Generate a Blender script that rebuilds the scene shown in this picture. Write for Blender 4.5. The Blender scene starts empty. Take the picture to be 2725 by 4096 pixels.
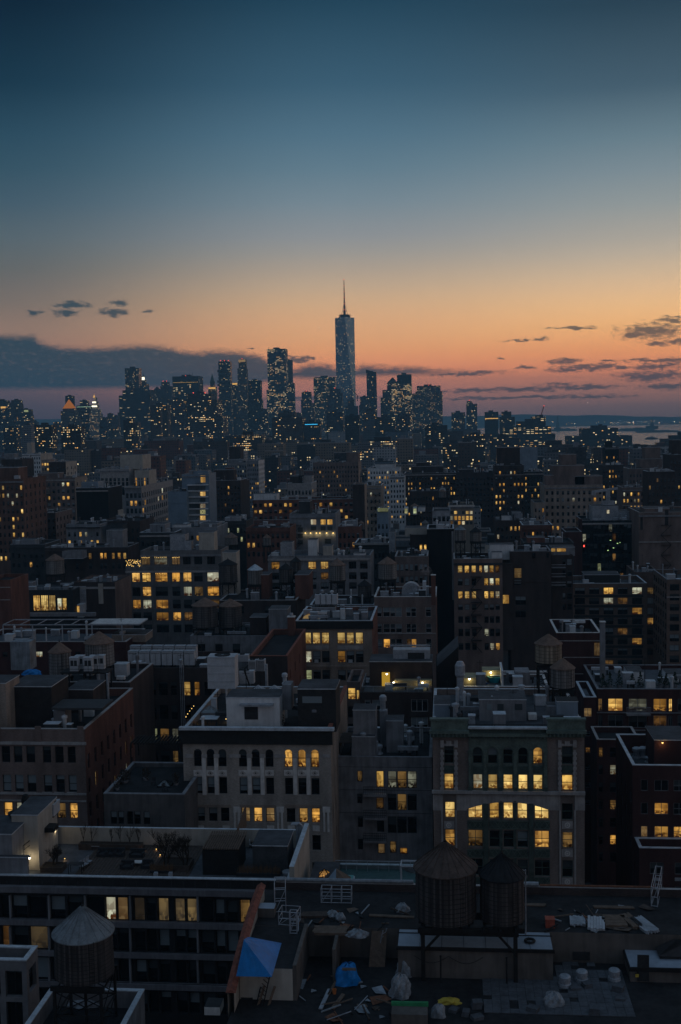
import bpy, math, random
from math import radians as R, sin, cos, tan, pi, sqrt, atan2, asin, degrees
from mathutils import Vector, Matrix
random.seed(7)
sc = bpy.context.scene
col = sc.collection

# ---------------------------------------------------------------- camera
F, CX, CY, HOR, CAMH, YAW, ROLL = 4600.0, 1362.5, 2048.0, 1690.0, 80.0, R(5.4), 0.019
PIT = math.atan((CY - HOR) / F)
fw = Vector((-sin(YAW) * cos(PIT), cos(YAW) * cos(PIT), -sin(PIT)))
rt = Vector((cos(YAW), sin(YAW), 0))
up = rt.cross(fw)
rt, up = rt * cos(ROLL) - up * sin(ROLL), up * cos(ROLL) + rt * sin(ROLL)     # the photograph is held slightly off level
cam_d = bpy.data.cameras.new('camera'); cam = bpy.data.objects.new('camera', cam_d); col.objects.link(cam)
cam.location = (0, 0, CAMH)
cam.matrix_world = Matrix(((rt.x, up.x, -fw.x, 0), (rt.y, up.y, -fw.y, 0), (rt.z, up.z, -fw.z, CAMH), (0, 0, 0, 1)))
cam_d.sensor_fit = 'VERTICAL'; cam_d.sensor_height = 36.0; cam_d.lens = 36.0 * F / 4096.0
cam_d.clip_start = 0.5; cam_d.clip_end = 60000
sc.camera = cam

def ray(px, py):
    return (fw + rt * ((px - CX) / F) - up * ((py - CY) / F)).normalized()
def at(px, py, Y):                       # point of the pixel's line of sight on the plane y = Y
    d = ray(px, py); t = Y / d.y
    return Vector((d.x * t, Y, CAMH + d.z * t))
def atz(px, py, z):                      # ... on the plane z = z
    d = ray(px, py); t = (z - CAMH) / d.z
    return Vector((d.x * t, d.y * t, z))
def proj(p):
    q = Vector(p) - Vector((0, 0, CAMH)); w = q.dot(fw)
    return CX + F * q.dot(rt) / w, CY - F * q.dot(up) / w
def lin(c):
    return tuple(((v / 255) / 12.92 if v <= 10.3 else ((v / 255 + .055) / 1.055) ** 2.4) for v in c)

# ---------------------------------------------------------------- world: dusk sky
HZ = 0.000125                            # haze density
HAZE_END, HAZE_TOP = 14000.0, 575.0
SCAT = (0.024, 0.042, 0.066)             # light the haze itself sends to the eye
SKYK = 1.0
class N:                                  # tiny node-graph helper
    def __init__(s, tree): s.t = tree
    def n(s, typ, **kw):
        x = s.t.nodes.new(typ)
        for k, v in kw.items(): setattr(x, k, v)
        return x
    def put(s, sock, v):
        if isinstance(v, bpy.types.NodeSocket): s.t.links.new(v, sock)
        elif v is not None: sock.default_value = v
    def m(s, op, a, b=None, c=None, clamp=False):
        x = s.n('ShaderNodeMath', operation=op, use_clamp=clamp)
        for i, v in enumerate((a, b, c)):
            if v is not None: s.put(x.inputs[i], v)
        return x.outputs[0]
    def v(s, op, a, b=None, c=None):
        x = s.n('ShaderNodeVectorMath', operation=op)
        for i, v in enumerate((a, b, c)):
            if v is not None: s.put(x.inputs[i], v)
        return x.outputs['Value'] if op in ('LENGTH', 'DOT_PRODUCT') else x.outputs[0]
    def mix(s, f, a, b, mode='MIX'):
        x = s.n('ShaderNodeMix', data_type='RGBA', blend_type=mode)
        s.put(x.inputs[0], f); s.put(x.inputs[6], rgba(a)); s.put(x.inputs[7], rgba(b))
        return x.outputs[2]
    def smooth(s, x, a, b, to0=0.0, to1=1.0):
        n = s.n('ShaderNodeMapRange', interpolation_type='SMOOTHSTEP')
        s.put(n.inputs[0], x)
        for i, v in enumerate((a, b, to0, to1)): s.put(n.inputs[i + 1], v)
        return n.outputs[0]
    def ramp(s, f, stops, interp='LINEAR'):
        x = s.n('ShaderNodeValToRGB'); cr = x.color_ramp; cr.interpolation = interp
        stops = sorted(stops)
        cr.elements[0].position = stops[0][0]; cr.elements[0].color = rgba(stops[0][1])
        cr.elements[1].position = stops[-1][0]; cr.elements[1].color = rgba(stops[-1][1])
        for p, c in stops[1:-1]:
            e = cr.elements.new(p); e.color = rgba(c)
        s.put(x.inputs[0], f); return x.outputs[0]
    def noise(s, vec, scale, detail=3, rough=.55, dim='3D'):
        x = s.n('ShaderNodeTexNoise', noise_dimensions=dim)
        s.put(x.inputs['Vector'], vec); s.put(x.inputs['Scale'], scale); s.put(x.inputs['Detail'], detail); s.put(x.inputs['Roughness'], rough)
        return x.outputs[0]
    def xyz(s, x, y, z=0.0):
        n = s.n('ShaderNodeCombineXYZ'); s.put(n.inputs[0], x); s.put(n.inputs[1], y); s.put(n.inputs[2], z)
        return n.outputs[0]
    def sep(s, v):
        n = s.n('ShaderNodeSeparateXYZ'); s.put(n.inputs[0], v); return n.outputs
def rgba(c):
    if isinstance(c, (tuple, list)) and len(c) == 3: return (c[0], c[1], c[2], 1)
    return c

world = bpy.data.worlds.new('World'); sc.world = world; world.use_nodes = True
wt = world.node_tree; wt.nodes.clear(); g = N(wt)
tc = g.n('ShaderNodeTexCoord').outputs['Generated']
d3 = g.sep(tc)
AZ = g.m('ADD', g.m('MULTIPLY', g.m('ARCTAN2', d3[0], d3[1]), 180 / pi), degrees(YAW))
EL = g.m('MULTIPLY', g.m('ARCSINE', d3[2]), 180 / pi)
def azel(px, py):
    d = ray(px, py); return degrees(atan2(d.x, d.y)) + degrees(YAW), degrees(asin(d.z))
E0, E1 = -1.0, 31.0
def sky_stop(px, py, c):
    if py < 1000: k = .04 * min(1, (1000 - py) / 200); m_ = sum(c) / 3; c = tuple(v * (1 - k) + m_ * k for v in c)
    el = azel(px, py)[1]; L = lin(c)
    pth = HAZE_END if el < 0.3 else min(HAZE_END, (HAZE_TOP - CAMH) / tan(R(el)))
    T = math.exp(-HZ * pth)
    return ((el - E0) / (E1 - E0), tuple(max(0.0006, (L[i] - SCAT[i] * (1 - T)) / T) * SKYK for i in range(3)))
colL = [(0,(8,34,52)),(337,(25,54,73)),(540,(42,73,92)),(675,(52,81,98)),(810,(66,89,104)),(945,(84,98,106)),(1012,(91,99,103)),(1080,(98,100,100)),(1147,(108,103,100)),(1215,(118,107,100)),(1330,(137,113,101)),(1450,(136,101,92)),(1560,(88,76,84)),(1620,(72,68,80)),(1690,(62,62,76))]
colC = [(0,(33,66,87)),(337,(57,91,113)),(540,(79,111,131)),(675,(95,122,138)),(810,(115,133,144)),(945,(138,142,145)),(1012,(152,148,142)),(1080,(169,154,138)),(1147,(186,161,135)),(1215,(201,164,128)),(1350,(212,156,112)),(1400,(212,148,104)),(1480,(200,127,95)),(1550,(154,103,92)),(1620,(108,85,88)),(1690,(84,77,86))]
colR = [(0,(41,64,80)),(337,(68,92,108)),(540,(101,124,136)),(675,(122,138,146)),(810,(143,150,150)),(945,(168,161,150)),(1012,(184,169,150)),(1080,(202,176,146)),(1147,(217,180,140)),(1215,(228,181,130)),(1300,(231,172,114)),(1400,(216,143,96)),(1480,(188,118,90)),(1550,(138,98,89)),(1620,(93,80,85)),(1690,(73,71,80))]
Z = (1.0, lin((26, 52, 74)))
fe = g.m('DIVIDE', g.m('SUBTRACT', EL, E0), E1 - E0, clamp=True)
rL = g.ramp(fe, [sky_stop(120, y, c) for y, c in colL] + [(1.0, lin((6, 36, 58)))])
rC = g.ramp(fe, [sky_stop(1362, y, c) for y, c in colC] + [Z])
rR = g.ramp(fe, [sky_stop(2600, y, c) for y, c in colR] + [(1.0, lin((30, 54, 76)))])
sky = g.mix(g.smooth(AZ, -16.5, 0.5), rL, rC)
sky = g.mix(g.smooth(AZ, 0.5, 16.5), sky, rR)
# ---- clouds, drawn on the celestial sphere
P = g.xyz(AZ, EL)
wob = g.n('ShaderNodeTexNoise'); g.put(wob.inputs['Vector'], g.v('MULTIPLY', P, (1.0, 2.4, 1))); wob.inputs['Scale'].default_value = 1.7; wob.inputs['Detail'].default_value = 5
wv = g.v('MULTIPLY', g.v('SUBTRACT', wob.outputs['Color'], (.5, .5, .5)), (1.0, .42, 0))
Pd = g.v('ADD', P, wv)
nz = g.noise(g.v('MULTIPLY', P, (1.2, 3.0, 1)), 2.2, 6, .64)
def bank(pts_top, pts_bot):
    fc = []
    for pts in (pts_top, pts_bot):
        c = g.n('ShaderNodeFloatCurve'); cm = c.mapping; cv = cm.curves[0]
        q = [azel(*p) for p in pts]
        xs = [min(1, max(0, (a + 20) / 40)) for a, e in q]; ys = [min(1, max(0, (e + 1) / 7)) for a, e in q]
        cv.points[0].location = (xs[0], ys[0]); cv.points[-1].location = (xs[-1], ys[-1])
        for x, y in list(zip(xs, ys))[1:-1]: cv.points.new(x, y)
        cm.update()
        g.put(c.inputs[1], g.m('DIVIDE', g.m('ADD', g.sep(Pd)[0], 20), 40, clamp=True))
        fc.append(g.m('SUBTRACT', g.m('MULTIPLY', c.outputs[0], 7), 1))
    n2 = g.m('MULTIPLY', g.m('SUBTRACT', nz, .5), .55)
    a = g.smooth(g.m('SUBTRACT', g.m('ADD', fc[0], n2), EL), -.14, .34)
    b = g.smooth(g.m('SUBTRACT', EL, g.m('ADD', fc[1], g.m('MULTIPLY', n2, .3))), -.08, .28)
    return g.m('MULTIPLY', a, b), g.m('SUBTRACT', fc[0], EL)
bk1, dep1 = bank([(-120,1322),(60,1338),(125,1336),(170,1366),(300,1386),(420,1385),(560,1376),(640,1380),(700,1392),(780,1403),(860,1397),(950,1402),(1040,1418),(1080,1440),(1130,1500),(1300,1545),(2800,1560)],
           [(-120,1566),(500,1560),(780,1556),(1000,1548),(1130,1525),(1300,1540),(2800,1545)])
bk2, dep2 = bank([(-120,1560),(1100,1530),(1150,1482),(1200,1464),(1270,1450),(1340,1462),(1400,1470),(1455,1455),(1540,1462),(1640,1462),(1750,1474),(1880,1483),(2000,1492),(2800,1560)],
           [(-120,1540),(1100,1520),(1300,1522),(1500,1512),(1700,1506),(1850,1500),(2000,1492),(2800,1550)])
ell = [(292,1222,68,17),(262,1254,50,16),(135,1256,30,13),(478,1214,48,14),(458,1250,58,16),(600,1246,24,6),(1192,1440,48,16),(1250,1436,20,6),
       (2608,1324,112,30),(2600,1328,70,20),(2540,1340,60,10),(2165,1356,34,8),(2080,1362,70,4),(2290,1311,110,4),(2690,1284,60,10),(2700,1268,50,4),(2640,1375,50,10),(2715,1366,46,14),
       (2360,1470,130,14),(2275,1482,90,6),(2475,1466,40,9),(2430,1445,40,6),(2610,1504,130,20),(2680,1440,60,11),(2620,1466,100,13),(2330,1548,150,9),(2090,1558,170,9),(2670,1546,110,11),
       (2104,1470,36,7),(2255,1446,56,11),(2580,1442,70,7),(1900,1562,130,9),(2400,1588,130,6),(2060,1590,320,6),(2005,1437,12,4),(1260,1595,260,8),(1000,1392,12,4),(1850,1492,150,9),(2220,1535,60,6)]
dm = None
for cx, cy, rx, ry in ell:
    a, e = azel(cx, cy); k_ = .8 if cx < 800 else .92; sx, sy = 80.3 / rx / k_, 80.3 / ry / k_
    v = g.v('MULTIPLY_ADD', Pd, (sx, sy, 0), (-a * sx, -e * sy, 0))
    L = g.v('LENGTH', v); dm = L if dm is None else g.m('MINIMUM', dm, L)
smal = g.smooth(g.m('ADD', dm, g.m('MULTIPLY', g.m('SUBTRACT', nz, .5), 3.4)), 1.6, .35)
cm = g.m('MAXIMUM', g.m('MULTIPLY', g.m('MAXIMUM', bk1, bk2), .96), g.m('MULTIPLY', smal, .88))
def comp(c, T=math.exp(-HZ * 11500)): L = lin(c); return tuple(max(.002, (L[i] - SCAT[i] * (1 - T)) / T) for i in range(3))
cloud = g.mix(g.smooth(AZ, -17, 17), comp((37, 59, 74)), comp((58, 64, 72)))
cloud = g.mix(g.m('MULTIPLY', g.smooth(nz, .5, .72), .4), cloud, comp((84, 82, 88)))
cloud = g.mix(g.m('MULTIPLY', g.smooth(EL, 2.2, 0.8), .2), cloud, comp((92, 72, 82)))
sky = g.mix(g.m('MULTIPLY', cm, .97), sky, cloud)
# ---- the half of the sky behind the camera: even blue dusk
back = g.mix(g.smooth(g.m('SINE', g.m('MULTIPLY', AZ, pi / 180)), .0, 1.0), lin((94, 100, 113)), lin((156, 146, 144)))
back = g.mix(g.smooth(EL, 2, 60), back, lin((78, 98, 120)))
sky = g.mix(g.smooth(g.m('ABSOLUTE', AZ), 45, 105), sky, back)
sky = g.mix(g.smooth(EL, 23, 55), sky, lin((94, 118, 143)))
sky = g.mix(g.smooth(EL, -1.0, -6.0), sky, lin((12, 14, 18)))
nish = g.n('ShaderNodeTexSky', sky_type='NISHITA'); nish.sun_disc = False
nish.sun_elevation = R(-4.0); nish.sun_rotation = R(28)
add = g.mix(0.012, sky, nish.outputs[0], 'ADD')
bg = g.n('ShaderNodeBackground'); g.put(bg.inputs[0], add); bg.inputs[1].default_value = 1.0
wo = g.n('ShaderNodeOutputWorld'); wt.links.new(bg.outputs[0], wo.inputs[0])

# the afterglow: one very weak, very wide warm sun low on the right
sl = bpy.data.lights.new('sun', 'SUN'); sl.energy = 0.10; sl.angle = R(50); sl.color = (1.0, .62, .38)
so = bpy.data.objects.new('sun', sl); col.objects.link(so)
sd = Vector((sin(R(50)) * cos(R(9)), cos(R(50)) * cos(R(9)), sin(R(9))))
so.rotation_euler = sd.to_track_quat('Z', 'Y').to_euler()
sc.view_settings.view_transform = 'Standard'; sc.view_settings.look = 'None'
sc.view_settings.exposure = 0; sc.view_settings.gamma = 1; sc.view_settings.use_curve_mapping = False
sc.cycles.max_bounces = 4; sc.cycles.diffuse_bounces = 2; sc.cycles.glossy_bounces = 2; sc.cycles.volume_bounces = 0
sc.cycles.transparent_max_bounces = 6; sc.cycles.use_denoising = True
sc.cycles.sample_clamp_indirect = 2.0

# ---------------------------------------------------------------- materials
MC = {}
def newmat(name):
    m = bpy.data.materials.new(name); m.use_nodes = True; t = m.node_tree; t.nodes.clear()
    q = N(t); out = q.n('ShaderNodeOutputMaterial'); return m, q, out
def princ(q, out, base, rough=.8, metal=0., spec=.3, emis=None, estr=0., nrm=None):
    b = q.n('ShaderNodeBsdfPrincipled')
    q.put(b.inputs['Base Color'], rgba(base)); q.put(b.inputs['Roughness'], rough); q.put(b.inputs['Metallic'], metal)
    q.put(b.inputs['Specular IOR Level'], spec)
    if emis is not None: q.put(b.inputs['Emission Color'], rgba(emis)); q.put(b.inputs['Emission Strength'], estr)
    if nrm is not None: q.put(b.inputs['Normal'], nrm)
    q.t.links.new(b.outputs[0], out.inputs[0]); return b
def sc3(c, k): return tuple(min(1, v * k) for v in c)
def mat(name, c, rough=.85, metal=0., scale=.6, amt=.35, spec=.25, streak=False):   # weathered plain surface
    if name in MC: return MC[name]
    m, q, out = newmat(name)
    tcn = q.n('ShaderNodeTexCoord').outputs['Object']
    n1 = q.noise(tcn, scale, 4)
    n2 = q.noise(q.v('MULTIPLY', tcn, (2.2, 2.2, .22 if streak else 2.2)), scale * 2.2, 3)
    f = q.m('ADD', q.m('MULTIPLY', n1, .6), q.m('MULTIPLY', n2, .4))
    base = q.mix(q.smooth(f, .32, .68), sc3(c, 1 - amt), sc3(c, 1 + amt))
    princ(q, out, base, rough, metal, spec); MC[name] = m; return m
def brick(name, c, mortar=None, amt=.3, bw=.24, bh=.085):
    if name in MC: return MC[name]
    m, q, out = newmat(name)
    uv = q.n('ShaderNodeTexCoord').outputs['UV']; ob = q.n('ShaderNodeTexCoord').outputs['Object']
    b = q.n('ShaderNodeTexBrick'); q.put(b.inputs['Vector'], uv); b.inputs['Scale'].default_value = 1
    b.inputs['Brick Width'].default_value = bw; b.inputs['Row Height'].default_value = bh; b.inputs['Mortar Size'].default_value = .012
    q.put(b.inputs['Color1'], rgba(sc3(c, .8))); q.put(b.inputs['Color2'], rgba(sc3(c, 1.2))); q.put(b.inputs['Mortar'], rgba(mortar or sc3(c, 1.35)))
    n1 = q.noise(q.v('MULTIPLY', ob, (1, 1, .3)), .45, 4)
    base = q.mix(1.0, b.outputs[0], q.mix(q.smooth(n1, .3, .7), (1 - amt,) * 3, (1 + amt * .6,) * 3), 'MULTIPLY')
    princ(q, out, base, .9, 0, .15); MC[name] = m; return m
def emit(name, c, s):
    if name in MC: return MC[name]
    m, q, out = newmat(name)
    e = q.n('ShaderNodeEmission'); q.put(e.inputs[0], rgba(c)); e.inputs[1].default_value = s
    q.t.links.new(e.outputs[0], out.inputs[0]); MC[name] = m
    m.cycles.emission_sampling = 'NONE'; return m
def litmat(name, hi, lo, s):                                                  # a lit room seen through its window
    m, q, out = newmat(name)
    uv = q.n('ShaderNodeTexCoord').outputs['UV']; rnd = q.n('ShaderNodeObjectInfo').outputs['Random']
    u, v, _ = q.sep(uv)
    off = q.v('ADD', uv, q.xyz(q.m('MULTIPLY', rnd, 91.7), q.m('MULTIPLY', rnd, 37.3)))
    vo = q.n('ShaderNodeTexVoronoi', distance='CHEBYCHEV'); q.put(vo.inputs['Vector'], q.v('MULTIPLY', off, (2.3, 2.8, 1))); vo.inputs['Scale'].default_value = 1.0
    blk = q.sep(vo.outputs['Color'])[0]
    vo2 = q.n('ShaderNodeTexVoronoi', distance='CHEBYCHEV'); q.put(vo2.inputs['Vector'], q.v('MULTIPLY', off, (4.4, 6.2, 1))); vo2.inputs['Scale'].default_value = 1.0
    blk2 = q.sep(vo2.outputs['Color'])[1]
    low = q.smooth(v, .55, .15)                                               # furniture fills the lower part
    f = q.m('SUBTRACT', 1.0, q.m('MULTIPLY', low, q.smooth(blk2, .25, .6)), clamp=True)
    f = q.m('MULTIPLY', f, q.smooth(blk, .05, .5, .45, 1.0))
    f = q.m('MULTIPLY', f, q.smooth(v, 0, 1.0, .7, 1.1))
    r2 = q.m('FRACT', q.m('MULTIPLY', rnd, 17.13))
    cu = q.smooth(q.m('ABSOLUTE', q.m('SUBTRACT', u, q.m('MULTIPLY_ADD', r2, .5, .25))), .05, .75, 1.1, .45)
    f = q.m('MULTIPLY', f, cu)
    r3 = q.m('FRACT', q.m('MULTIPLY', rnd, 63.1)); r4 = q.m('FRACT', q.m('MULTIPLY', rnd, 29.9))
    bl = q.m('GREATER_THAN', v, q.m('MULTIPLY_ADD', r3, .95, .28))            # a blind drawn part of the way down
    f = q.m('MULTIPLY', f, q.m('SUBTRACT', 1.0, q.m('MULTIPLY', bl, .55)))
    hi2 = q.mix(q.m('MULTIPLY', r4, .5), hi, (1.0, .66, .22))
    hi2 = q.mix(q.m('GREATER_THAN', r4, .88), hi2, (.78, .80, .58))
    colr = q.mix(f, lo, hi2)
    st = q.m('MULTIPLY', q.m('MULTIPLY_ADD', q.m('FRACT', q.m('MULTIPLY', rnd, 41.7)), .95, .45), s)
    e = q.n('ShaderNodeEmission'); q.put(e.inputs[0], colr); q.put(e.inputs[1], st)
    gl = q.n('ShaderNodeBsdfGlossy'); gl.inputs['Roughness'].default_value = .1; gl.inputs['Color'].default_value = (.06, .06, .06, 1)
    ad = q.n('ShaderNodeAddShader'); q.t.links.new(e.outputs[0], ad.inputs[0]); q.t.links.new(gl.outputs[0], ad.inputs[1])
    q.t.links.new(ad.outputs[0], out.inputs[0]); m.cycles.emission_sampling = 'NONE'; return m
def glassmat(name, blind, lowfrac):
    m, q, out = newmat(name)
    uv = q.n('ShaderNodeTexCoord').outputs['UV']; rnd = q.n('ShaderNodeObjectInfo').outputs['Random']
    u, v, _ = q.sep(uv)
    h = q.m('MULTIPLY_ADD', q.m('FRACT', q.m('MULTIPLY', rnd, 7.7)), .8, lowfrac)
    f = q.m('MULTIPLY', q.m('GREATER_THAN', v, h), blind)
    base = q.mix(f, (.008, .009, .011), (.20, .235, .25))
    princ(q, out, base, q.m('MULTIPLY_ADD', rnd, .12, .05), 0, .5)
    return m
KIND = {
    'w': litmat('lit_amber', (1.0, .48, .08), (.07, .02, .004), .62),
    'e': litmat('lit_faint', (.12, .09, .06), (.06, .045, .03), .35),
    'y': litmat('lit_yellow', (1.0, .60, .14), (.16, .06, .01), .8),
    'o': litmat('lit_office', (1.0, .70, .23), (.22, .10, .02), .9),
    'd': litmat('lit_dim', (.30, .13, .03), (.02, .008, .003), .34),
    'c': litmat('lit_curtain', (.50, .32, .14), (.22, .12, .045), .28),
    'g': litmat('lit_pale_green', (.62, .72, .40), (.16, .16, .07), .6),
    '.': glassmat('glass_dark', .25, .35),
    'b': glassmat('glass_blind', 1.0, .05),
}
M_FRAME = mat('frame_dark', (.02, .02, .022), .6, 0, 2, .2)
M_FRAMEW = mat('frame_white', (.42, .42, .42), .6, 0, 2, .2)
M_FRAMEG = mat('frame_green', (.075, .115, .095), .7, 0, 2, .25)
M_CHAR = mat('charcoal_wall', (.042, .044, .048), .85, 0, .3, .3)
M_TAR = mat('roof_tar', (.020, .020, .022), .9, 0, .35, .5)
M_TARG = mat('roof_grey', (.06, .062, .068), .85, 0, .3, .4)
M_PAVE = mat('roof_paver', (.085, .09, .10), .85, 0, .8, .3)
M_SILV = mat('roof_silver', (.28, .29, .31), .55, 0, .5, .35)
M_COPE = mat('coping_metal', (.46, .49, .52), .5, 0, 1, .25)
M_STONE = mat('stone_grey', (.32, .30, .29), .85, 0, .8, .25, streak=True)
M_STONEL = mat('stone_light', (.58, .55, .52), .85, 0, 1.2, .2, streak=True)
M_CONC = mat('concrete', (.20, .20, .21), .9, 0, .5, .3, streak=True)
M_WHITE = mat('white_render', (.60, .60, .60), .8, 0, .4, .2, streak=True)
M_CREAM = mat('cream_render', (.40, .36, .31), .85, 0, .4, .2, streak=True)
M_STEEL = mat('black_steel', (.016, .015, .015), .7, 0, 2, .3)
M_GALV = mat('galvanised', (.34, .36, .39), .45, .3, 1.5, .3)
M_ACW = mat('ac_white', (.44, .45, .47), .6, 0, 1, .15)
M_ACD = mat('ac_dark', (.03, .03, .032), .7, 0, 2, .3)
M_GREEN = mat('glazed_green', (.10, .132, .112), .6, 0, .9, .35, spec=.35)
M_GREEND = mat('glazed_green_deep', (.058, .08, .068), .6, 0, 1.2, .4, spec=.35)
M_TILE = mat('red_tile', (.22, .075, .05), .8, 0, 3, .4)
M_WOOD = mat('deck_wood', (.075, .055, .045), .85, 0, 2.5, .4)
M_LUMB = mat('lumber', (.14, .10, .075), .85, 0, 3, .3)
M_BARK = mat('bark', (.035, .026, .02), .95, 0, 6, .4)
M_LEAF = mat('evergreen', (.018, .035, .02), .9, 0, 3, .6)
M_STRAW = mat('dry_grass', (.16, .09, .05), .95, 0, 5, .4)
M_TARP = mat('blue_tarp', (.004, .19, .52), .5, 0, .8, .2, spec=.4)
M_PLAST = mat('wrap_plastic', (.22, .24, .26), .4, 0, 3, .35, spec=.5)
M_CUSH = mat('cushion', (.03, .03, .033), .9, 0, 4, .3)
M_TEAL = mat('teal_tile', (.045, .09, .085), .5, 0, 2, .3)
M_YEL = mat('yellow_plastic', (.50, .36, .05), .6, 0, 3, .2)
M_ORG = mat('orange_plastic', (.50, .16, .05), .6, 0, 3, .2)
M_GRNP = mat('green_tarp', (.03, .22, .09), .6, 0, 3, .2)
M_BULB = emit('bulb', (1.0, .62, .18), 2.2)
M_LAMPW = emit('lamp_white', (1.0, .86, .58), 9.0)
M_RED = emit('beacon_red', (1.0, .09, .06), 2.0)
M_GLASSR, _q, _o = newmat('rail_glass')
_tr = _q.n('ShaderNodeBsdfTransparent'); _tr.inputs[0].default_value = (.8, .86, .86, 1); _gl = _q.n('ShaderNodeBsdfGlossy'); _gl.inputs['Roughness'].default_value = .08
_mx = _q.n('ShaderNodeMixShader'); _mx.inputs[0].default_value = .14; _q.t.links.new(_tr.outputs[0], _mx.inputs[1]); _q.t.links.new(_gl.outputs[0], _mx.inputs[2]); _q.t.links.new(_mx.outputs[0], _o.inputs[0])
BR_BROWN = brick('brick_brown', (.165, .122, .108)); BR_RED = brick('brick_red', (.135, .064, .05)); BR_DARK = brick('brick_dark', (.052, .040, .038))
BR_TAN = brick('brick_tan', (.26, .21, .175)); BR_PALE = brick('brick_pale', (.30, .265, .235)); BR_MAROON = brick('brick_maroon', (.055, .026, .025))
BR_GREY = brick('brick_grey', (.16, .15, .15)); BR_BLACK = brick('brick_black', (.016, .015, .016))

def farmat(c, bay=3.2, fl=3.4, lit=.15, wf=.55, hf=.55, warm=.5, s=1.0, rough=.7, glass=(.012, .018, .026), rowy=.7, metal=0.):
    key = ('far', c, bay, fl, lit, wf, hf, warm, s, rough, glass, rowy, metal)
    if key in MC: return MC[key]
    m, q, out = newmat('far_wall')
    uv = q.n('ShaderNodeTexCoord').outputs['UV']; rnd = q.n('ShaderNodeObjectInfo').outputs['Random']
    u, v, w = q.sep(uv)
    U, V = q.m('DIVIDE', u, bay), q.m('DIVIDE', v, fl)
    fu, fv = q.m('FRACT', U), q.m('FRACT', V); iu, iv = q.m('FLOOR', U), q.m('FLOOR', V)
    def band(x, w): return q.m('LESS_THAN', q.m('ABSOLUTE', q.m('SUBTRACT', x, .5)), w / 2)
    win = q.m('MULTIPLY', band(fu, wf), band(fv, hf))
    wn = q.n('ShaderNodeTexWhiteNoise', noise_dimensions='3D'); q.put(wn.inputs['Vector'], q.xyz(iu, iv, q.m('MULTIPLY', rnd, 77.7)))
    ra, rb, rc = q.sep(wn.outputs['Color'])
    wf2 = q.n('ShaderNodeTexWhiteNoise', noise_dimensions='2D'); q.put(wf2.inputs['Vector'], q.xyz(iv, q.m('MULTIPLY', rnd, 33.3)))
    th = q.m('MULTIPLY', q.m('MULTIPLY_ADD', wf2.outputs['Value'], 2 * rowy, 1 - rowy), lit)
    pn = q.noise(q.xyz(q.m('MULTIPLY', U, .16), q.m('MULTIPLY', V, .3), q.m('MULTIPLY', rnd, 55.)), 1.0, 2)   # lit rooms come in patches
    th = q.m('MULTIPLY', th, q.smooth(pn, .38, .66, .08, 2.0))
    on = q.m('MULTIPLY', q.m('LESS_THAN', ra, th), win)
    ob = q.n('ShaderNodeTexCoord').outputs['Object']
    nn = q.noise(ob, .05, 3)
    wall = q.mix(nn, sc3(c, .7), sc3(c, 1.3))
    gl = q.mix(q.m('MULTIPLY', q.m('GREATER_THAN', rb, .75), .8), glass, sc3((.12, .14, .15), .7))
    base = q.mix(win, wall, gl)
    ec = q.mix(q.smooth(rc, warm - .35, warm + .35), (1.0, .50, .13), (1.0, .80, .45))
    es = q.m('MULTIPLY', on, q.m('MULTIPLY', q.m('MULTIPLY_ADD', rb, 1.2, .35), s))
    princ(q, out, base, rough, metal, .3, ec, es); m.cycles.emission_sampling = 'NONE'
    MC[key] = m; return m
def woodmat(name, c, hoops=True):
    if name in MC: return MC[name]
    m, q, out = newmat(name)
    uv = q.n('ShaderNodeTexCoord').outputs['UV']; u, v, _ = q.sep(uv)
    s = q.m('DIVIDE', u, .16); ob = q.n('ShaderNodeTexCoord').outputs['Object']
    wn = q.n('ShaderNodeTexWhiteNoise', noise_dimensions='1D'); q.put(wn.inputs['W'], q.m('FLOOR', s))
    seam = q.m('LESS_THAN', q.m('FRACT', s), .12)
    st = q.noise(q.v('MULTIPLY', ob, (1.3, 1.3, .5)), 1.3, 5)
    f = q.m('ADD', q.m('MULTIPLY', wn.outputs[0], .55), q.m('MULTIPLY', st, .6))
    base = q.mix(q.smooth(f, .2, .95), sc3(c, .5), sc3(c, 1.6))
    base = q.mix(q.m('MULTIPLY', seam, .45), base, sc3(c, .4))
    if hoops:
        hp = q.m('LESS_THAN', q.m('FRACT', q.m('DIVIDE', v, .5)), .14); base = q.mix(q.m('MULTIPLY', hp, .8), base, sc3(c, .3))
    princ(q, out, base, .9, 0, .15); MC[name] = m; return m
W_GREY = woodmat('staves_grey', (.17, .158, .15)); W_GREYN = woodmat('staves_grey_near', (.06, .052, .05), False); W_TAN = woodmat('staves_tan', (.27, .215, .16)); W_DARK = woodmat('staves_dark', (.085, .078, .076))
C_BROWN = mat('cone_brown', (.16, .105, .08), .9, 0, 1.5, .35); C_GREY = mat('cone_grey', (.17, .185, .195), .7, 0, 1.5, .3); C_BLACK = mat('cone_black', (.018, .018, .02), .85, 0, 1.5, .4); C_GALV = mat('cone_galvanised', (.42, .45, .48), .45, .3, 1.5, .3)
C_SILV = mat('wall_silver_blue', (.20, .25, .30), .6, 0, .4, .2, streak=True)

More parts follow.
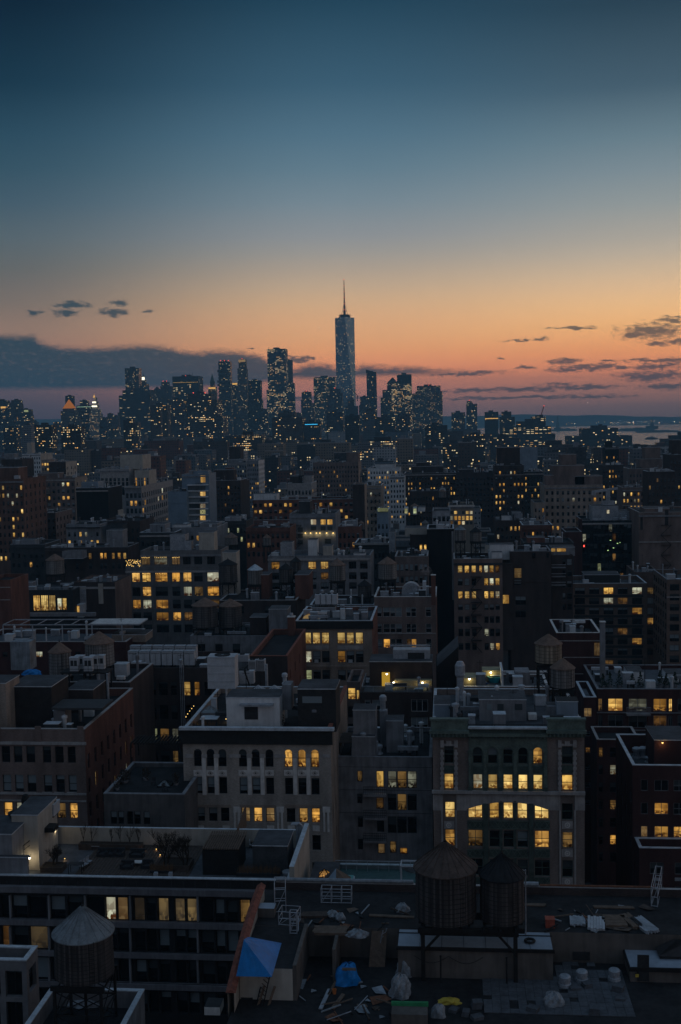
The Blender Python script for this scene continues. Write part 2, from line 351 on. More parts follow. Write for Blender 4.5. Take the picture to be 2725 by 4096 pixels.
# ---------------------------------------------------------------- mesh helpers
class MB:
    def __init__(s): s.v = []; s.f = []; s.m = []; s.uv = []; s.mats = []
    def mi(s, m):
        if m not in s.mats: s.mats.append(m)
        return s.mats.index(m)
    def poly(s, pts, m, uv=None):
        i = len(s.v); s.v += [tuple(p) for p in pts]; s.f.append(tuple(range(i, i + len(pts)))); s.m.append(s.mi(m))
        if uv is None: uv = [(0, 0)] * len(pts)
        s.uv += uv
    def box(s, x0, x1, y0, y1, z0, z1, m, top=None, bottom=False, sidew=1):
        if x0 > x1: x0, x1 = x1, x0
        w, d = x1 - x0, y1 - y0
        s.poly([(x0, y0, z0), (x1, y0, z0), (x1, y0, z1), (x0, y0, z1)], m, [(0, z0), (w, z0), (w, z1), (0, z1)])
        s.poly([(x1, y0, z0), (x1, y1, z0), (x1, y1, z1), (x1, y0, z1)], m, [(100, z0), (100 + d, z0), (100 + d, z1), (100, z1)])
        s.poly([(x1, y1, z0), (x0, y1, z0), (x0, y1, z1), (x1, y1, z1)], m, [(200, z0), (200 + w, z0), (200 + w, z1), (200, z1)])
        s.poly([(x0, y1, z0), (x0, y0, z0), (x0, y0, z1), (x0, y1, z1)], m, [(300, z0), (300 + d, z0), (300 + d, z1), (300, z1)])
        s.poly([(x0, y0, z1), (x1, y0, z1), (x1, y1, z1), (x0, y1, z1)], top or m, [(x0, y0), (x1, y0), (x1, y1), (x0, y1)])
        if bottom: s.poly([(x0, y1, z0), (x1, y1, z0), (x1, y0, z0), (x0, y0, z0)], m)
    def bar(s, a, b, t, m, t2=None):                    # square bar between two points
        a, b = Vector(a), Vector(b); d = (b - a).normalized()
        u = d.cross(Vector((0, 0, 1)));  u = Vector((1, 0, 0)) if u.length < 1e-4 else u.normalized()
        w = d.cross(u); t2 = t if t2 is None else t2
        c = [(-1, -1), (1, -1), (1, 1), (-1, 1)]
        A = [a + u * t * i / 2 + w * t2 * j / 2 for i, j in c]; B = [b + u * t * i / 2 + w * t2 * j / 2 for i, j in c]
        for k in range(4): s.poly([A[k], A[(k + 1) % 4], B[(k + 1) % 4], B[k]], m)
        s.poly(A[::-1], m); s.poly(B, m)
    def tube(s, a, b, r, m, r2=None, n=8, cap=True):
        a, b = Vector(a), Vector(b); d = (b - a).normalized(); r2 = r if r2 is None else r2
        u = d.cross(Vector((0, 0, 1)));  u = Vector((1, 0, 0)) if u.length < 1e-4 else u.normalized()
        w = d.cross(u); L = (b - a).length
        A = [a + (u * cos(2 * pi * k / n) + w * sin(2 * pi * k / n)) * r for k in range(n)]
        B = [b + (u * cos(2 * pi * k / n) + w * sin(2 * pi * k / n)) * r2 for k in range(n)]
        for k in range(n):
            j = (k + 1) % n; ua, ub = 2 * pi * r * k / n, 2 * pi * r * (k + 1) / n
            s.poly([A[k], A[j], B[j], B[k]], m, [(ua, 0), (ub, 0), (ub, L), (ua, L)])
        if cap: s.poly(A[::-1], m); s.poly(B, m)
    def lathe(s, prof, m, n=24, c=(0, 0), cap=False):   # prof: list of (r, z)
        for (r0, z0), (r1, z1) in zip(prof, prof[1:]):
            for k in range(n):
                a, b = 2 * pi * k / n, 2 * pi * (k + 1) / n; rr = max(r0, r1)
                p = [(c[0] + r0 * cos(a), c[1] + r0 * sin(a), z0), (c[0] + r0 * cos(b), c[1] + r0 * sin(b), z0), (c[0] + r1 * cos(b), c[1] + r1 * sin(b), z1), (c[0] + r1 * cos(a), c[1] + r1 * sin(a), z1)]
                uv = [(rr * a, z0), (rr * b, z0), (rr * b, z1), (rr * a, z1)]
                if r1 < 1e-5: p, uv = p[:3], uv[:3]
                elif r0 < 1e-5: p, uv = [p[0], p[2], p[3]], [uv[0], uv[2], uv[3]]
                s.poly(p, m, uv)
    def mesh(s, name):
        me = bpy.data.meshes.new(name); me.from_pydata(s.v, [], s.f)
        for m in s.mats: me.materials.append(m)
        me.polygons.foreach_set('material_index', s.m)
        ul = me.uv_layers.new(name='UVMap'); flat = []
        for q in s.uv: flat += [q[0], q[1]]
        ul.data.foreach_set('uv', flat); me.update(); return me
    def build(s, name, parent=None, loc=(0, 0, 0), smooth=False):
        me = s.mesh(name)
        if smooth: me.polygons.foreach_set('use_smooth', [True] * len(me.polygons))
        return link(name, me, parent, loc)
def link(name, me, parent=None, loc=(0, 0, 0), rz=0):
    o = bpy.data.objects.new(name, me); col.objects.link(o); o.location = loc
    if rz: o.rotation_euler = (0, 0, rz)
    if parent is not None: o.parent = parent
    return o
def tag(o, label, cat, group=None, kind=None):
    if label: o['label'] = label
    if cat: o['category'] = cat
    if group: o['group'] = group
    if kind: o['kind'] = kind
    return o
def thing(name, label, cat, loc, group=None, rz=0):
    o = bpy.data.objects.new(name, None); col.objects.link(o); o.location = loc; o.rotation_euler = (0, 0, rz); o.empty_display_size = .5
    return tag(o, label, cat, group)

# ---------------------------------------------------------------- windows and buildings
WM = {}
def frame_bars(mb, w, h, style, fm, y0=-.07, y1=.03):
    t = .07
    mb.box(-w / 2, -w / 2 + t, y0, y1, 0, h, fm); mb.box(w / 2 - t, w / 2, y0, y1, 0, h, fm)
    mb.box(-w / 2 + t, w / 2 - t, y0, y1, h - t, h, fm); mb.box(-w / 2 + t, w / 2 - t, y0, y1, 0, t, fm)
    if style in ('dh', 'dh2', 'arch'): mb.box(-w / 2 + t, w / 2 - t, y0 + .01, y1, h * .5 - t * .45, h * .5 + t * .45, fm)
    nv = {'dh2': 1, 'two': 1, 'three': 2, 'four': 3, 'grid': 3}.get(style, 0)
    for k in range(nv):
        x = -w / 2 + w * (k + 1) / (nv + 1); mb.box(x - t * .5, x + t * .5, y0 + .005, y1, t, h - t, fm)
    if style == 'grid':
        for k in range(1, 4): mb.box(-w / 2 + t, w / 2 - t, y0 + .012, y1, h * k / 4 - .025, h * k / 4 + .025, fm)
def window(parent, w, h, style, kind, loc, rz, fm, near=False, flat=False):
    w, h = round(w, 2), round(h, 2); key = (w, h, style, kind, fm.name, near, flat)
    if key not in WM:
        mb = MB(); mb.poly([(-w / 2, 0, 0), (w / 2, 0, 0), (w / 2, 0, h), (-w / 2, 0, h)], KIND[kind], [(0, 0), (1, 0), (1, 1), (0, 1)])
        fmesh = None
        if not flat:
            if near: f2 = MB(); frame_bars(f2, w, h, style, fm); fmesh = f2.mesh('frame')
            else: frame_bars(mb, w, h, style, fm)
        WM[key] = (mb.mesh('window'), fmesh)
    a, b = WM[key]
    o = link('window', a, parent, loc, rz)
    if b: link('frame', b, o)
    return o
def facade(mb, m, P, U, W, z0, z1, ops, Nn, rec, u00=0., zc=None):
    P, U, Nn = Vector(P), Vector(U), Vector(Nn)
    def pt(u, v, d=0.): q = P + U * u - Nn * d; return (q.x, q.y, v)
    us = sorted({0., W} | {o[0] for o in ops} | {o[1] for o in ops}); vs = sorted({z0, z1} | {o[2] for o in ops} | {o[3] for o in ops})
    us = [u for u in us if -1e-6 <= u <= W + 1e-6]; vs = [v for v in vs if z0 - 1e-6 <= v <= z1 + 1e-6]
    for va, vb in zip(vs, vs[1:]):
        row = [o for o in ops if o[2] < (va + vb) / 2 < o[3]]; run = None
        for ua, ub in zip(us, us[1:]):
            hole = any(o[0] < (ua + ub) / 2 < o[1] for o in row)
            if not hole: run = (run[0], ub) if run else (ua, ub)
            if run and (hole or ub == us[-1]):
                a, b = run; mb.poly([pt(a, va), pt(b, va), pt(b, vb), pt(a, vb)], m, [(u00 + a, va), (u00 + b, va), (u00 + b, vb), (u00 + a, vb)]); run = None
    for o in ops:
        a, b, c, d = o[:4]; arch = o[4] if len(o) > 4 else 0
        mb.poly([pt(a, c), pt(a, c, rec), pt(a, d, rec), pt(a, d)], m, [(0, c), (rec, c), (rec, d), (0, d)])
        mb.poly([pt(b, c, rec), pt(b, c), pt(b, d), pt(b, d, rec)], m, [(0, c), (rec, c), (rec, d), (0, d)])
        mb.poly([pt(a, c), pt(b, c), pt(b, c, rec), pt(a, c, rec)], m); mb.poly([pt(a, d, rec), pt(b, d, rec), pt(b, d), pt(a, d)], m)
        if arch:                                        # fill the two spandrels so that the opening ends in an arch
            n = 8; w2 = (b - a) / 2
            if arch >= w2 - 1e-3: pr = [(a + w2 - w2 * cos(pi * k / n), d - w2 + w2 * sin(pi * k / n)) for k in range(n + 1)]
            else:
                rr = (w2 * w2 + arch * arch) / (2 * arch); th = asin(w2 / rr)
                pr = [(a + w2 + rr * sin(-th + 2 * th * k / n), d - rr + rr * cos(-th + 2 * th * k / n)) for k in range(n + 1)]
            for (ua, va), (ub, vb) in zip(pr, pr[1:]):
                mb.poly([pt(ua, va, -.004), pt(ub, vb, -.004), pt(ub, d, -.004), pt(ua, d, -.004)], m, [(u00 + ua, va), (u00 + ub, vb), (u00 + ub, d), (u00 + ua, d)])
                mb.poly([pt(ua, va, rec), pt(ub, vb, rec), pt(ub, vb, -.004), pt(ua, va, -.004)], m)
class Bld: pass
FOOT = []
def building(name, label, px0, px1, py, Y, dep, wall, roof=None, cols=(), rows=(), pat=None, prob=None, style='dh', fm=None, near=False, rec=.18,
             ref=None, par=.9, cope=None, side=None, sidewall=None, cat='building', group=None, arch=None, flat=False, base=0.0, extra=(), grid=None, clutter=None):
    """front face given in photo pixels at depth Y; cols / rows of windows in pixels too; pat one string of window kinds per row."""
    rnd = random.Random(int(px0 * 7 + py * 13 + Y)); ref = py if ref is None else ref; fm = fm or M_FRAME
    xa, xb = at(px0, py, Y).x, at(px1, py, Y).x; h = at((px0 + px1) / 2, py, Y).z; w = xb - xa; xc = (xa + xb) / 2
    B = Bld(); B.x0, B.x1, B.y0, B.y1, B.z, B.w, B.dep, B.par = xa, xb, Y, Y + dep, h, w, dep, par; B.roof = h - par; B.xc = xc; B.px = ((px0 + px1) / 2, py)
    FOOT.append((xa, xb, Y, Y + dep))
    root = thing(name, label, cat, (xc, Y, base), group); B.root = root; h -= base; B.h = h; B.base = base
    B.lx = lambda px, y=None: at(px, y or ref, Y).x - xc
    B.lz = lambda yy, px=None: at(px or (px0 + px1) / 2, yy, Y).z - base
    if grid:                                           # (bays, window w/bay, first row top drop, floor h, window h, rows)
        nb, wf, drop, fh, wh, nr = grid; bay = w / nb
        C = [(-w / 2 + bay * (k + .5 - wf / 2), -w / 2 + bay * (k + .5 + wf / 2)) for k in range(nb)]
        Rr = [(h - drop - fh * k - wh, h - drop - fh * k) for k in range(nr)]
    else:
        C = [(B.lx(a), B.lx(b)) for a, b in cols]; Rr = [(B.lz(b), B.lz(a)) for a, b in rows]
    Rr = [r for r in Rr if r[0] > .5]
    ops = []; wins = []; pr = prob or {'.': .6, 'b': .2, 'w': .1, 'y': .1}
    def pick(): return rnd.choices(list(pr), list(pr.values()))[0]
    for i, (va, vb) in enumerate(Rr):
        for j, (ua, ub) in enumerate(C):
            k = pat[i][j] if pat and i < len(pat) and j < len(pat[i]) else '?'
            if k == ' ': continue
            if k == '?': k = pick()
            ar = 0
            if arch and i in arch: ar = arch[i] if arch[i] > 0 else (ub - ua) / 2
            ops.append((ua + w / 2, ub + w / 2, va, vb, ar)); wins.append((ua, ub, va, vb, k, 'f'))
    for e in extra:                                    # extra front windows in pixels (x0, x1, y0, y1, kind, style)
        a, b, c, d = B.lx(e[0], e[2]), B.lx(e[1], e[2]), B.lz(e[3]), B.lz(e[2])
        ops.append((a + w / 2, b + w / 2, c, d, 0)); wins.append((a, b, c, d, e[4], e[5] if len(e) > 5 else style))
    mb = MB(); sw = sidewall or wall; iso = not flat
    facade(mb, wall, (-w / 2, 0), (1, 0), w, 0, h, ops if iso else [], (0, -1), rec)
    sops = {'R': [], 'L': []}
    if side:                                           # (which, count, width, rows as (drop, height) or None, prob)
        which, n, ww, srows, sp = side
        srows = [(h - dr - hh, h - dr) for dr, hh in srows] if srows else Rr
        for i, (va, vb) in enumerate(srows):
            for k in range(n):
                u = dep * (k + .5) / n
                if va < .5: continue
                sops[which].append((u - ww / 2, u + ww / 2, va, vb, 0))
                kk = rnd.choices(list(sp), list(sp.values()))[0]
                if kk == ' ': sops[which].pop(); continue
                B_ = (u, va, vb, ww, kk, which); wins.append(B_)
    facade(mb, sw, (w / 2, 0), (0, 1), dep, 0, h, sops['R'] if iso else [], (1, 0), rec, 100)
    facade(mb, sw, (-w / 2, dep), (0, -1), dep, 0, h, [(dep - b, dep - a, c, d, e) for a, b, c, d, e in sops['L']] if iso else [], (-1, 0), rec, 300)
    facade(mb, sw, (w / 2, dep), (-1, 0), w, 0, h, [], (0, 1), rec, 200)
    t = min(.35, w / 6); rm = roof or M_TAR
    if par > 0:                                        # inner faces of the parapet
        for a, b in (((-w/2+t, t), (w/2-t, t)), ((w/2-t, t), (w/2-t, dep-t)), ((w/2-t, dep-t), (-w/2+t, dep-t)), ((-w/2+t, dep-t), (-w/2+t, t))):
            mb.poly([(a[0], a[1], h - par), (b[0], b[1], h - par), (b[0], b[1], h), (a[0], a[1], h)], sw, [(0, 0), (5, 0), (5, par), (0, par)])
        cb = MB(); cm_ = cope or (M_COPE if Y < 165 else rnd.choice((M_COPE, M_STONE, M_CONC, wall, wall))); e = .04; ch = .10
        cb.box(-w/2-e, w/2+e, -e, t+e, h, h+ch, cm_, bottom=True); cb.box(-w/2-e, w/2+e, dep-t-e, dep+e, h, h+ch, cm_, bottom=True)
        cb.box(-w/2-e, -w/2+t+e, t+e, dep-t-e, h, h+ch, cm_, bottom=True); cb.box(w/2-t-e, w/2+e, t+e, dep-t-e, h, h+ch, cm_, bottom=True)
        cb.build('coping', root)
    rb = MB(); i_ = t if par > 0 else 0
    rb.poly([(-w/2+i_, i_, h-par), (w/2-i_, i_, h-par), (w/2-i_, dep-i_, h-par), (-w/2+i_, dep-i_, h-par)], rm, [(-w/2, 0), (w/2, 0), (w/2, dep), (-w/2, dep)])
    rb.build('roof', root); mb.build('wall', root)
    yo = rec if iso else -.03
    for q in wins:
        if q[5] in ('R', 'L'):
            u, va, vb, ww, kk, wh = q
            window(root, ww, vb - va, 'dh' if not flat else style, kk, ((w/2 - yo) if wh == 'R' else (-w/2 + yo), u, va), pi/2 if wh == 'R' else -pi/2, fm, near, flat)
        else:
            ua, ub, va, vb, kk, st = q; st = style if st == 'f' else st
            window(root, ub - ua, vb - va, st, kk, ((ua + ub) / 2, yo, va), 0, fm, near, flat)
    def part(nm, px0, px1, py0, py1, d0, d1, m, top=None):     # box part: pixels on plane Y+d0, reaching to Y+d1
        pm_ = (px0 + px1) / 2; a, b = at(px0, (py0 + py1) / 2, Y + d0).x, at(px1, (py0 + py1) / 2, Y + d0).x; p = MB()
        p.box(a - xc, b - xc, d0, d1, at(pm_, py1, Y + d0).z - base, at(pm_, py0, Y + d0).z - base, m, top, True); return p.build(nm, root)
    B.part = part
    def bulk(px0, px1, py, d0, d1, m, top=None, nm='bulkhead', z0=None):   # roof house standing on the roof
        a, b = at(px0, py, Y + d0), at(px1, py, Y + d0); p = MB(); zz = at((px0 + px1) / 2, py, Y + d0).z - base; z0 = h - par if z0 is None else z0 - base
        p.box(a.x - xc, b.x - xc, d0, d1, z0, zz, m, top or M_TARG); e = .06
        p.box(a.x - xc - e, b.x - xc + e, d0 - e, d1 + e, zz, zz + .12, M_COPE, top or M_TARG, True)
        o = p.build(nm, root); return o, (a.x - xc, b.x - xc, zz)
    B.bulk = bulk
    if Y >= 185 and w > 8 and not near:                # trim that breaks up plain fronts
        if rnd.random() < .55: z_ = h - rnd.uniform(.5, 1.2); q = MB(); q.box(-w/2 - .05, w/2 + .05, -.35, -.004, z_ - .55, z_, rnd.choice((M_STONE, M_CONC, wall, M_CHAR)), None, True); q.build('cornice', root)
        if rnd.random() < .4: z_ = h - rnd.uniform(4, 9); q = MB(); q.box(-w/2, w/2, -.15, -.004, z_ - .3, z_, rnd.choice((M_STONE, wall)), None, True); q.build('string_course', root)
        if Y < 620 and rnd.random() < .4 and h > 18:   # fire escape
            q = MB(); X0 = rnd.uniform(-w/2 + .5, w/2 - 4); X1 = X0 + 3.2
            for k in range(5):
                z_ = h - 4.2 - k * 3.3; q.box(X0, X1, -1.0, -.16, z_, z_ + .06, M_STEEL, None, True)
                for zz in (.5, 1.0): q.bar((X0, -1.0, z_ + zz), (X1, -1.0, z_ + zz), .05, M_STEEL)
                q.bar((X0 if k % 2 else X1, -.7, z_), (X1 if k % 2 else X0, -.7, z_ - 3.2), .15, M_STEEL)
            q.build('fire_escape', root)
    nC = clutter if clutter is not None else (int(min(18, 5 + w * dep / 32)) if Y >= 165 and dep > 7 and w > 7 else 0)
    for i in range(nC):                                # fixed roof plant: ducts, vents, small housings
        p = MB(); x = rnd.uniform(-w/2 + 1.2, w/2 - 1.2); y_ = rnd.uniform(1.2, dep - 1.5); z_ = h - par + .005; k = rnd.random(); m = rnd.choice((M_ACW, M_GALV, M_CONC, M_SILV, M_CHAR, M_WHITE))
        if k < .45:
            a, b, c = rnd.uniform(.3, 1.1), rnd.uniform(.3, .9), rnd.uniform(.4, 1.7) + par * .5; p.box(x - a, x + a, y_ - b, y_ + b, z_, z_ + c, m); p.box(x - a - .06, x + a + .06, y_ - b - .06, y_ + b + .06, z_ + c, z_ + c + .08, M_COPE, None, True); p.build('roof_unit', root)
        elif k > .88:
            c = rnd.uniform(1.5, 4.5) + par; p.tube((x, y_, z_), (x, y_, z_ + c), .05, M_STEEL, n=5); p.bar((x - .5, y_, z_ + c * .9), (x + .5, y_, z_ + c * .9), .05, M_STEEL); p.build('antenna', root)
        elif k < .75:
            r_ = rnd.uniform(.12, .35); c = rnd.uniform(1.0, 2.4) + par * .6; p.tube((x, y_, z_), (x, y_, z_ + c), r_, m, n=10); p.lathe([(r_ * 1.5, z_ + c), (r_ * 1.5, z_ + c + .3), (0, z_ + c + .5)], m, 10, (x, y_)); p.build('vent_pipe', root)
        else:
            L_ = rnd.uniform(1.2, min(4, w / 3)); c = par * .8 + .3; p.box(x - L_ / 2, x + L_ / 2, y_ - .3, y_ + .3, z_ + c, z_ + c + .5, m, None, True); p.box(x - L_ / 2 + .1, x - L_ / 2 + .3, y_ - .2, y_ + .2, z_, z_ + c, M_STEEL); p.box(x + L_ / 2 - .3, x + L_ / 2 - .1, y_ - .2, y_ + .2, z_, z_ + c, M_STEEL); p.build('duct', root)
    return B
# ---------------------------------------------------------------- rooftop things
def water_tower(label, px, wpx, apex, rim, bot, legz, Y, wood=W_GREY, cone=C_BROWN, near=False, group='wooden water towers on the roofs', sp=.78, braces=True, kegs=1.0, fin=True):
    """px: centre column; apex / rim / bot: pixel rows of roof tip, eave and lowest front of the tank; legz: height of the surface the legs stand on."""
    c = at(px, rim, Y); r = abs(at(px + wpx / 2, rim, Y).x - at(px - wpx / 2, rim, Y).x) / 2
    zr, za, zb = c.z, at(px, apex, Y).z, at(px, bot, Y - r).z
    root = thing('water_tower', label, 'water tower', (c.x, Y, legz), group)
    zr -= legz; za -= legz; zb -= legz; n = 40 if near else 24
    t = MB(); t.lathe([(0, zb), (r, zb), (r * .975, zr)], wood, n); t.build('tank', root, smooth=True)
    k = MB(); k.lathe([(r * .9, zr - .10), (r * 1.06, zr - .12), (r * 1.06, zr - .04), (r * .5, zr + (za - zr) * .52), (0, za)], cone, n)
    if near:                                           # standing seams of the sheet roof
        for i in range(20):
            a = 2 * pi * (i + .5) / 20; k.bar((r * 1.05 * cos(a), r * 1.05 * sin(a), zr - .03), (r * .06 * cos(a), r * .06 * sin(a), za - .04), .035, cone, .06)
    ko = k.build('conical_roof', root)
    if near:
        nh = 11
        for i in range(nh):
            f = (i + .5) / nh; z = zb + (zr - zb) * (f ** 1.15); rr = r * (1 - .025 * (z - zb) / (zr - zb)) + .012
            h = MB(); h.lathe([(rr, z - .02), (rr + .018, z), (rr, z + .02)], M_STEEL, n); h.build('hoop', root)
    if fin:
        f = MB(); f.lathe([(.10, za - .12), (.12, za + .05), (.05, za + .12), (.03, za + .4), (0, za + .42)], M_STEEL, 8); f.build('finial', root)
    pb = MB(); q = r * sp
    for i in range(5):
        y = -r * .9 + i * r * .45; L = sqrt(max(.05, r * r - y * y)); pb.box(-L, L, y - .08, y + .08, zb - .22, zb - .002, M_STEEL, bottom=True)
    pb.box(-q - .3, q + .3, -q - .11, -q + .11, zb - .60, zb - .23, M_STEEL, bottom=True); pb.box(-q - .3, q + .3, q - .11, q + .11, zb - .60, zb - .23, M_STEEL, bottom=True)
    pb.build('platform', root)
    if zb > 1.0:
        for sx in (-1, 1):
            for sy in (-1, 1):
                l = MB(); l.bar((sx * q * kegs, sy * q * kegs, 0), (sx * q, sy * q, zb - .6), .2 if near else .24, M_STEEL); l.build('leg', root)
        if braces and zb > 2.2:
            for s in (-1, 1):
                for a, b in (((-q, s * q), (q, s * q)), ((s * q, -q), (s * q, q))):
                    nz = 1 if zb < 4.5 else 2
                    for j in range(nz):
                        z0, z1 = .1 + (zb - .7) * j / nz, (zb - .7) * (j + 1) / nz
                        br = MB(); br.bar((*a, z0), (*b, z1), .07, M_STEEL); br.bar((*b, z0), (*a, z1), .07, M_STEEL); br.bar((*a, z1), (*b, z1), .1, M_STEEL); br.build('brace', root)
        p = MB(); p.tube((0, 0, 0), (0, 0, zb - .2), .12, M_STEEL); p.build('riser_pipe', root)
    l = MB(); x = r * .55; y = -sqrt(r * r - x * x) - .12
    for s in (-.2, .2): l.bar((x + s, y, zb - .3), (x + s, y + .05, zr), .04, M_STEEL)
    for i in range(int((zr - zb) / .35)): l.bar((x - .2, y, zb + i * .35), (x + .2, y, zb + i * .35), .03, M_STEEL)
    l.build('ladder', root)
    return root

def box_thing(name, label, cat, px0, px1, py0, py1, Y, dep, m, top=None, group=None, extras=None, mid=None):
    a, b = at(px0, py1, Y), at(px1, py0, Y); root = thing(name, label, cat, ((a.x + b.x) / 2, Y, a.z), group)
    w, h = b.x - a.x, b.z - a.z; mb = MB(); mb.box(-w/2, w/2, 0, dep, 0, h, m, top, True); mb.build('body', root)
    if extras: extras(root, w, h, dep)
    return root
def fan_ring(root, x, y, z, r):
    f = MB(); f.lathe([(r, z), (r, z + .12), (r * .9, z + .12), (r * .9, z + .02), (0, z + .02)], M_ACD, 16, (x, y)); f.lathe([(r * .18, z + .06), (0, z + .1)], M_GALV, 8, (x, y))
    f.build('fan', root)
def ac_unit(label, px, pyb, z, w, d, h, nf=1, m=None, group=None, side_fan=False, legs=.15):
    p = atz(px, pyb, z); root = thing('air_conditioner', label, 'air conditioner', (p.x, p.y, z), group); m = m or M_ACW
    b = MB(); b.box(-w/2, w/2, 0, d, legs, h, m, None, True); b.box(-w/2 - .03, w/2 + .03, -.03, d + .03, h, h + .05, m, None, True); b.build('cabinet', root)
    gmb = MB()
    n = max(3, int(h / .22))
    for i in range(n): gmb.box(-w/2 + .08, w/2 - .08, -.03, -.003, legs + .12 + i * (h - legs - .2) / n, legs + .12 + (i + .45) * (h - legs - .2) / n, M_ACD if side_fan else M_GALV, None, True)
    gmb.build('grille', root)
    for i in range(nf): fan_ring(root, -w/2 + w * (i + .5) / nf, d / 2, h + .052, min(w / nf, d) * .4)
    for sx in (-1, 1):
        l = MB(); l.box(sx * (w/2 - .15) - .06, sx * (w/2 - .15) + .06, .02, d - .02, 0, legs - .002, M_STEEL); l.build('skid', root)
    return root
def vent(label, px, pyb, z, r, h, group=None, m=None):
    p = atz(px, pyb, z); root = thing('roof_vent', label, 'vent', (p.x, p.y, z), group); m = m or M_GALV
    a = MB(); a.lathe([(r * 1.5, 0), (r * 1.4, h * .12), (r, h * .13), (r, h * .62)], m, 16); a.build('stack', root)
    b = MB(); b.lathe([(r * 1.1, h * .60), (r * 1.45, h * .66), (r * 1.45, h * .9), (r * .9, h), (0, h * 1.02)], m, 16); b.build('cap', root); return root
def pipe_run(label, pts, r, m=None, group=None, name='roof_pipe', cat='pipe'):
    mb = MB(); o = Vector(pts[0])
    for a, b in zip(pts, pts[1:]): mb.tube(Vector(a) - o, Vector(b) - o, r, m or M_GALV, n=8)
    return tag(mb.build(name, None, o), label, cat, group)
def chimney(label, px, py0, pyb, z, w, m, Y=None, pot=True, group=None):
    p = atz(px, pyb, z); h = at(px, py0, p.y).z - z; root = thing('chimney', label, 'chimney', (p.x, p.y, z), group)
    b = MB(); b.box(-w/2, w/2, 0, w, 0, h, m, None, True); b.box(-w/2 - .08, w/2 + .08, -.08, w + .08, h, h + .15, M_STONEL, None, True); b.build('stack', root)
    if pot: q = MB(); q.lathe([(w * .28, h + .15), (w * .24, h + .8), (w * .2, h + .8), (w * .2, h + .3)], M_GALV, 12, (0, w / 2)); q.build('flue_pot', root)
    return root
def skylight(label, px, pyb, z, w, d, h, glass, frame=None, curb=.35, group=None):
    p = atz(px, pyb, z); root = thing('skylight', label, 'skylight', (p.x, p.y, z), group); fm = frame or M_COPE
    a = MB(); a.box(-w/2, w/2, 0, d, 0, curb, fm); a.build('curb', root)
    b = MB(); c = [(-w/2, 0, curb + .01), (w/2, 0, curb + .01), (w/2, d, curb + .01), (-w/2, d, curb + .01)]; t = (0, d / 2, curb + h)
    for i in range(4): b.poly([c[i], c[(i + 1) % 4], t], glass, [(0, 0), (1, 0), (.5, 1)])
    b.build('glazing', root); f = MB()
    for q in c: f.bar(q, t, .07, fm)
    for i in range(4):
        for k in (1, 2):
            u = Vector(c[i]).lerp(Vector(c[(i + 1) % 4]), k / 3); f.bar(u, Vector(t).lerp(u, .15), .045, fm)
    f.build('glazing_bars', root); return root
def bare_tree(label, px, pyb, z, h, spread, seed, group=None, levels=4, trunk=.09, lean=0.):
    p = atz(px, pyb, z); root = thing('bare_tree', label, 'tree', (p.x, p.y, z), group); rnd = random.Random(seed); tr = MB(); cr = MB()
    def grow(a, d, L, r, lev):
        b = a + d * L; (tr if lev <= 1 else cr).tube(a, b, r, M_BARK, r * .65, n=5 if lev < 2 else 3, cap=False)
        if lev >= levels: return
        for i in range(rnd.choice((3, 3, 4)) if lev < 4 else 3):
            v = Vector((rnd.uniform(-1, 1), rnd.uniform(-1, 1), rnd.uniform(-.1, .8))) * spread
            grow(a + d * L * rnd.uniform(.45, 1), (d + v).normalized(), L * rnd.uniform(.6, .85), max(.011, r * .58), lev + 1)
    for k in range(2 if levels > 3 else 1): grow(Vector((k * .15, 0, 0)), Vector((lean + .25 * k, .1 * k, 1)).normalized(), h * .27, trunk, 0)
    tr.build('trunk', root); cr.build('branches', root); return root
def bush(label, px, pyb, z, w, h, seed, m=None, name='bush', cat='shrub', group=None, cone=False, pot=True, n=150):
    p = atz(px, pyb, z); root = thing(name, label, cat, (p.x, p.y, z), group); rnd = random.Random(seed); m = m or M_LEAF
    if pot: q = MB(); q.lathe([(w * .22, 0), (w * .3, h * .2), (w * .26, h * .2), (w * .25, h * .16), (0, h * .16)], M_CONC, 12); q.build('pot', root)
    t = MB(); t.tube((0, 0, 0), (0, 0, h * .55), .05, M_BARK, .02, 5); t.build('trunk', root); f = MB()
    for i in range(n):
        zz = rnd.uniform(.12, 1); rr = w / 2 * ((1 - zz) * 1.1 + .05 if cone else sqrt(max(0.02, 1 - (2 * zz - 1.05) ** 2))) * rnd.uniform(.3, 1.0); a = rnd.uniform(0, 6.28)
        c = Vector((rr * cos(a), rr * sin(a), zz * h)); s = w * rnd.uniform(.05, .12)
        u = Vector((rnd.uniform(-1, 1), rnd.uniform(-1, 1), rnd.uniform(-.5, .8))).normalized(); v = u.cross(Vector((rnd.uniform(-1, 1), rnd.uniform(-1, 1), .3))).normalized()
        f.poly([c - u * s, c - v * s * .6, c + u * s * 1.2, c + v * s * .6], m)
    f.build('foliage', root); return root
def grasses(label, px0, px1, pyb, z, h, d, seed):
    a, b = atz(px0, pyb, z), atz(px1, pyb, z); root = thing('planter', label, 'planter', ((a.x + b.x) / 2, a.y, z)); w = b.x - a.x; rnd = random.Random(seed)
    t = MB(); t.box(-w/2, w/2, 0, d, 0, .35, M_ACD); t.build('trough', root); f = MB()
    for i in range(int(w * 80)):
        x, y = rnd.uniform(-w/2, w/2), rnd.uniform(0, d); q = Vector((x, y, .3)); e = q + Vector((rnd.gauss(0, .12), rnd.gauss(0, .12), h * rnd.uniform(.6, 1.1))); f.poly([q - Vector((.02, 0, 0)), q + Vector((.02, 0, 0)), e], M_STRAW)
    f.build('dry_grass', root); return root
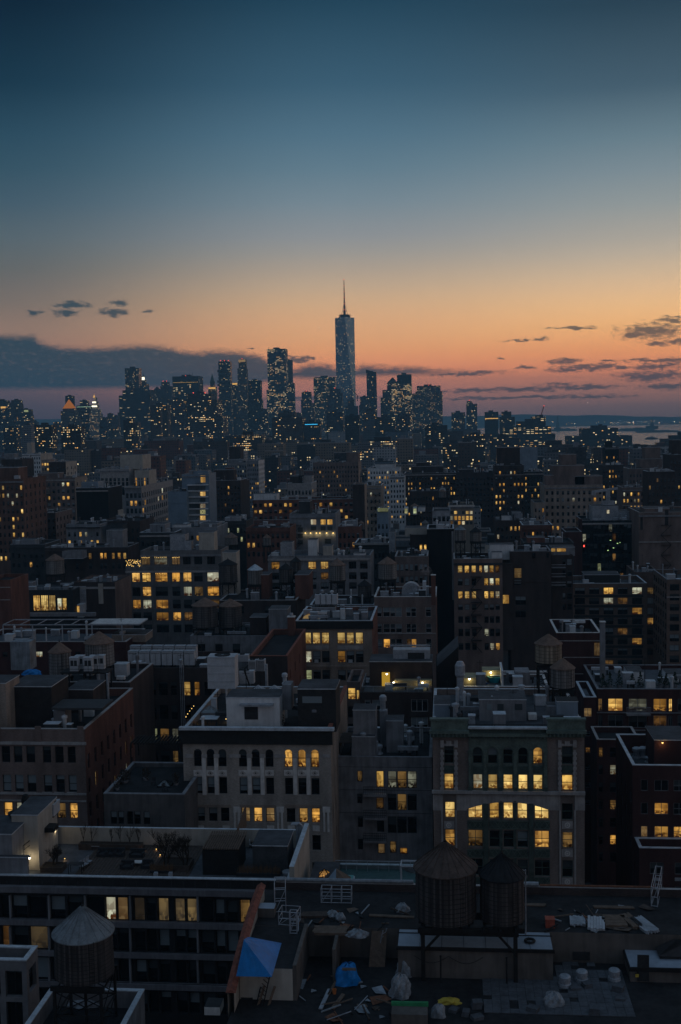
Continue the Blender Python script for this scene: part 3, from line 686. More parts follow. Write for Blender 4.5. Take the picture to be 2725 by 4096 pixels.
def wall_lamp(label, p, s=.12, e=25., colr=(1, .78, .42), mb_=None, group=None, cage=True, name='wall_lamp', cat='lamp'):
    root = thing(name, label, cat, p, group); g_ = MB(); g_.lathe([(0, -s), (s * .7, -s * .7), (s, 0), (s * .7, s * .7), (0, s)], mb_ or M_LAMPW, 10); g_.build('bulb', root)
    b = MB(); b.tube((0, .05, s * .9), (0, .45, s * 1.6), .025, M_STEEL, n=6); b.lathe([(s * 1.3, s * .8), (s * .5, s * 1.4), (0, s * 1.5)], M_STEEL, 10); b.build('bracket', root)
    if e:
        l = bpy.data.lights.new('lamp_light', 'POINT'); l.energy = e; l.color = colr; l.shadow_soft_size = s * 1.3
        lo = bpy.data.objects.new('lamp_light', l); col.objects.link(lo); lo.parent = root; lo.location = (0, -.05, -s * 1.6)
    return root
def wrapped_pile(label, px, pyb, z, w, d, h, seed, m=None, name='wrapped_bundle', cat='bundle', group=None):
    p = atz(px, pyb, z); rnd = random.Random(seed); n, k = 18, 9; me = MB(); ph = [rnd.uniform(0, 6.28) for _ in range(8)]
    def P_(i, j):
        a = 2 * pi * i / n; f = j / k; prof = (1 - f ** 3.0) ** .5 if f < 1 else 0
        e = 1 + .13 * sin(3 * a + ph[0] + 4 * f) + .09 * sin(7 * a + ph[1] - 6 * f) + .07 * sin(11 * a + ph[2] + 9 * f) + (.22 * sin(5 * a + ph[3]) * max(0, .25 - f))
        return Vector((w / 2 * prof * e * cos(a) * (1.15 - .15 * f), d / 2 * prof * e * sin(a), h * f * (1 + .08 * sin(5 * a + ph[4]))))
    for i in range(n):
        for j in range(k): me.poly([P_(i, j), P_(i + 1, j), P_(i + 1, j + 1), P_(i, j + 1)] if j < k - 1 else [P_(i, j), P_(i + 1, j), P_(i, k)], m or M_PLAST)
    return tag(me.build(name, None, p), label, cat, group)
def planks(label, px, pyb, z, L, w, n, rz, seed, m=None, layers=2, name='plank_stack', cat='planks', group=None):
    p = atz(px, pyb, z); rnd = random.Random(seed); mb = MB()
    for k in range(layers):
        for i in range(n):
            y = (i - n / 2) * w * 1.1; o = rnd.uniform(-.15, .15); mb.box(-L/2 + o, L/2 + o, y, y + w, .03 + k * .11, .12 + k * .11, m or M_LUMB, None, True)
    mb.box(-L * .35, -L * .35 + .1, -n * w * .55, n * w * .55, 0, .028, M_LUMB, None, True); mb.box(L * .35, L * .35 + .1, -n * w * .55, n * w * .55, 0, .028, M_LUMB, None, True)
    o = tag(mb.build(name, None, p), label, cat, group); o.rotation_euler = (0, 0, rz); return o
def ladder(label, a, b, w=.42, m=None, name='ladder'):
    a, b = Vector(a), Vector(b); d = b - a; s = Vector((d.y, -d.x, 0)); s = (s.normalized() if s.length > .01 else Vector((1, 0, 0))) * w / 2; mb = MB(); n = int(d.length / .3)
    for k in (-1, 1): mb.bar(s * k, d + s * k, .06, m or M_GALV)
    for i in range(1, n): q = d * (i / n); mb.bar(q - s, q + s, .035, m or M_GALV)
    return tag(mb.build(name, None, a), label, 'ladder')
def chair(label, px, pyb, z, rz, m=None, group=None):
    p = atz(px, pyb, z); root = thing('chair', label, 'chair', p, group, rz); m = m or M_CUSH
    a = MB(); a.box(-.25, .25, -.25, .25, .4, .46, m, None, True); a.build('seat', root)
    b = MB(); b.box(-.25, .25, .22, .28, .462, .95, m, None, True); b.build('backrest', root)
    for x in (-.22, .22):
        for y in (-.22, .22): l = MB(); l.bar((x, y, 0), (x, y, .398), .04, M_STEEL); l.build('leg', root)
    return root
def table(label, px, pyb, z, w, d, h, m, group=None, rz=0):
    p = atz(px, pyb, z); root = thing('table', label, 'table', p, group, rz)
    a = MB(); a.box(-w/2, w/2, 0, d, h - .06, h, m, None, True); a.build('tabletop', root)
    for x in (-w/2 + .08, w/2 - .08):
        for y in (.08, d - .08): l = MB(); l.bar((x, y, 0), (x, y, h - .062), .06, M_STEEL); l.build('leg', root)
    return root
def railing(label, pts, h=1.05, m=None, glass=None, n=None, name='roof_railing', group=None, coil=False):
    root = thing(name, label, 'railing', pts[0], group); o = Vector(pts[0]); m = m or M_STEEL; r = MB(); pm = MB(); gm = MB()
    for a, b in zip(pts, pts[1:]):
        a, b = Vector(a) - o, Vector(b) - o; L = (b - a).length; k = n or max(1, int(L / 1.6)); U = Vector((0, 0, h))
        r.bar(a + U, b + U, .07, m)
        if not glass: r.bar(a + U * .5, b + U * .5, .04, m)
        for i in range(k + 1): q = a.lerp(b, i / k); pm.bar(q, q + U * .97, .05, m)
        if glass:
            nrm = (b - a).normalized(); gm.poly([a + Vector((0, 0, .06)), b + Vector((0, 0, .06)), b + U * .95, a + U * .95], glass, [(0, 0), (L, 0), (L, 1), (0, 1)])
    r.build('rail', root); pm.build('posts', root)
    if glass: gm.build('glass_panel', root)
    return root
# ================================================================ the setting
def sheet(name, pts, z, m, kind='structure'):
    mb = MB(); mb.poly([(x, y, z) for x, y in pts], m, [(x, y) for x, y in pts]); return tag(mb.build(name), None, None, None, kind)
mw, qw, ow = newmat('water')
nw = qw.noise(qw.v('MULTIPLY', qw.n('ShaderNodeTexCoord').outputs['Object'], (.004, .02, 1)), 1.0, 4)
bw_ = qw.n('ShaderNodeBump'); bw_.inputs['Strength'].default_value = .25; bw_.inputs['Distance'].default_value = 20; qw.put(bw_.inputs['Height'], nw)
princ(qw, ow, (.02, .03, .04), .22, 0, .6, nrm=bw_.outputs[0])
sheet('water', [(-9000, 900), (9000, 900), (9000, 13900), (-9000, 13900)], -2.0, mw)
M_GROUND = mat('street_asphalt', (.035, .035, .037), .9, 0, .02, .3)
def shore(px, Y): return at(px, 1900, Y).x
land = [(-3500, -120), (900, -120), (shore(3000, 1500), 1500), (shore(2700, 2500), 2500), (shore(2240, 2750), 2750), (shore(1990, 3300), 3300), (shore(1770, 4700), 4700), (-3500, 4900)]
sheet('ground', land, 0.0, M_GROUND)
# hills on the far shore
M_HILL = mat('far_hill', (.03, .04, .038), .95, 0, .002, .3)
hb = MB(); rh = random.Random(3); prev = None; nx = 90
hp = [(-200,1676),(1300,1676),(1700,1670),(1780,1664),(1900,1664),(2000,1660),(2080,1657),(2150,1659),(2250,1663),(2330,1661),(2420,1660),(2520,1666),(2620,1667),(2800,1668)]
def hy(px):
    for (a, b), (c, d) in zip(hp, hp[1:]):
        if a <= px <= c: return b + (d - b) * (px - a) / (c - a)
    return 1672
for i in range(nx + 1):
    px = -200 + 3000 * i / nx; q = at(px, hy(px) + .8 * sin(i * 1.7) , 12600); x = q.x
    r_ = [(x, 11700, -2.5), (x * 1.01, 12100, q.z * .35), (x * 1.02, 12600, q.z), (x * 1.04, 13600, -2.5)]
    if prev:
        for k in range(3): hb.poly([prev[k], r_[k], r_[k + 1], prev[k + 1]], M_HILL)
    prev = r_
tag(hb.build('hills'), None, None, None, 'structure')
def island(name, px0, px1, Y, dy, h, seed):
    mb = MB(); r = random.Random(seed); x0, x1 = at(px0, 1730, Y).x, at(px1, 1730, Y).x; n = 26; pv = None
    for i in range(n + 1):
        f = i / n; x = x0 + (x1 - x0) * f; e = sin(pi * f) ** .35; hh = h * e * r.uniform(.5, 1.1) + .5
        r_ = [(x, Y - dy * e - 5, -2.5), (x, Y - dy * .6 * e, hh), (x, Y + dy * e, hh), (x, Y + dy * e + 5, -2.5)]
        if pv:
            for k in range(3): mb.poly([pv[k], r_[k], r_[k + 1], pv[k + 1]], M_HILL)
        pv = r_
    tag(mb.build(name), None, None, None, 'structure')
island('island', 2205, 2310, 7600, 110, 14, 1)
island('island', 2470, 2620, 6900, 130, 16, 2)
island('island', 2540, 2730, 6100, 90, 9, 3)
# lights along the far shore
sb = MB(); ra = random.Random(11)
M_SH = [emit('shore_light_amber', (1, .5, .15), 8), emit('shore_light_white', (1, .8, .5), 9), emit('shore_light_cool', (.7, .9, 1), 6)]
for i in range(90):
    px = ra.choice((ra.uniform(2170, 2725), ra.uniform(2440, 2725), ra.uniform(2440, 2620))); p = at(px, ra.gauss(1690, 3.5), 11650); s_ = ra.choice((.9, 1.2, 1.6, 2.8))
    sb.lathe([(0, p.z - s_), (s_, p.z), (0, p.z + s_)], M_SH[ra.choice((0, 0, 1, 1, 2))], 6, (p.x, p.y))
tag(sb.build('shore_lights'), 'tiny amber and white lights scattered along the far shore', 'lights', None, 'stuff')

# ================================================================ near buildings
# --- pale brick building with arched windows, centre
cc = [792, 843, 890, 972, 1023, 1078, 1154, 1208, 1260]
N5 = building('apartment_building', 'pale brick building with three groups of arched windows and a dark cornice', 730, 1322, 2920, 140, 23.5, BR_PALE, M_TAR,
    [(c - 16, c + 16) for c in cc], [(2997, 3068), (3110, 3177)], ['......www', 'bb.bb....'], near=True, ref=3030, arch={0: -1}, rec=.25,
    extra=[(c - 17, c + 17, 3231, 3288, k) for c, k in zip([802, 852, 900, 983, 1032, 1081, 1164, 1214, 1263], 'bb.cwc.ww')] + [(c - 17, c + 17, 3337, 3398, '.') for c in (983, 1032, 1081, 1164, 1214, 1266)] + [(c - 17, c + 17, 3445, 3500, '.') for c in (1164, 1214, 1266)],
    sidewall=BR_TAN, side=('R', 7, .8, [(6, 1.9), (10, 1.9), (14, 1.9)], {'.': .9, 'b': .1}), clutter=26)
N5.part('cornice', 722, 1330, 2922, 2978, -.35, -.02, mat('cornice_black', (.022, .021, .021), .7, 0, 2, .3))
N5.part('cornice', 715, 1336, 2912, 2923, -.75, -.02, M_COPE)
for c in cc:
    o = N5.part('panel', c - 17, c + 17, 3081, 3103, -.06, .02, M_STONEL)
    d = MB(); p_ = at(c, 3092, 140); L_ = p_.x - N5.xc
    for r0, r1, m_ in ((.40, .26, BR_PALE), (.16, 0, M_STEEL)):
        for k in range(4):
            a, b = k * pi / 2, (k + 1) * pi / 2
            d.poly([(L_ + r0 * cos(a), -.075, p_.z + .75 * r0 * sin(a)), (L_ + r0 * cos(b), -.075, p_.z + .75 * r0 * sin(b)), (L_ + r1 * cos(b), -.075, p_.z + .75 * r1 * sin(b)), (L_ + r1 * cos(a), -.075, p_.z + .75 * r1 * sin(a))], m_)
    d.build('diamond', o)
for c in (817, 866, 998, 1050, 1181, 1234):
    N5.part('pilaster', c - 8, c + 8, 3032, 3180, -.10, .02, M_STONEL); N5.part('capital', c - 11, c + 11, 3018, 3031, -.16, .02, M_STONE)
for c in (1121, 940, 757, 1306):
    N5.part('capital', c - 22 if c in (1121, 940) else c - 14, c + 22 if c in (1121, 940) else c + 14, 3018, 3031, -.10, .02, M_STONE)
    cx_ = c + (8 if c < 1000 else 0); o = N5.part('ornament', cx_ - 15, cx_ + 15, 3228, 3250, -.08, .02, M_STONEL); N5.part('ornament', cx_ - 12, cx_ - 5, 3250, 3328, -.07, .02, M_STONEL); N5.part('ornament', cx_ + 4, cx_ + 12, 3250, 3328, -.07, .02, M_STONEL)
for c in (1083, 1165, 1265, 802, 905): N5.part('panel', c - 14, c + 14, 3303, 3325, -.06, .02, M_STONEL)
for c in (852, 1032, 1214): N5.part('lintel', c - 72, c + 72, 3219, 3230, -.08, .02, BR_TAN)
zr = N5.roof
_, _b = N5.bulk(905, 1118, 2792, 3.0, 7.5, M_WHITE); N5.part('awning', 958, 1092, 2818, 2826, 2.2, 3.0, M_GALV); N5.part('door', 978, 1032, 2828, 2878, 2.95, 3.05, M_ACD)
N5.bulk(1190, 1343, 2758, 2.6, 8.0, mat('penthouse_black', (.03, .028, .028), .8, 0, 1, .3)); N5.part('window', 1210, 1288, 2786, 2812, 2.56, 2.62, KIND['b'])
N5.part('bulkhead', 1130, 1165, 2740, 2840, 5.5, 8, M_CONC)
tc_ = MB()
for i in range(30):
    tc_.box(N5.w/2 - .42, N5.w/2 + .1, .3 + i * .77, .3 + i * .77 + .68, N5.z + .105, N5.z + .27, M_TILE, None, True)
tc_.build('coping_tiles', N5.root)
def cooling(label, px0, px1, py0, py1, Y, d, m=M_ACW, ribs=4, nf=1):
    def ex(root, w, h, dd):
        r = MB()
        for i in range(ribs): r.box(-w/2 - .03, w/2 + .03, -.04, -.002, h * (i + .92) / ribs - .05, h * (i + .92) / ribs, M_GALV, None, True)
        r.build('ribs', root)
        for i in range(nf): fan_ring(root, -w/2 + w * (i + .5) / nf, dd / 2, h + .001, min(w / nf, dd) * .42)
    return box_thing('cooling_tower', label, 'cooling tower', px0, px1, py0, py1, Y, d, m, None, None, ex)
cooling('big pale ribbed cooling tower on the roof of the arched-window building', 832, 938, 2628, 2755, 152, 2.6)
for i, (px, pyb, w_, h_, lb) in enumerate([(925, 2745, 1.8, 1.6, 'low grey air conditioner in front of the ribbed cooling tower'), (985, 2738, 2.4, 2.0, 'boxy air conditioner with a fan beside the ribbed cooling tower'),
        (1010, 2690, 1.2, 1.9, 'tall slim air conditioner behind the ribbed cooling tower, left one'), (1045, 2688, 1.2, 1.9, 'tall slim air conditioner behind the ribbed cooling tower, right one'), (968, 2650, 2.2, 1.2, 'white air conditioner on the frame behind the cooling tower')]):
    ac_unit(lb, px, pyb, zr, w_, 1.1, h_, 1, group='air conditioners on the arched-window roof', side_fan=i in (2, 3))
pipe_run('thick vertical duct beside the roof machinery of the arched-window building', [Vector(atz(1068, 2752, zr)), Vector(atz(1068, 2752, zr)) + Vector((0, 0, 3.6))], .22)
pipe_run('bent pipe running from the ribbed cooling tower', [Vector(atz(955, 2760, zr)), Vector(atz(955, 2760, zr)) + Vector((0, 0, 3.0)), Vector(atz(955, 2760, zr)) + Vector((.9, 0, 3.0)), Vector(atz(990, 2760, zr)) + Vector((.5, 0, .2))], .12, M_STEEL)
vent('short white vent stack between the penthouses of the arched-window building', 1140, 2735, zr + 1.2, .3, 1.6, None, M_ACW)
for i, (px, lb) in enumerate([(1030, 'small pitched skylight nearest the ribbed cooling tower'), (1095, 'small pitched skylight nearest the vent stack')]):
    skylight(lb, px, 2772, zr + 1.3, 1.8, 1.6, .7, M_SILV, None, .25, group='pitched skylights on the white penthouse')
skylight('little glass roof lantern standing on the garden roof beside the dark penthouse', 1258, 2885, zr, 1.9, 1.6, .8, M_GLASSR, M_CONC, 1.1)
skylight('little glass roof lantern on the terrace left of the white penthouse', 835, 2875, zr, 2.1, 1.6, .8, M_GLASSR, M_CONC, .8)
grasses('trough of russet dry grass along the dark cornice', 930, 1050, 2912, zr, .9, .5, 5)
grasses('trough of lamp-lit grass at the left end of the dark cornice', 745, 860, 2912, zr, .8, .5, 6)
for i, (px, pyb, w_, h_, lb) in enumerate([(1085, 2890, 1.7, 1.5, 'dark round shrub beside the white penthouse door'), (1120, 2905, 1.4, 1.9, 'tall dark shrub at the corner of the white penthouse'), (1308, 2890, 1.7, 2.3, 'leafy shrub in front of the dark penthouse'),
        (1060, 2905, 1.1, .9, 'low dark shrub next to the russet grass'), (1210, 2880, .9, 1.7, 'thin shrub left of the roof lantern')]):
    bush(lb, px, pyb, zr, w_, h_, i + 3, group='shrubs on the arched-window roof')
for i, (px, py) in enumerate([(745, 2880), (752, 2868), (760, 2856), (768, 2846), (776, 2836)]):
    p_ = atz(px, py + 14, zr); wall_lamp('small garden bulb on the wire at the left parapet of the arched-window roof', p_ + Vector((0, 0, .9)), .06, 0, mb_=M_BULB, group='bulbs along the left parapet wire', name='string_bulb', cat='bulb')
for px, e, lb in ((757, 2.0, 'orange ground lamp in the lit grass at the left end of the cornice'), (790, 2.5, 'brighter orange ground lamp in the middle of the lit grass')):
    wall_lamp(lb, Vector(atz(px, 2908, zr)) + Vector((0, .3, .35)), .07, e, (1, .5, .15), M_BULB, 'ground lamps in the lit grass', name='ground_lamp', cat='lamp')
wall_lamp('bright yellow lamp low on the roof right of the lit grass', Vector(atz(903, 2890, zr)) + Vector((0, .3, .4)), .07, 2, (1, .7, .3), M_BULB)

# --- brown brick building, left, with its long right side
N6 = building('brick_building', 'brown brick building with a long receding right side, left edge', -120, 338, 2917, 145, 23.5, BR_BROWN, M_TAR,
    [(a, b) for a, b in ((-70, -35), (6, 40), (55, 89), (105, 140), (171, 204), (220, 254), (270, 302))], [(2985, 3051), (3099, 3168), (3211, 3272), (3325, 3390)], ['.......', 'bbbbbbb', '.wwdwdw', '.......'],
    near=True, ref=3000, rec=.25, sidewall=BR_RED, side=('R', 8, 1.0, [(3.6, 2.1), (6.9, 2.1), (10.2, 2.1), (13.5, 2.1)], {'.': .72, 'b': .1, 'c': .1, 'w': .04, 'd': .04}), par=1.1, cope=M_STONE, clutter=26)  # redder right side: warm dusk glow put into the brick colour
N6.part('cornice', -120, 344, 2968, 2979, -.22, -.003, M_STONE); N6.part('cornice', -120, 344, 3172, 3179, -.2, -.003, M_STONE); N6.part('cornice', -120, 344, 3200, 3206, -.12, -.003, M_STONE)
for c in (152, 322, -10): N6.part('pilaster', c - 12, c + 12, 2905, 2968, -.12, -.003, BR_BROWN)
for i in range(7): N6.part('sill', (6, 55, 105, 171, 220, 270, -70)[i] - 3, (40, 89, 140, 204, 254, 302, -35)[i] + 3, 3169, 3172, -.14, .0, M_STONE)
N6.bulk(32, 205, 2748, 5, 12, mat('penthouse_charcoal', (.026, .022, .022), .8, 0, 1, .3)); N6.bulk(-60, 22, 2735, 2, 7, BR_TAN)
N6.part('canopy', 205, 410, 2832, 2840, 3.0, 8.0, mat('canopy_dark', (.05, .05, .052), .7, 0, 1, .2)); N6.part('bulkhead', 215, 262, 2842, 2905, 4.5, 7, M_CONC)
N6.bulk(268, 372, 2760, 13, 19, BR_DARK)
zn6 = N6.roof
pl = thing('equipment_platform', 'steel platform with railing carrying white air conditioners behind the dark penthouse', 'platform', (at(335, 2690, 166).x, 166, N6.roof + N6.base))
pz = at(335, 2690, 166).z - N6.roof; pm = MB(); pm.box(-3.6, 3.6, 0, 3.2, pz - .2, pz, M_STEEL, None, True); pm.build('deck', pl)
for sx in (-3.3, 0, 3.3):
    for sy in (.2, 3.0): l = MB(); l.bar((sx, sy, 0), (sx, sy, pz - .2), .2, M_STEEL); l.build('leg', pl)
l = MB()
for zz in (.5, 1.0): l.bar((-3.6, 0, pz + zz), (3.6, 0, pz + zz), .05, M_STEEL)
for k in range(6): l.bar((-3.6 + k * 1.44, 0, pz), (-3.6 + k * 1.44, 0, pz + 1), .05, M_STEEL)
l.build('railing', pl)
for i, (px, py, dy) in enumerate(((296, 2674, .6), (352, 2674, .6), (318, 2664, 1.9), (376, 2664, 1.9), (400, 2660, 2.2))):
    p_ = at(px, py, 166 + dy); a = MB(); root = thing('air_conditioner', ('white air conditioner at the front left of the steel platform', 'white air conditioner at the front right of the steel platform', 'white air conditioner at the back left of the steel platform', 'white air conditioner at the back middle of the steel platform', 'white air conditioner at the back right end of the steel platform')[i], 'air conditioner', (p_.x, 166 + dy, N6.roof + pz), 'air conditioners on the steel platform')
    a.box(-.65, .65, 0, .9, .05, 2.0, M_ACW, None, True); a.box(-.7, .7, -.05, .95, 2.0, 2.15, M_ACW, None, True); a.build('cabinet', root); b_ = MB(); b_.box(-.5, -.05, -.02, -.003, .9, 1.7, M_ACD, None, True); b_.box(.05, .5, -.02, -.003, .9, 1.7, M_ACD, None, True); b_.build('grille', root)
pipe_run('bright vertical flue pipe rising at the far corner of the brown brick building', [Vector((N6.x1 - 2.2, 163, N6.roof)), Vector((N6.x1 - 2.2, 163, N6.roof + 4.6))], .2)

# --- glazed green building, right
gc = [1911, 1971, 2032, 2092, 2152]
BR_N7 = brick('brick_taupe', (.17, .135, .12))
N7 = building('office_building', 'ornate green-glazed building with five arched top windows and lit offices', 1730, 2338, 2916, 145, 22, BR_N7, M_TARG,
    [(c - 19, c + 19) for c in gc] , [(2988, 3056), (3098, 3158)], ['.bb.w', 'ooooo'], near=True, ref=3030, arch={0: -1}, rec=.3, par=.8, fm=M_FRAMEG,
    extra=[(1777, 1815, 2985, 3056, '.'), (2248, 2292, 2985, 3056, '.'), (1777, 1815, 3098, 3160, 'y'), (2248, 2292, 3098, 3160, 'y'), (1780, 1820, 3211, 3275, 'o'), (2248, 2292, 3211, 3277, '.'), (1780, 1820, 3322, 3390, 'w'), (2250, 2292, 3326, 3390, 'd'),
           (2250, 2292, 3437, 3506, '.'), (1780, 1820, 3437, 3506, '.'), (2250, 2292, 3550, 3600, 'b'),
           (1873, 1930, 3213, 3275, 'o', 'dh2'), (1958, 1997, 3211, 3275, 'y'), (2014, 2053, 3211, 3275, 'o'), (2070, 2110, 3211, 3275, 'o'), (2139, 2196, 3213, 3275, 'o', 'dh2'),
           (1873, 1932, 3322, 3390, 'd', 'dh2'), (1958, 1999, 3322, 3390, '.'), (2014, 2055, 3322, 3390, '.'), (2070, 2112, 3322, 3390, 'b'), (2139, 2198, 3322, 3390, 'w', 'dh2'),
           (1873, 1932, 3437, 3504, '.', 'dh2'), (1958, 1999, 3437, 3504, '.'), (2014, 2055, 3437, 3504, '.'), (2070, 2112, 3437, 3504, '.'), (2139, 2200, 3437, 3504, '.', 'dh2'), (2139, 2200, 3550, 3600, 'b', 'dh2')],
    side=('R', 5, 1.0, [(5, 2), (8.5, 2), (12, 2)], {'.': 1}), clutter=26)
P7 = N7.part
for a, b in ((1724, 1872), (2192, 2342)):
    P7('corner_pier', a, b, 2882, 2924, -.25, .4, M_GREEN); P7('corner_pier', a - 5, b + 4, 2876, 2883, -.4, .5, M_GREEN)
    P7('cornice', a - 6, b + 6, 2924, 2936, -.9, -.25, M_GREEN); P7('cornice', a, b, 2936, 2950, -.6, -.003, M_GREEND)
    for k in range(9): P7('bracket', a + 8 + k * (b - a - 16) / 8.5, a + 13 + k * (b - a - 16) / 8.5, 2937, 2948, -.8, -.6, M_GREEN)
P7('cornice', 1874, 2190, 2910, 2917, -.7, -.05, M_COPE); P7('cornice', 1872, 2192, 2936, 2948, -.75, -.003, M_GREEN); P7('cornice', 1872, 2192, 2918, 2936, -.2, -.003, M_GREEND)
for k in range(18): P7('bracket', 1878 + k * 17.6, 1884 + k * 17.6, 2949, 2957, -.5, -.003, M_GREEN)
# glazed green field of the middle bay: spandrels above the arches and the piers between
gm_ = MB(); xs = [1876] + [c + s * 19 for c in gc for s in (-1, 1)] + [2190]
facade(gm_, M_GREEN, (N7.lx(1876, 3030), -.10), (1, 0), N7.lx(2190, 3030) - N7.lx(1876, 3030), N7.lz(3172), N7.lz(2950),
       [(N7.lx(c - 19, 3030) - N7.lx(1876, 3030), N7.lx(c + 19, 3030) - N7.lx(1876, 3030), N7.lz(b), N7.lz(a), (N7.lx(c + 19, 3030) - N7.lx(c - 19, 3030)) / 2 if i == 0 else 0) for c in gc for i, (a, b) in enumerate(((2988, 3056), (3098, 3158)))], (0, -1), .098)
gm_.build('glazed_front', N7.root)
for c in (1881, 1941, 2001, 2062, 2122, 2183):
    P7('pilaster', c - 6, c + 6, 3014, 3165, -.28, -.103, M_GREEN); P7('capital', c - 9, c + 9, 3004, 3014, -.34, -.103, M_GREEN); P7('pilaster_base', c - 9, c + 9, 3150, 3165, -.36, -.28, M_GREEND)
for c in gc:
    ribs = MB()
    for k in range(9):
        a = at(c - 18 + k * 4.3, 3092, 145); b_ = at(c - 16 + k * 4.3, 3064, 145); ribs.box(a.x - N7.xc, b_.x - N7.xc, -.16, -.104, a.z, b_.z, M_GREEND, None, True)
    ribs.build('ribbed_panel', N7.root)
    ar = MB(); w2 = (N7.lx(c + 19, 3030) - N7.lx(c - 19, 3030)) / 2; xc_ = N7.lx(c, 3030); zc_ = N7.lz(2988) - w2
    for k in range(12):
        t0, t1 = pi * k / 12, pi * (k + 1) / 12
        q = [(xc_ + rr * cos(t), -.2, zc_ + rr * sin(t)) for rr, t in ((w2 + .02, t0), (w2 + .2, t0), (w2 + .2, t1), (w2 + .02, t1))]; ar.poly(q, M_GREEN); ar.poly([q[1], (q[1][0], -.1, q[1][2]), (q[2][0], -.1, q[2][2]), q[2]], M_GREEN)
    ar.build('arch_moulding', N7.root)
P7('ledge', 1728, 2342, 3166, 3178, -.5, -.11, M_STONE)
sf = MB(); u0 = N7.lx(1866, 3250); W_ = N7.lx(2200, 3250) - u0
facade(sf, M_STONE, (u0, -.06), (1, 0), W_, N7.lz(3243), N7.lz(3179), [(.02, W_ - .02, N7.lz(3243) , N7.lz(3208), 1.0)], (0, -1), .06); sf.build('stone_arch', N7.root)
for a, b in ((1732, 1772), (1826, 1868), (2200, 2242), (2300, 2340)): P7('stone_block', a, b, 3179, 3242, -.07, -.003, M_STONE)
for a, b in ((1934, 1955), (2117, 2136)): P7('pier', a, b, 3215, 3610, -.16, -.003, M_GREEND)
for a in (2000, 2056): P7('mullion_pier', a, a + 11, 3205, 3500, -.06, -.003, M_GREEND)
for y0 in (3282, 3396, 3508):
    for a, b in ((1870, 1933), (1957, 2114), (2138, 2200)):
        o = P7('spandrel', a, b, y0, y0 + 34, -.05, -.003, M_GREEND); zz = MB(); n_ = max(2, int((b - a) / 20))
        A = at(a, y0 + 32, 145); Bq = at(b, y0 + 3, 145); x0, x1 = A.x - N7.xc, Bq.x - N7.xc
        for k in range(n_):
            xa, xb = x0 + (x1 - x0) * k / n_, x0 + (x1 - x0) * (k + 1) / n_
            zz.bar((xa, -.07, A.z), (xb, -.07, Bq.z), .06, M_GREEN); zz.bar((xa, -.07, Bq.z), (xb, -.07, A.z), .06, M_GREEN)
        zz.bar((x0, -.08, A.z), (x1, -.08, A.z), .08, M_GREEN); zz.bar((x0, -.08, Bq.z), (x1, -.08, Bq.z), .08, M_GREEN); zz.build('lattice', o)
for cx_, (a, b) in ((1796, (1777, 1817)), (2270, (2248, 2292))):
    for s, e in ((a - 13, a - 3), (b + 3, b + 13)):
        P7('quoin_strip', s, e, 3000, 3166, -.14, -.003, M_STONE)
        for k in range(8): P7('quoin', s - 3, e + 3, 3010 + k * 20, 3019 + k * 20, -.2, -.14, M_STONE)
        P7('finial_block', s - 2, e + 2, 2962, 2990, -.24, -.003, M_STONE); P7('stone_strip', s + 3, e, 3242, 3610, -.1, -.003, M_STONE)
    P7('keystone', cx_ - 10, cx_ + 10, 2965, 2984, -.2, -.003, M_STONE); P7('arch_band', a - 3, b + 3, 2976, 2984, -.12, -.003, M_STONE)
    P7('spandrel', a, b, 3062, 3092, -.05, -.003, M_GREEND)
    for y0 in (3285, 3398, 3512):
        o = P7('medallion_panel', a, b, y0, y0 + 30, -.05, -.003, M_STONE); mdl = MB(); q = at(cx_, y0 + 15, 145)
        for k in range(16):
            t0, t1 = 2 * pi * k / 16, 2 * pi * (k + 1) / 16
            for r0, r1, m_ in ((.36, .22, M_STONEL), (.12, 0, M_STONEL)): mdl.poly([(q.x - N7.xc + r * cos(t), -.09, q.z + r * sin(t)) for r, t in ((r0, t0), (r0, t1), (r1, t1), (r1, t0))], m_)
        mdl.build('medallion', o)
# its roof
z7 = N7.roof
N7.bulk(1918, 2105, 2800, 7, 12, M_CONC, M_TARG, 'penthouse'); N7.part('window', 1948, 1966, 2816, 2840, 6.95, 7.02, KIND['b']); N7.part('window', 1990, 2015, 2816, 2845, 6.95, 7.02, KIND['.']); N7.part('window', 2060, 2090, 2816, 2840, 6.95, 7.02, KIND['.'])
N7.bulk(2228, 2312, 2808, 5.5, 8, C_SILV, mat('lid_dark', (.03, .03, .03), .8), 'tank_house')
N7.bulk(2188, 2228, 2825, 7, 9, M_CONC)
N7.bulk(1737, 1800, 2820, 6, 11, C_SILV)
um = thing('parasol', 'closed pale parasol in front of the grey penthouse on the green building', 'parasol', atz(2046, 2862, z7))
u_ = MB(); u_.tube((0, 0, 0), (0, 0, 2.6), .04, M_STEEL); u_.build('pole', um); u_ = MB(); u_.lathe([(.22, .9), (.26, 1.2), (.14, 2.0), (.03, 2.6)], M_ACW, 10); u_.build('canopy', um)
for px, pyb, lb in ((1945, 2868, 'small white chair left of the closed parasol'), (1987, 2866, 'small white chair right by the penthouse window')): chair(lb, px, pyb, z7, .4, M_ACW, 'white chairs on the green building')
for i, (px, lb) in enumerate(((1955, 'long dark planter box left of the parasol'), (2010, 'long dark planter box behind the parasol'), (2080, 'long dark planter box right of the parasol'))):
    grasses(lb, px - 22, px + 22, 2878, z7, .5, .5, i)
p_ = atz(2125, 2885, z7); box_thing('roof_hatch', 'pale square roof hatch near the right pier of the green building', 'hatch', 2115, 2148, 2858, 2880, p_.y, 1.2, M_STONEL)
railing('low metal railing along the roof edge of the green building', [(N7.x0 + 4.6, 146.4, z7), (N7.x1 - 4.6, 146.4, z7)], 1.0)
for i, (px, pyb) in enumerate(((1840, 2730), (1842, 2790))): pass
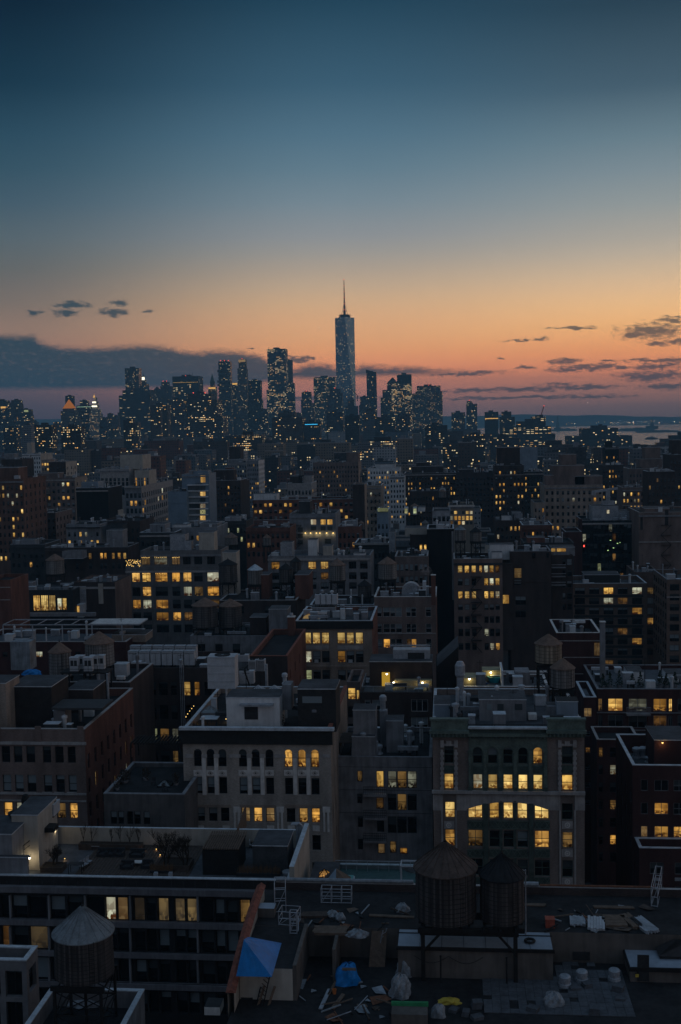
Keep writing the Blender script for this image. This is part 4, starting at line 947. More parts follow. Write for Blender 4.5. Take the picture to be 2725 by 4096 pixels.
vent('tall ribbed silver duct at the left end of the green building roof', 1842, 2800, z7, .5, 5.6)

# --- grey concrete building with balconies between them
N8 = building('apartment_building', 'grey concrete building with stacked balconies between the arched-window and the green building', 1345, 1728, 3030, 149, 15, mat('concrete_dark', (.185, .183, .19), .9, 0, .5, .35, streak=True), M_TAR,
    extra=[(1429, 1450, 3084, 3128, 'd', 'plain'), (1505, 1535, 3084, 3150, 'y', 'plain'), (1429, 1450, 3176, 3215, '.'), (1505, 1535, 3190, 3236, 'd', 'plain'), (1432, 1452, 3267, 3310, '.'), (1508, 1537, 3282, 3328, '.', 'plain'), (1432, 1452, 3357, 3400, '.'), (1512, 1540, 3375, 3415, 'c', 'plain'), (1560, 1585, 3365, 3412, 'd', 'plain'), (1600, 1630, 3390, 3415, 'w', 'plain')]
      + [(a, b, y0, y1, k, 'dh') for (y0, y1), kk in (((3084, 3152), 'ddd'), ((3175, 3241), '.d.'), ((3265, 3332), '...')) for (a, b), k in zip(((1551, 1586), (1589, 1627), (1630, 1667)), kk)],
    par=.5, near=True, cope=M_CONC, clutter=20)
for y0 in (3179, 3272, 3364):
    N8.part('balcony', 1454, 1546, y0, y0 + 9, -1.3, -.003, M_CONC); r_ = MB()
    a, b = at(1454, y0, 147.7), at(1546, y0, 147.7)
    for zz in (.35, .7, 1.05): r_.bar((a.x - N8.xc, -1.25, a.z + zz), (b.x - N8.xc, -1.25, a.z + zz), .05, M_STEEL)
    for k in range(13): x = a.x + (b.x - a.x) * k / 12 - N8.xc; r_.bar((x, -1.25, a.z), (x, -1.25, a.z + 1.05), .035, M_STEEL)
    r_.build('balcony_rail', N8.root)
for y0, x0, x1 in ((3068, 1345, 1728), (3160, 1345, 1728), (3252, 1345, 1728)): N8.part('panel_joint', x0, x1, y0, y0 + 1.5, -.02, -.003, M_ACD)
N8.bulk(1408, 1500, 2948, .35, 3, M_CONC); N8.bulk(1412, 1502, 2842, 1.2, 4.5, M_CONC); N8.bulk(1545, 1612, 2885, 4, 7, M_CONC); N8.part('bulkhead', 1520, 1550, 2845, 2990, 7, 8.4, M_CONC)
pg = MB(); a, b = at(1358, 2965, 151), at(1405, 2965, 151)
for k in range(9): x = a.x + (b.x - a.x) * k / 8 - N8.xc; pg.box(x, x + .22, 1, 6, a.z, a.z + .12, M_WOOD, None, True)
for x in (a.x - N8.xc + .1, b.x - N8.xc): pg.bar((x, 1.1, N8.roof), (x, 1.1, a.z), .15, M_STEEL)
pg.build('pergola', N8.root)
for i, (px, pyb, r_, h_, lb) in enumerate(((1453, 2965, .3, 1.2, 'squat vent on the low block of the grey concrete building'), (1515, 2950, .35, 1.3, 'upper squat vent right of the tall grey bulkhead'), (1515, 3015, .4, 1.3, 'lower squat vent right of the tall grey bulkhead'), (1637, 2990, .35, 1.2, 'lone squat vent on the open roof of the concrete building'))):
    vent(lb, px, pyb, N8.roof + (2.4 if i == 0 else 0), r_, h_, 'vents on the concrete building')
vent('mushroom vent on the slim stack behind the grey bulkheads', 1533, 2845, at(1533, 2845, 157).z, .35, 2.3)
railing('steel railing on the roof of the grey concrete building', [(at(1560, 2985, 158).x, 158, N8.roof), (N8.x1 - .6, 158, N8.roof)], 1.4)

# --- dark red brick block on the right edge
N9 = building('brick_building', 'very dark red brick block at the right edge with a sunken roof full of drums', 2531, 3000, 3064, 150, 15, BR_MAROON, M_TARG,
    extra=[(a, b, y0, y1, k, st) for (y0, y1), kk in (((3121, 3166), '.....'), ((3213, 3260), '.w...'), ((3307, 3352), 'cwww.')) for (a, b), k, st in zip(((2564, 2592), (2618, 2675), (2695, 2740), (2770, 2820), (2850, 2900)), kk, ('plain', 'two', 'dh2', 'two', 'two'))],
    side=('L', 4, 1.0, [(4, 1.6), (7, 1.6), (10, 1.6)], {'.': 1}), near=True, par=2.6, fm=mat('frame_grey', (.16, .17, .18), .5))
N9.bulk(2618, 2760, 2962, 5, 12, BR_MAROON, M_TARG)
wall_lamp('orange wall lamp on the roof house of the dark red block', Vector((at(2650, 2970, 154.7).x, 154.6, at(2650, 2970, 154.7).z)), .13, 12, (1, .6, .25), M_BULB)
for i, (px, pyb, lb) in enumerate(((2546, 3030, 'silver drum vent nearest the left parapet of the dark red block'), (2572, 3028, 'silver drum vent in the middle of the sunken roof'), (2596, 3024, 'silver drum vent nearest the roof house'), (2597, 3048, 'low silver drum vent at the front of the sunken roof'))):
    vent(lb, px, pyb, N9.roof, .42, 1.5 if i < 3 else .8, 'drum vents on the dark red block')
N9b = building('brick_building', 'lower dark brick wing with a narrow terrace below the dark red block', 2558, 3000, 3396, 146.2, 3.7, BR_MAROON, M_TARG,
    extra=[(a, b, y0, y1, '.', 'two') for y0, y1 in ((3452, 3500), (3548, 3595)) for a, b in ((2600, 2655), (2700, 2760))], near=True, par=1.0, fm=MC['frame_grey'])
N9b.part('air_vent', 2614, 2646, 3511, 3524, -.06, -.003, M_GALV); N9b.part('air_vent', 2700, 2730, 3511, 3524, -.06, -.003, M_GALV)
for i, px in enumerate((2590, 2600, 2640, 2690)): bush(('tiny pot plant at the left end of the narrow terrace', 'pot plant beside the tiny one on the narrow terrace', 'pot plant under the lit door of the narrow terrace', 'pot plant right of the lit door on the narrow terrace')[i], px, 3372, N9b.roof, .6, .8, i, n=40, group='pot plants on the narrow terrace')

# --- maroon apartment house with balconies behind
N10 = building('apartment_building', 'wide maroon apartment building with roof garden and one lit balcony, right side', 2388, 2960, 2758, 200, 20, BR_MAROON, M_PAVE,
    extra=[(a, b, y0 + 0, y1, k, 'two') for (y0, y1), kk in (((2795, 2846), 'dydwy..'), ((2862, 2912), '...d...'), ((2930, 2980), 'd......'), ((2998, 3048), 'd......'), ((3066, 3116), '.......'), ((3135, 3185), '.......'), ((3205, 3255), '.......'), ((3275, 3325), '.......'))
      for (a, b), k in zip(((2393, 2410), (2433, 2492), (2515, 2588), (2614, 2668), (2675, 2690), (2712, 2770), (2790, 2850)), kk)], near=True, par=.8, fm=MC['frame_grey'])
N10.part('balcony', 2508, 2604, 2858, 2864, -1.4, -.003, M_CONC); r_ = MB(); a, b = at(2508, 2858, 198.6), at(2604, 2858, 198.6)
for k in range(21): x = a.x + (b.x - a.x) * k / 20 - N10.xc; r_.bar((x, -1.35, a.z), (x, -1.35, a.z + 1.25), .04, M_GALV)
r_.bar((a.x - N10.xc, -1.35, a.z + 1.25), (b.x - N10.xc, -1.35, a.z + 1.25), .06, M_GALV); r_.build('balcony_rail', N10.root)
for y0 in (2850, 2920, 2988, 3056, 3124, 3192): N10.part('slab_band', 2388, 2960, y0, y0 + 4, -.15, -.003, M_CONC)
N10.bulk(2512, 2575, 2690, 9, 14, M_WHITE); N10.bulk(2670, 2760, 2700, 9, 14, M_WHITE)
for i, px in enumerate((2412, 2440, 2478, 2530, 2562, 2640, 2666, 2700)):
    bush(('conical evergreen at the left end of the maroon roof garden', 'second conical evergreen from the left end of the maroon roof garden', 'conical evergreen left of the white garden house on the maroon roof', 'conical evergreen in front of the first white garden house', 'conical evergreen at the right of the first white garden house', 'conical evergreen before the second white garden house', 'bushy evergreen touching the second white garden house', 'rightmost evergreen of the maroon roof garden')[i],
         px, 2752, N10.roof, 1.8, 2.6 + .3 * (i % 3), 20 + i, cone=True, name='potted_evergreen', cat='evergreen', group='evergreens on the maroon roof garden')
N10b = building('apartment_building', 'narrow maroon stair tower with one pale lit window left of the maroon apartments', 2335, 2386, 2790, 196, 12, BR_MAROON, M_CONC, extra=[(2322 + 14, 2368, 2832, 2868, 'c', 'two'), (2342, 2362, 2925, 2945, '.'), (2342, 2362, 2990, 3012, 'd'), (2342, 2362, 3060, 3080, '.'), (2342, 2362, 3130, 3150, '.'), (2342, 2362, 3200, 3220, '.')], near=True, par=1.2, fm=MC['frame_grey'])
building('apartment_building', 'dark maroon recessed wing behind the green building and the dark red block', 2388, 2560, 2960, 185, 8, BR_MAROON, M_TAR, [(2395, 2412), (2440, 2465), (2480, 2500)], [(2990, 3030), (3060, 3100), (3130, 3170), (3200, 3240), (3270, 3310), (3340, 3380), (3410, 3450)], ['d..', '.c.', '...', '.d.', '..d', '.w.', '..d'], near=True)

# --- rear court with a low block
N11 = building('rear_building', 'low dark rear building with a bare roof terrace between the brown and the arched-window building', 415, 738, 3178, 133, 13, mat('render_dark', (.10, .095, .095), .9, 0, .5, .3, streak=True), M_TAR,
    extra=[(442, 468, 3246, 3298, 'b'), (472, 495, 3246, 3298, 'b'), (508, 532, 3246, 3298, '.'), (536, 562, 3246, 3298, 'b'), (574, 600, 3246, 3298, 'b')], near=True, par=.5, cope=M_CONC)
for i, (px, pyb, w_, lb) in enumerate(((470, 3160, 1.0, 'leafless shrub at the left of the dark rear terrace'), (500, 3130, 1.8, 'wide leafless shrub at the back of the dark rear terrace'), (585, 3120, 1.5, 'leafless shrub in the middle of the dark rear terrace'), (705, 3140, 1.2, 'leafless shrub at the right of the dark rear terrace'))):
    bush(lb, px, pyb, N11.roof, w_, 1.6, 40 + i, M_BARK, group='shrubs on the dark rear terrace')
for i, (px, pyb, lb) in enumerate(((615, 3140, 'dark garden chair near the little pyramid'), (660, 3165, 'dark garden chair at the front of the rear terrace'))): chair(lb, px, pyb, N11.roof, i, group='chairs on the dark rear terrace')
skylight('little dark pyramid skylight on the rear terrace', 655, 3150, N11.roof, 1.7, 1.5, .7, M_GLASSR, M_STEEL, .15)
pg = thing('pergola', 'long black pergola beams in the court under the lit dark brick wall', 'pergola', (at(620, 3060, 147).x, 147, N11.roof)); w_ = 6.5
q = MB()
for k in range(16): q.box(-w_/2 + k * w_/15, -w_/2 + k * w_/15 + .12, 0, 4, 2.6, 2.85, M_STEEL, None, True)
q.build('slats', pg)
for sx in (-1, 1):
    for sy in (.1, 3.9): l = MB(); l.bar((sx * w_/2, sy, 0), (sx * w_/2, sy, 2.6), .15, M_STEEL); l.build('post', pg)

# --- building with slab bands, lower left
bc = [(-60, -8), (0, 38), (48, 108), (112, 185), (200, 260), (270, 330), (345, 415), (420, 462), (467, 510), (533, 577), (584, 622), (630, 673), (697, 738), (745, 787), (800, 852), (860, 897), (905, 950), (958, 999), (1022, 1072), (1090, 1140)]
N1 = building('apartment_building', 'long low apartment building with pale slab bands, full-width windows and a planted roof deck', -160, 1160, 3512, 112, 12.6, mat('cladding_dark', (.022, .021, .022), .6, 0, 1, .3), M_PAVE, bc, [(3590, 3685), (3714, 3808), (3838, 3930), (3962, 4050)],
    ['..b.b..wce.eee.b.dd.', '.d.e.......bbb.bbbb.', '...b.....b..........', '....b...b..b.b..b...'], style='plain', near=True, ref=3600, par=1.15, rec=.35)
for y0, y1 in ((3556, 3580), (3689, 3711), (3813, 3833), (3936, 3957)): N1.part('slab_band', -165, 1165, y0, y1, -.55, -.003, mat('slab_band', (.15, .145, .155), .8, 0, .8, .25, streak=True))
for i, px in enumerate(range(-20, 1160, 47)): N1.part('parapet_joint', px, px + 2, 3524, 3555, -.04, -.003, M_CHAR)
for y0 in (3590, 3714, 3838): 
    r_ = MB(); a, b = at(-100, y0 + 76, 111.7), at(1150, y0 + 76, 111.7); r_.bar((a.x - N1.xc, -.3, a.z), (b.x - N1.xc, -.3, a.z), .05, M_STEEL); r_.build('guard_rail', N1.root)
    for px in (40, 195, 340, 520, 790): N1.part('fin', px - 3, px + 4, y0 - 6, y0 + 98, -.35, -.003, M_CONC)
z1 = N1.roof
wr = MB(); wr.box(N1.w/2 - .05, N1.w/2 + .45, 0, N1.dep, z1 - 4, N1.z + 1.5, M_CREAM, M_COPE); wr.build('end_wall', N1.root)
bw2 = MB(); bw2.box(-N1.w/2, N1.w/2 - .1, N1.dep - .5, N1.dep - .1, z1 + .01, z1 + 2.0, M_CREAM, M_COPE); bw2.build('back_wall', N1.root)
N1.bulk(-160, 46, 3338, 1.0, 6.5, M_CONC); N1.bulk(-160, 108, 3430, .5, 1.0, M_CONC, z0=z1); N1.bulk(46, 150, 3262, 4.5, 10.5, M_CREAM, M_TARG)
N1.part('ledge', 105, 215, 3312, 3330, 6.4, 8, M_STEEL)
dk = MB(); a, b = atz(300, 3500, z1), atz(610, 3380, z1)
for k in range(34): x = a.x + (atz(760, 3500, z1).x - a.x) * k / 34; dk.box(x, x + .3, a.y, b.y + 2, z1 + .02, z1 + .09, M_WOOD)
dko = tag(dk.build('wooden_deck'), 'dark plank deck on the roof of the long banded building', 'deck')
for i, (px, py, lb) in enumerate(((118, 3432, 'front glaring wall lamp on the cream roof house at the left edge'), (178, 3370, 'middle glaring wall lamp on the cream roof house at the left edge'), (222, 3316, 'back glaring wall lamp on the cream roof house at the left edge'))):
    Yl = (115.6, 118.6, 121.8)[i]; wall_lamp(lb, at(px, py, Yl), .13, 28, (1, .82, .5), M_LAMPW, 'glaring wall lamps on the cream roof house')
    lp = MB(); 
for i, (px, pyb, h_, sp_, sd_, lb) in enumerate(((215, 3475, 3.6, 1.0, 3, 'spreading bare tree lit from below beside the cream roof house'), (660, 3478, 6.6, .95, 8, 'large dense bare tree on the right of the wooden deck'), (735, 3482, 5.2, .95, 12, 'smaller bare tree beside the large dense one'))):
    bare_tree(lb, px, pyb, z1, h_, sp_, sd_, 'bare trees on the banded roof', 5, .13)
for i, px in enumerate((336, 368, 447, 482, 520, 556)):
    bare_tree(('thin bare sapling at the left end of the row by the cream back wall', 'second thin sapling from the left by the cream back wall', 'third thin sapling from the left by the cream back wall', 'third thin sapling from the right end by the cream back wall', 'second thin sapling from the right end by the cream back wall', 'thin bare sapling at the right end of the row by the cream back wall')[i], px, 3388, z1, 4.2, .45, 30 + i, 'saplings along the cream back wall', 3, .05)
for px, pyb, lb in ((212, 3470, 'ground lamp shining up into the spreading tree'), (576, 3405, 'left ground lamp in the bed behind the deck'), (628, 3402, 'right ground lamp in the bed behind the deck'), (643, 3425, 'small ground lamp under the large dense tree'), (636, 3475, 'bright ground lamp in the dry grass below the large tree'), (262, 3440, 'ground lamp at the back of the corner planter'), (238, 3465, 'ground lamp between the corner planter pots')):
    wall_lamp(lb, Vector(atz(px, pyb, z1)) + Vector((0, -.2, .25)), .06, 1.6, (1, .55, .2), M_BULB, 'ground lamps in the roof planting', name='ground_lamp', cat='lamp')
def planter(label, px, pyb, z, w, d, h, m=M_WOOD):
    p = atz(px, pyb, z); root = thing('planter_box', label, 'planter', p, 'planters on the banded roof'); a = MB(); t = .1
    a.box(-w/2, w/2, 0, t, 0, h, m); a.box(-w/2, w/2, d - t, d, 0, h, m); a.box(-w/2, -w/2 + t, t, d - t, 0, h, m); a.box(w/2 - t, w/2, t, d - t, 0, h, m); a.build('sides', root)
    s = MB(); s.poly([(-w/2 + t, t, h - .12), (w/2 - t, t, h - .12), (w/2 - t, d - t, h - .12), (-w/2 + t, d - t, h - .12)], M_BARK); s.build('soil', root)
planter('long low planter along the back of the deck', 440, 3402, z1, 7.2, .9, .7); planter('square planter holding the lit spreading tree', 205, 3492, z1, 2.4, 1.6, .6); planter('large planter under the dense bare tree', 690, 3488, z1, 3.6, 2.4, .7)
grasses('dry grass tuft bed at the foot of the large dense tree', 600, 690, 3496, z1, .9, .6, 9)
for i, (px, pyb, lb) in enumerate(((330, 3478, 'pale folding chair left end by the dark bar table'), (345, 3470, 'pale folding chair second from the dark bar table'), (358, 3460, 'pale folding chair farthest from the dark bar table'))): chair(lb, px, pyb, z1, 1.3, M_GALV, 'pale folding chairs on the deck')
table('dark bar table at the front of the wooden deck', 300, 3500, z1, 1.6, .9, 1.1, M_ACD)
table('pale low coffee table between the dark lounge seats', 548, 3468, z1, 1.3, .8, .45, M_STONEL)
table('small square side table near the deck back planter', 382, 3402, z1, .9, .6, .5, M_GALV); table('small pale side table at the right end of the back planter', 527, 3400, z1, .7, .5, .5, M_GALV)
def lounge(label, px, pyb, w, d=.9):
    p = atz(px, pyb, z1); root = thing('lounge_seat', label, 'lounge seat', p, 'dark lounge seats on the deck'); a = MB(); a.box(-w/2, w/2, 0, d, .1, .42, M_CUSH, None, True); a.build('seat', root); b = MB(); b.box(-w/2, w/2, d - .22, d, .421, .85, M_CUSH, None, True); b.build('backrest', root)
    for s in (-1, 1): c = MB(); c.box(s * (w/2 - .2), s * (w/2), 0, d - .23, .421, .62, M_CUSH, None, True); c.build('armrest', root)
for px, pyb, w_, lb in ((408, 3432, 1.2, 'dark lounge seat at the left of the back row on the deck'), (440, 3432, 1.2, 'dark lounge seat in the middle of the back row on the deck'), (472, 3432, 1.2, 'dark lounge seat at the right of the back row on the deck'), (505, 3482, 1.4, 'dark lounge seat left of the pale coffee table'), (585, 3480, 1.2, 'dark lounge seat right of the pale coffee table'), (545, 3435, 1.6, 'dark lounge sofa behind the pale coffee table')): lounge(lb, px, pyb, w_)
for px, lb in ((624, 'left white cube light at the front edge of the banded roof'), (683, 'right white cube light at the front edge of the banded roof')):
    p_ = atz(px, 3511, z1); q = MB(); q.box(-.2, .2, -.2, .2, 0, .55, M_ACW); q.box(-.17, .17, -.17, .17, .55, .6, M_GALV); tag(q.build('cube_stool', None, p_), lb, 'stool', 'white cubes on the banded roof')
sh = thing('pergola_shed', 'dark slatted garden shed on the roof right of the large bare tree', 'shed', (at(880, 3400, 116).x, 116, z1)); q = MB(); q.box(-1.9, 1.9, 0, 4.5, 0, 2.6, mat('shed_black', (.018, .017, .017), .9, 0, 2, .3), None); q.build('body', sh); q = MB()
for k in range(16): q.box(-1.9 + k * .25, -1.9 + k * .25 + .13, 0, 5.2, 2.75, 2.9, M_LUMB, None, True)
q.box(-1.9, 2, .2, .3, 2.6, 2.75, M_STEEL); q.box(-1.9, 2, 4.2, 4.3, 2.6, 2.75, M_STEEL); q.build('slatted_roof', sh)
fe_ = MB(); A, Bv = atz(918, 3500, z1), atz(985, 3300, z1)
for k in range(15): q0 = Vector(A).lerp(Vector(Bv), k / 15); fe_.box(q0.x, q0.x + .06, q0.y, q0.y + .72, z1, z1 + 2.6, M_LUMB)
tag(fe_.build('wooden_fence', None), 'tall slanting wooden fence dividing the banded roof', 'fence')
N1.bulk(1010, 1150, 3385, 4.5, 9, mat('roof_slope_dark', (.05, .052, .056), .8, 0, 1, .3)); 
table('wooden table with white seats on the small terrace behind the fence', 1035, 3395, z1, 1.8, .9, .75, M_LUMB)
for px, lb in ((1008, 'white round chair left of the wooden terrace table'), (1058, 'white round chair right of the wooden terrace table')): chair(lb, px, 3392, z1, 1.57 if px < 1030 else -1.57, M_ACW, 'white chairs at the terrace table')
planks('yellow boards lying on the terrace behind the banded building parapet', 1160, 3445, z1, 2.6, .25, 4, 0, 3, M_YEL, 1); planks('grey boards stacked beside the dry grass on the small terrace', 1098, 3480, z1, 3.4, .25, 5, .15, 4, M_GALV)
grasses('bank of russet grass at the front corner of the small terrace', 945, 1120, 3506, z1, .9, .8, 15)
vent('squat silver vent at the right corner of the small terrace', 1153, 3508, z1, .42, .7)
ac_unit('white twin-fan air conditioner on the ledge of the cream roof house', 165, 3270, at(165, 3270, 121).z, 3.0, 2.0, 1.4, 2)
vent('tall black flue with a silver cap beside the cream roof house', 108, 3340, z1 + .2, .32, 4.8, None, M_STEEL); vent('short dark vent on the lower left roof house', 62, 3290, at(62, 3290, 118).z, .5, 1.3, None, M_STEEL)
for i, (px, py0, lb) in enumerate(((898, 3320, 'left curved silver flue at the end wall'), (912, 3310, 'middle curved silver flue at the end wall'), (923, 3306, 'right curved silver flue at the end wall'))):
    X = at(1198 + (i - 1) * 9, 3330, 123.5); pipe_run(lb, [(X.x, X.y, z1), (X.x, X.y, X.z + .8), (X.x - .3, X.y - .2, X.z + 1.15), (X.x - .6, X.y - .3, X.z + .95)], .14, group='curved flues at the end wall')
railing('dark roof railing along the cream roof house walkway', [(at(95, 3440, 115).x, 115, at(95, 3420, 115).z), (at(210, 3330, 122).x, 122, at(95, 3420, 115).z)], 1.0)

# --- teal terrace with skylights, between
N12 = building('terrace_building', 'low terrace building with a teal tiled floor and glass railing in front of the balconies', 1245, 1740, 3600, 114, 9.5, M_CONC, M_TEAL, par=.4)
z12 = N12.roof
railing('long framed glass railing at the back of the teal terrace', [(at(1343, 3475, 122.5).x, 122.5, z12), (at(1728, 3475, 122.5).x, 122.5, z12)], 1.15, M_GALV, M_GLASSR, 9)
gr = MB(); p0 = atz(1235, 3575, z12); gr.box(p0.x, p0.x + 2.8, 115, 122, z12 + .02, z12 + 1.2, M_TARG); tag(gr.build('roof_house'), 'low grey roof house carrying the amber skylight', 'roof house')
skylight('amber-lit glass lantern skylight on the low grey roof house', 1296, 3515, z12 + 1.2, 1.2, 1.2, .7, KIND['w'], M_STEEL, .15)
py_ = MB(); q = at(1340, 3575, 114.6); py_.poly([(-1.5, 0, 0), (.1, 0, 0), (0, 1.5, 1.5)], C_SILV); py_.poly([(.1, 0, 0), (1.4, .6, 0), (0, 1.5, 1.5)], M_LUMB); py_.poly([(1.4, .6, 0), (1.4, 3, 0), (0, 1.5, 1.5)], M_LUMB); py_.poly([(-1.5, 3, 0), (-1.5, 0, 0), (0, 1.5, 1.5)], M_TARG); py_.poly([(1.4, 3, 0), (-1.5, 3, 0), (0, 1.5, 1.5)], M_TARG)
tag(py_.build('pyramid_roof', None, (q.x, 114.8, z12 + 1.25)), 'small pyramid roof with one tan and one slate face beside the teal terrace', 'pyramid roof')
fr = thing('canopy_frame', 'white steel canopy frame with cloth left of the big water tower', 'canopy frame', (at(1640, 3580, 116).x, 116, z12)); q = MB()
for sx in (-.9, .9): q.bar((sx, 0, 0), (sx, 0, 3.2), .1, M_ACW); q.bar((sx, 1.6, 0), (sx, 1.6, 3.2), .1, M_ACW); q.bar((sx, 0, 3.2), (sx, 1.6, 3.2), .1, M_ACW)
q.bar((-.9, 0, 3.2), (.9, 0, 3.2), .1, M_ACW); q.bar((-.9, 1.6, 3.2), (.9, 1.6, 3.2), .1, M_ACW); q.build('frame', fr); q = MB(); q.poly([(-.9, .02, 3.15), (.9, .02, 3.15), (.5, .5, 2.2), (-.4, .6, 2.4)], M_PLAST); q.build('cloth', fr)
box_thing('planter_bench', 'dark red bench on the teal terrace floor', 'bench', 1450, 1508, 3540, 3562, 116, .8, mat('bench_red', (.10, .03, .025), .8))
pgl = MB(); a = atz(1370, 3570, z12); pgl.box(a.x - .9, a.x + .9, 114.9, 120.4, z12 + .25, z12 + .4, mat('glass_teal_pale', (.13, .32, .30), .35, 0, 1, .15)); pgl.box(a.x - 1.0, a.x + 1.0, 114.8, 120.5, z12 + .01, z12 + .25, M_COPE); tag(pgl.build('glass_floor_light'), 'pale teal glass roof light with a white edge on the terrace', 'skylight')
# ================================================================ foreground roof under repair
zL, zU, zP = 38.1, 40.5, 41.15
xl = atz(968, 3800, zU).x
rl = Vector((atz(1700, 4000, zL).x, 78, 0)); N2 = thing('construction_building', 'nearest building with dark flat roofs under repair, strewn with building materials', 'building', rl); FOOT.append((xl, 40, 60, 95))
def wpart(nm, fn):
    q = MB(); fn(q); return q.build(nm, N2, -rl)
M_MEMB = mat('roof_membrane', (.022, .021, .022), .85, 0, .5, .5); M_STUC = mat('stucco_taupe', (.115, .10, .09), .9, 0, .5, .3, streak=True); M_PANEL = mat('roof_panel_blue', (.27, .31, .36), .55, 0, .4, .15)
XR = 36.0
wpart('lower_block', lambda q: q.box(xl, XR, 66, 87, 0, zL, M_STUC, M_MEMB))
wpart('upper_block', lambda q: q.box(xl, XR, 87.02, 94, 0, zU, M_STUC, M_MEMB))
xpa, xpb = at(1105, 3600, 94).x, at(2640, 3600, 94).x
wpart('far_parapet', lambda q: q.box(xpa, xpb + 8, 94.02, 94.4, 30, zP, BR_DARK, M_STONE))
# paver field on the lower roof, right part, with missing slabs
pv = MB(); r = random.Random(5); px0 = atz(1940, 4090, zL).x; px1 = atz(2520, 3960, zL).x
for i in range(int((px1 - px0) / .62)):
    for j in range(13):
        x, y = px0 + i * .62, 79.0 + j * .62
        if r.random() < .05 or (y > 84.2 and x < px0 + 5.4) or (y > 85.6 and r.random() < .5): continue
        pv.box(x, x + .6, y, y + .6, zL + .01, zL + .06 + r.uniform(0, .015), M_PAVE)
pv.build('paving', N2, -rl)
b0, b1 = at(1592, 3790, 84).x, at(2212, 3790, 84).x; zB = at(1900, 3792, 84).z
wpart('bulkhead', lambda q: (q.box(b0, b1, 84, 86.9, zL, zB, M_STUC, M_PANEL), q.box(b0 - .12, b1 + .12, 83.85, 83.999, zB - .22, zB + .03, M_STEEL), q.box(b0 - .12, b1 + .12, 86.2, 86.28, zB + .01, zB + .06, M_STEEL)))
for k in range(1, 7):
    x = b0 + (b1 - b0) * k / 7; wpart('roof_seam', lambda q: q.box(x - .015, x + .015, 84.02, 86.1, zB + .003, zB + .02, M_ACD))
c0, c1 = at(2522, 3880, 84.2).x, at(2900, 3880, 84.2).x; zC = at(2522, 3868, 84.2).z
wpart('stair_house', lambda q: (q.box(c0, c1, 84.2, 88.6, zL, zC, M_STUC, M_PANEL), q.box(c0 - .1, c1 + .1, 84.05, 84.199, zC - .28, zC + .02, M_STEEL), q.box(c0 - .1, c0 - .001, 84.2, 88.6, zC - .28, zC + .02, M_STEEL)))
wpart('stair_house_door', lambda q: q.box(c0 + .5, c0 + 1.35, 84.1, 84.198, zL + .1, zL + 2.1, M_ACD))
wpart('window', lambda q: q.box(at(2292, 3800, 86.9).x, at(2360, 3800, 86.9).x, 86.9, 86.99, at(2300, 3838, 87).z, at(2300, 3806, 87).z, M_ACD))
hp_ = MB(); a = (c0 + 2.4, 85.6); hp_.box(a[0], a[0] + 4, 85.6, 88, zC + .02, zC + .25, M_ACD)
for p_, q_ in (((a[0] - .1, 85.5), (a[0] + 4.1, 85.5)), ((a[0] + 4.1, 85.5), (a[0] + 4.1, 88.1)), ((a[0] + 4.1, 88.1), (a[0] - .1, 88.1)), ((a[0] - .1, 88.1), (a[0] - .1, 85.5))):
    hp_.poly([(*p_, zC + .26), (*q_, zC + .26), (a[0] + 2.6, 86.8, zC + 1.0), (a[0] + 1.4, 86.8, zC + 1.0)], mat('hip_dark', (.04, .035, .035), .8))
tag(hp_.build('hipped_skylight'), 'dark hipped roof light on the pale stair house at the right edge', 'skylight')
p_ = at(2548, 3900, 84.05); q = MB(); q.box(-.12, .12, 0, .1, -.12, .12, M_YEL, None, True); q.box(-.14, .14, .02, .12, .12, .16, M_STEEL, None, True); tag(q.build('wall_sign', None, (p_.x, 83.94, p_.z)), 'small square yellow box fixed beside the stair house door', 'box')
# left raised part with tiled gable wall and blue pyramid
xw = at(1172, 3960, 80).x
wpart('left_block', lambda q: q.box(xl + .3, xw, 80, 86.99, zL, zU - .02, M_CREAM, M_MEMB))
wpart('window', lambda q: q.box(at(965, 4010, 80).x, at(1012, 4010, 80).x, 79.97, 79.999, at(990, 4035, 80).z, at(990, 3990, 80).z, M_ACD))
gw = MB(); tl = MB(); n = 14
for k in range(n):
    y0, y1 = 78 + k * 14 / n, 78 + (k + 1) * 14 / n; zf = lambda y: 39.6 + 2.1 * (1 - ((y - 91.5) / 13.5) ** 2)
    gw.poly([(xl - .2, y0, 0), (xl - .2, y1, 0), (xl - .2, y1, zf(y1)), (xl - .2, y0, zf(y0))], M_CREAM); gw.poly([(xl + .25, y0, 30), (xl + .25, y1, 30), (xl + .25, y1, zf(y1)), (xl + .25, y0, zf(y0))], M_CREAM)
    for s in (0, 1):
        ya, yb = y0 + s * (y1 - y0) / 2, y0 + (s + 1) * (y1 - y0) / 2 - .04
        tl.poly([(xl - .35, ya, zf(ya) - .03), (xl - .35, yb, zf(yb) + .02), (xl + .02, yb, zf(yb) + .28), (xl + .02, ya, zf(ya) + .2)], M_TILE); tl.poly([(xl + .02, ya, zf(ya) + .2), (xl + .02, yb, zf(yb) + .28), (xl + .4, yb, zf(yb) + .02), (xl + .4, ya, zf(ya) - .03)], M_TILE)
        tl.poly([(xl - .35, ya, zf(ya) - .03), (xl + .02, ya, zf(ya) + .2), (xl + .4, ya, zf(ya) - .03)], M_TILE)
gw.poly([(xl - .2, 78, 0), (xl + .25, 78, 0), (xl + .25, 78, 37.3), (xl - .2, 78, 37.3)], M_CREAM); gw.build('gable_wall', N2, -rl); tl.build('gable_tiles', N2, -rl)
tp = MB(); zz = zU + .02; cA, cB, cC = atz(945, 3905, zz), atz(1088, 3908, zz), atz(1127, 3772, zz); cD = Vector((cA.x - .1, cC.y + .3, zz + .3)); ap = at(976, 3758, cA.y + .7)
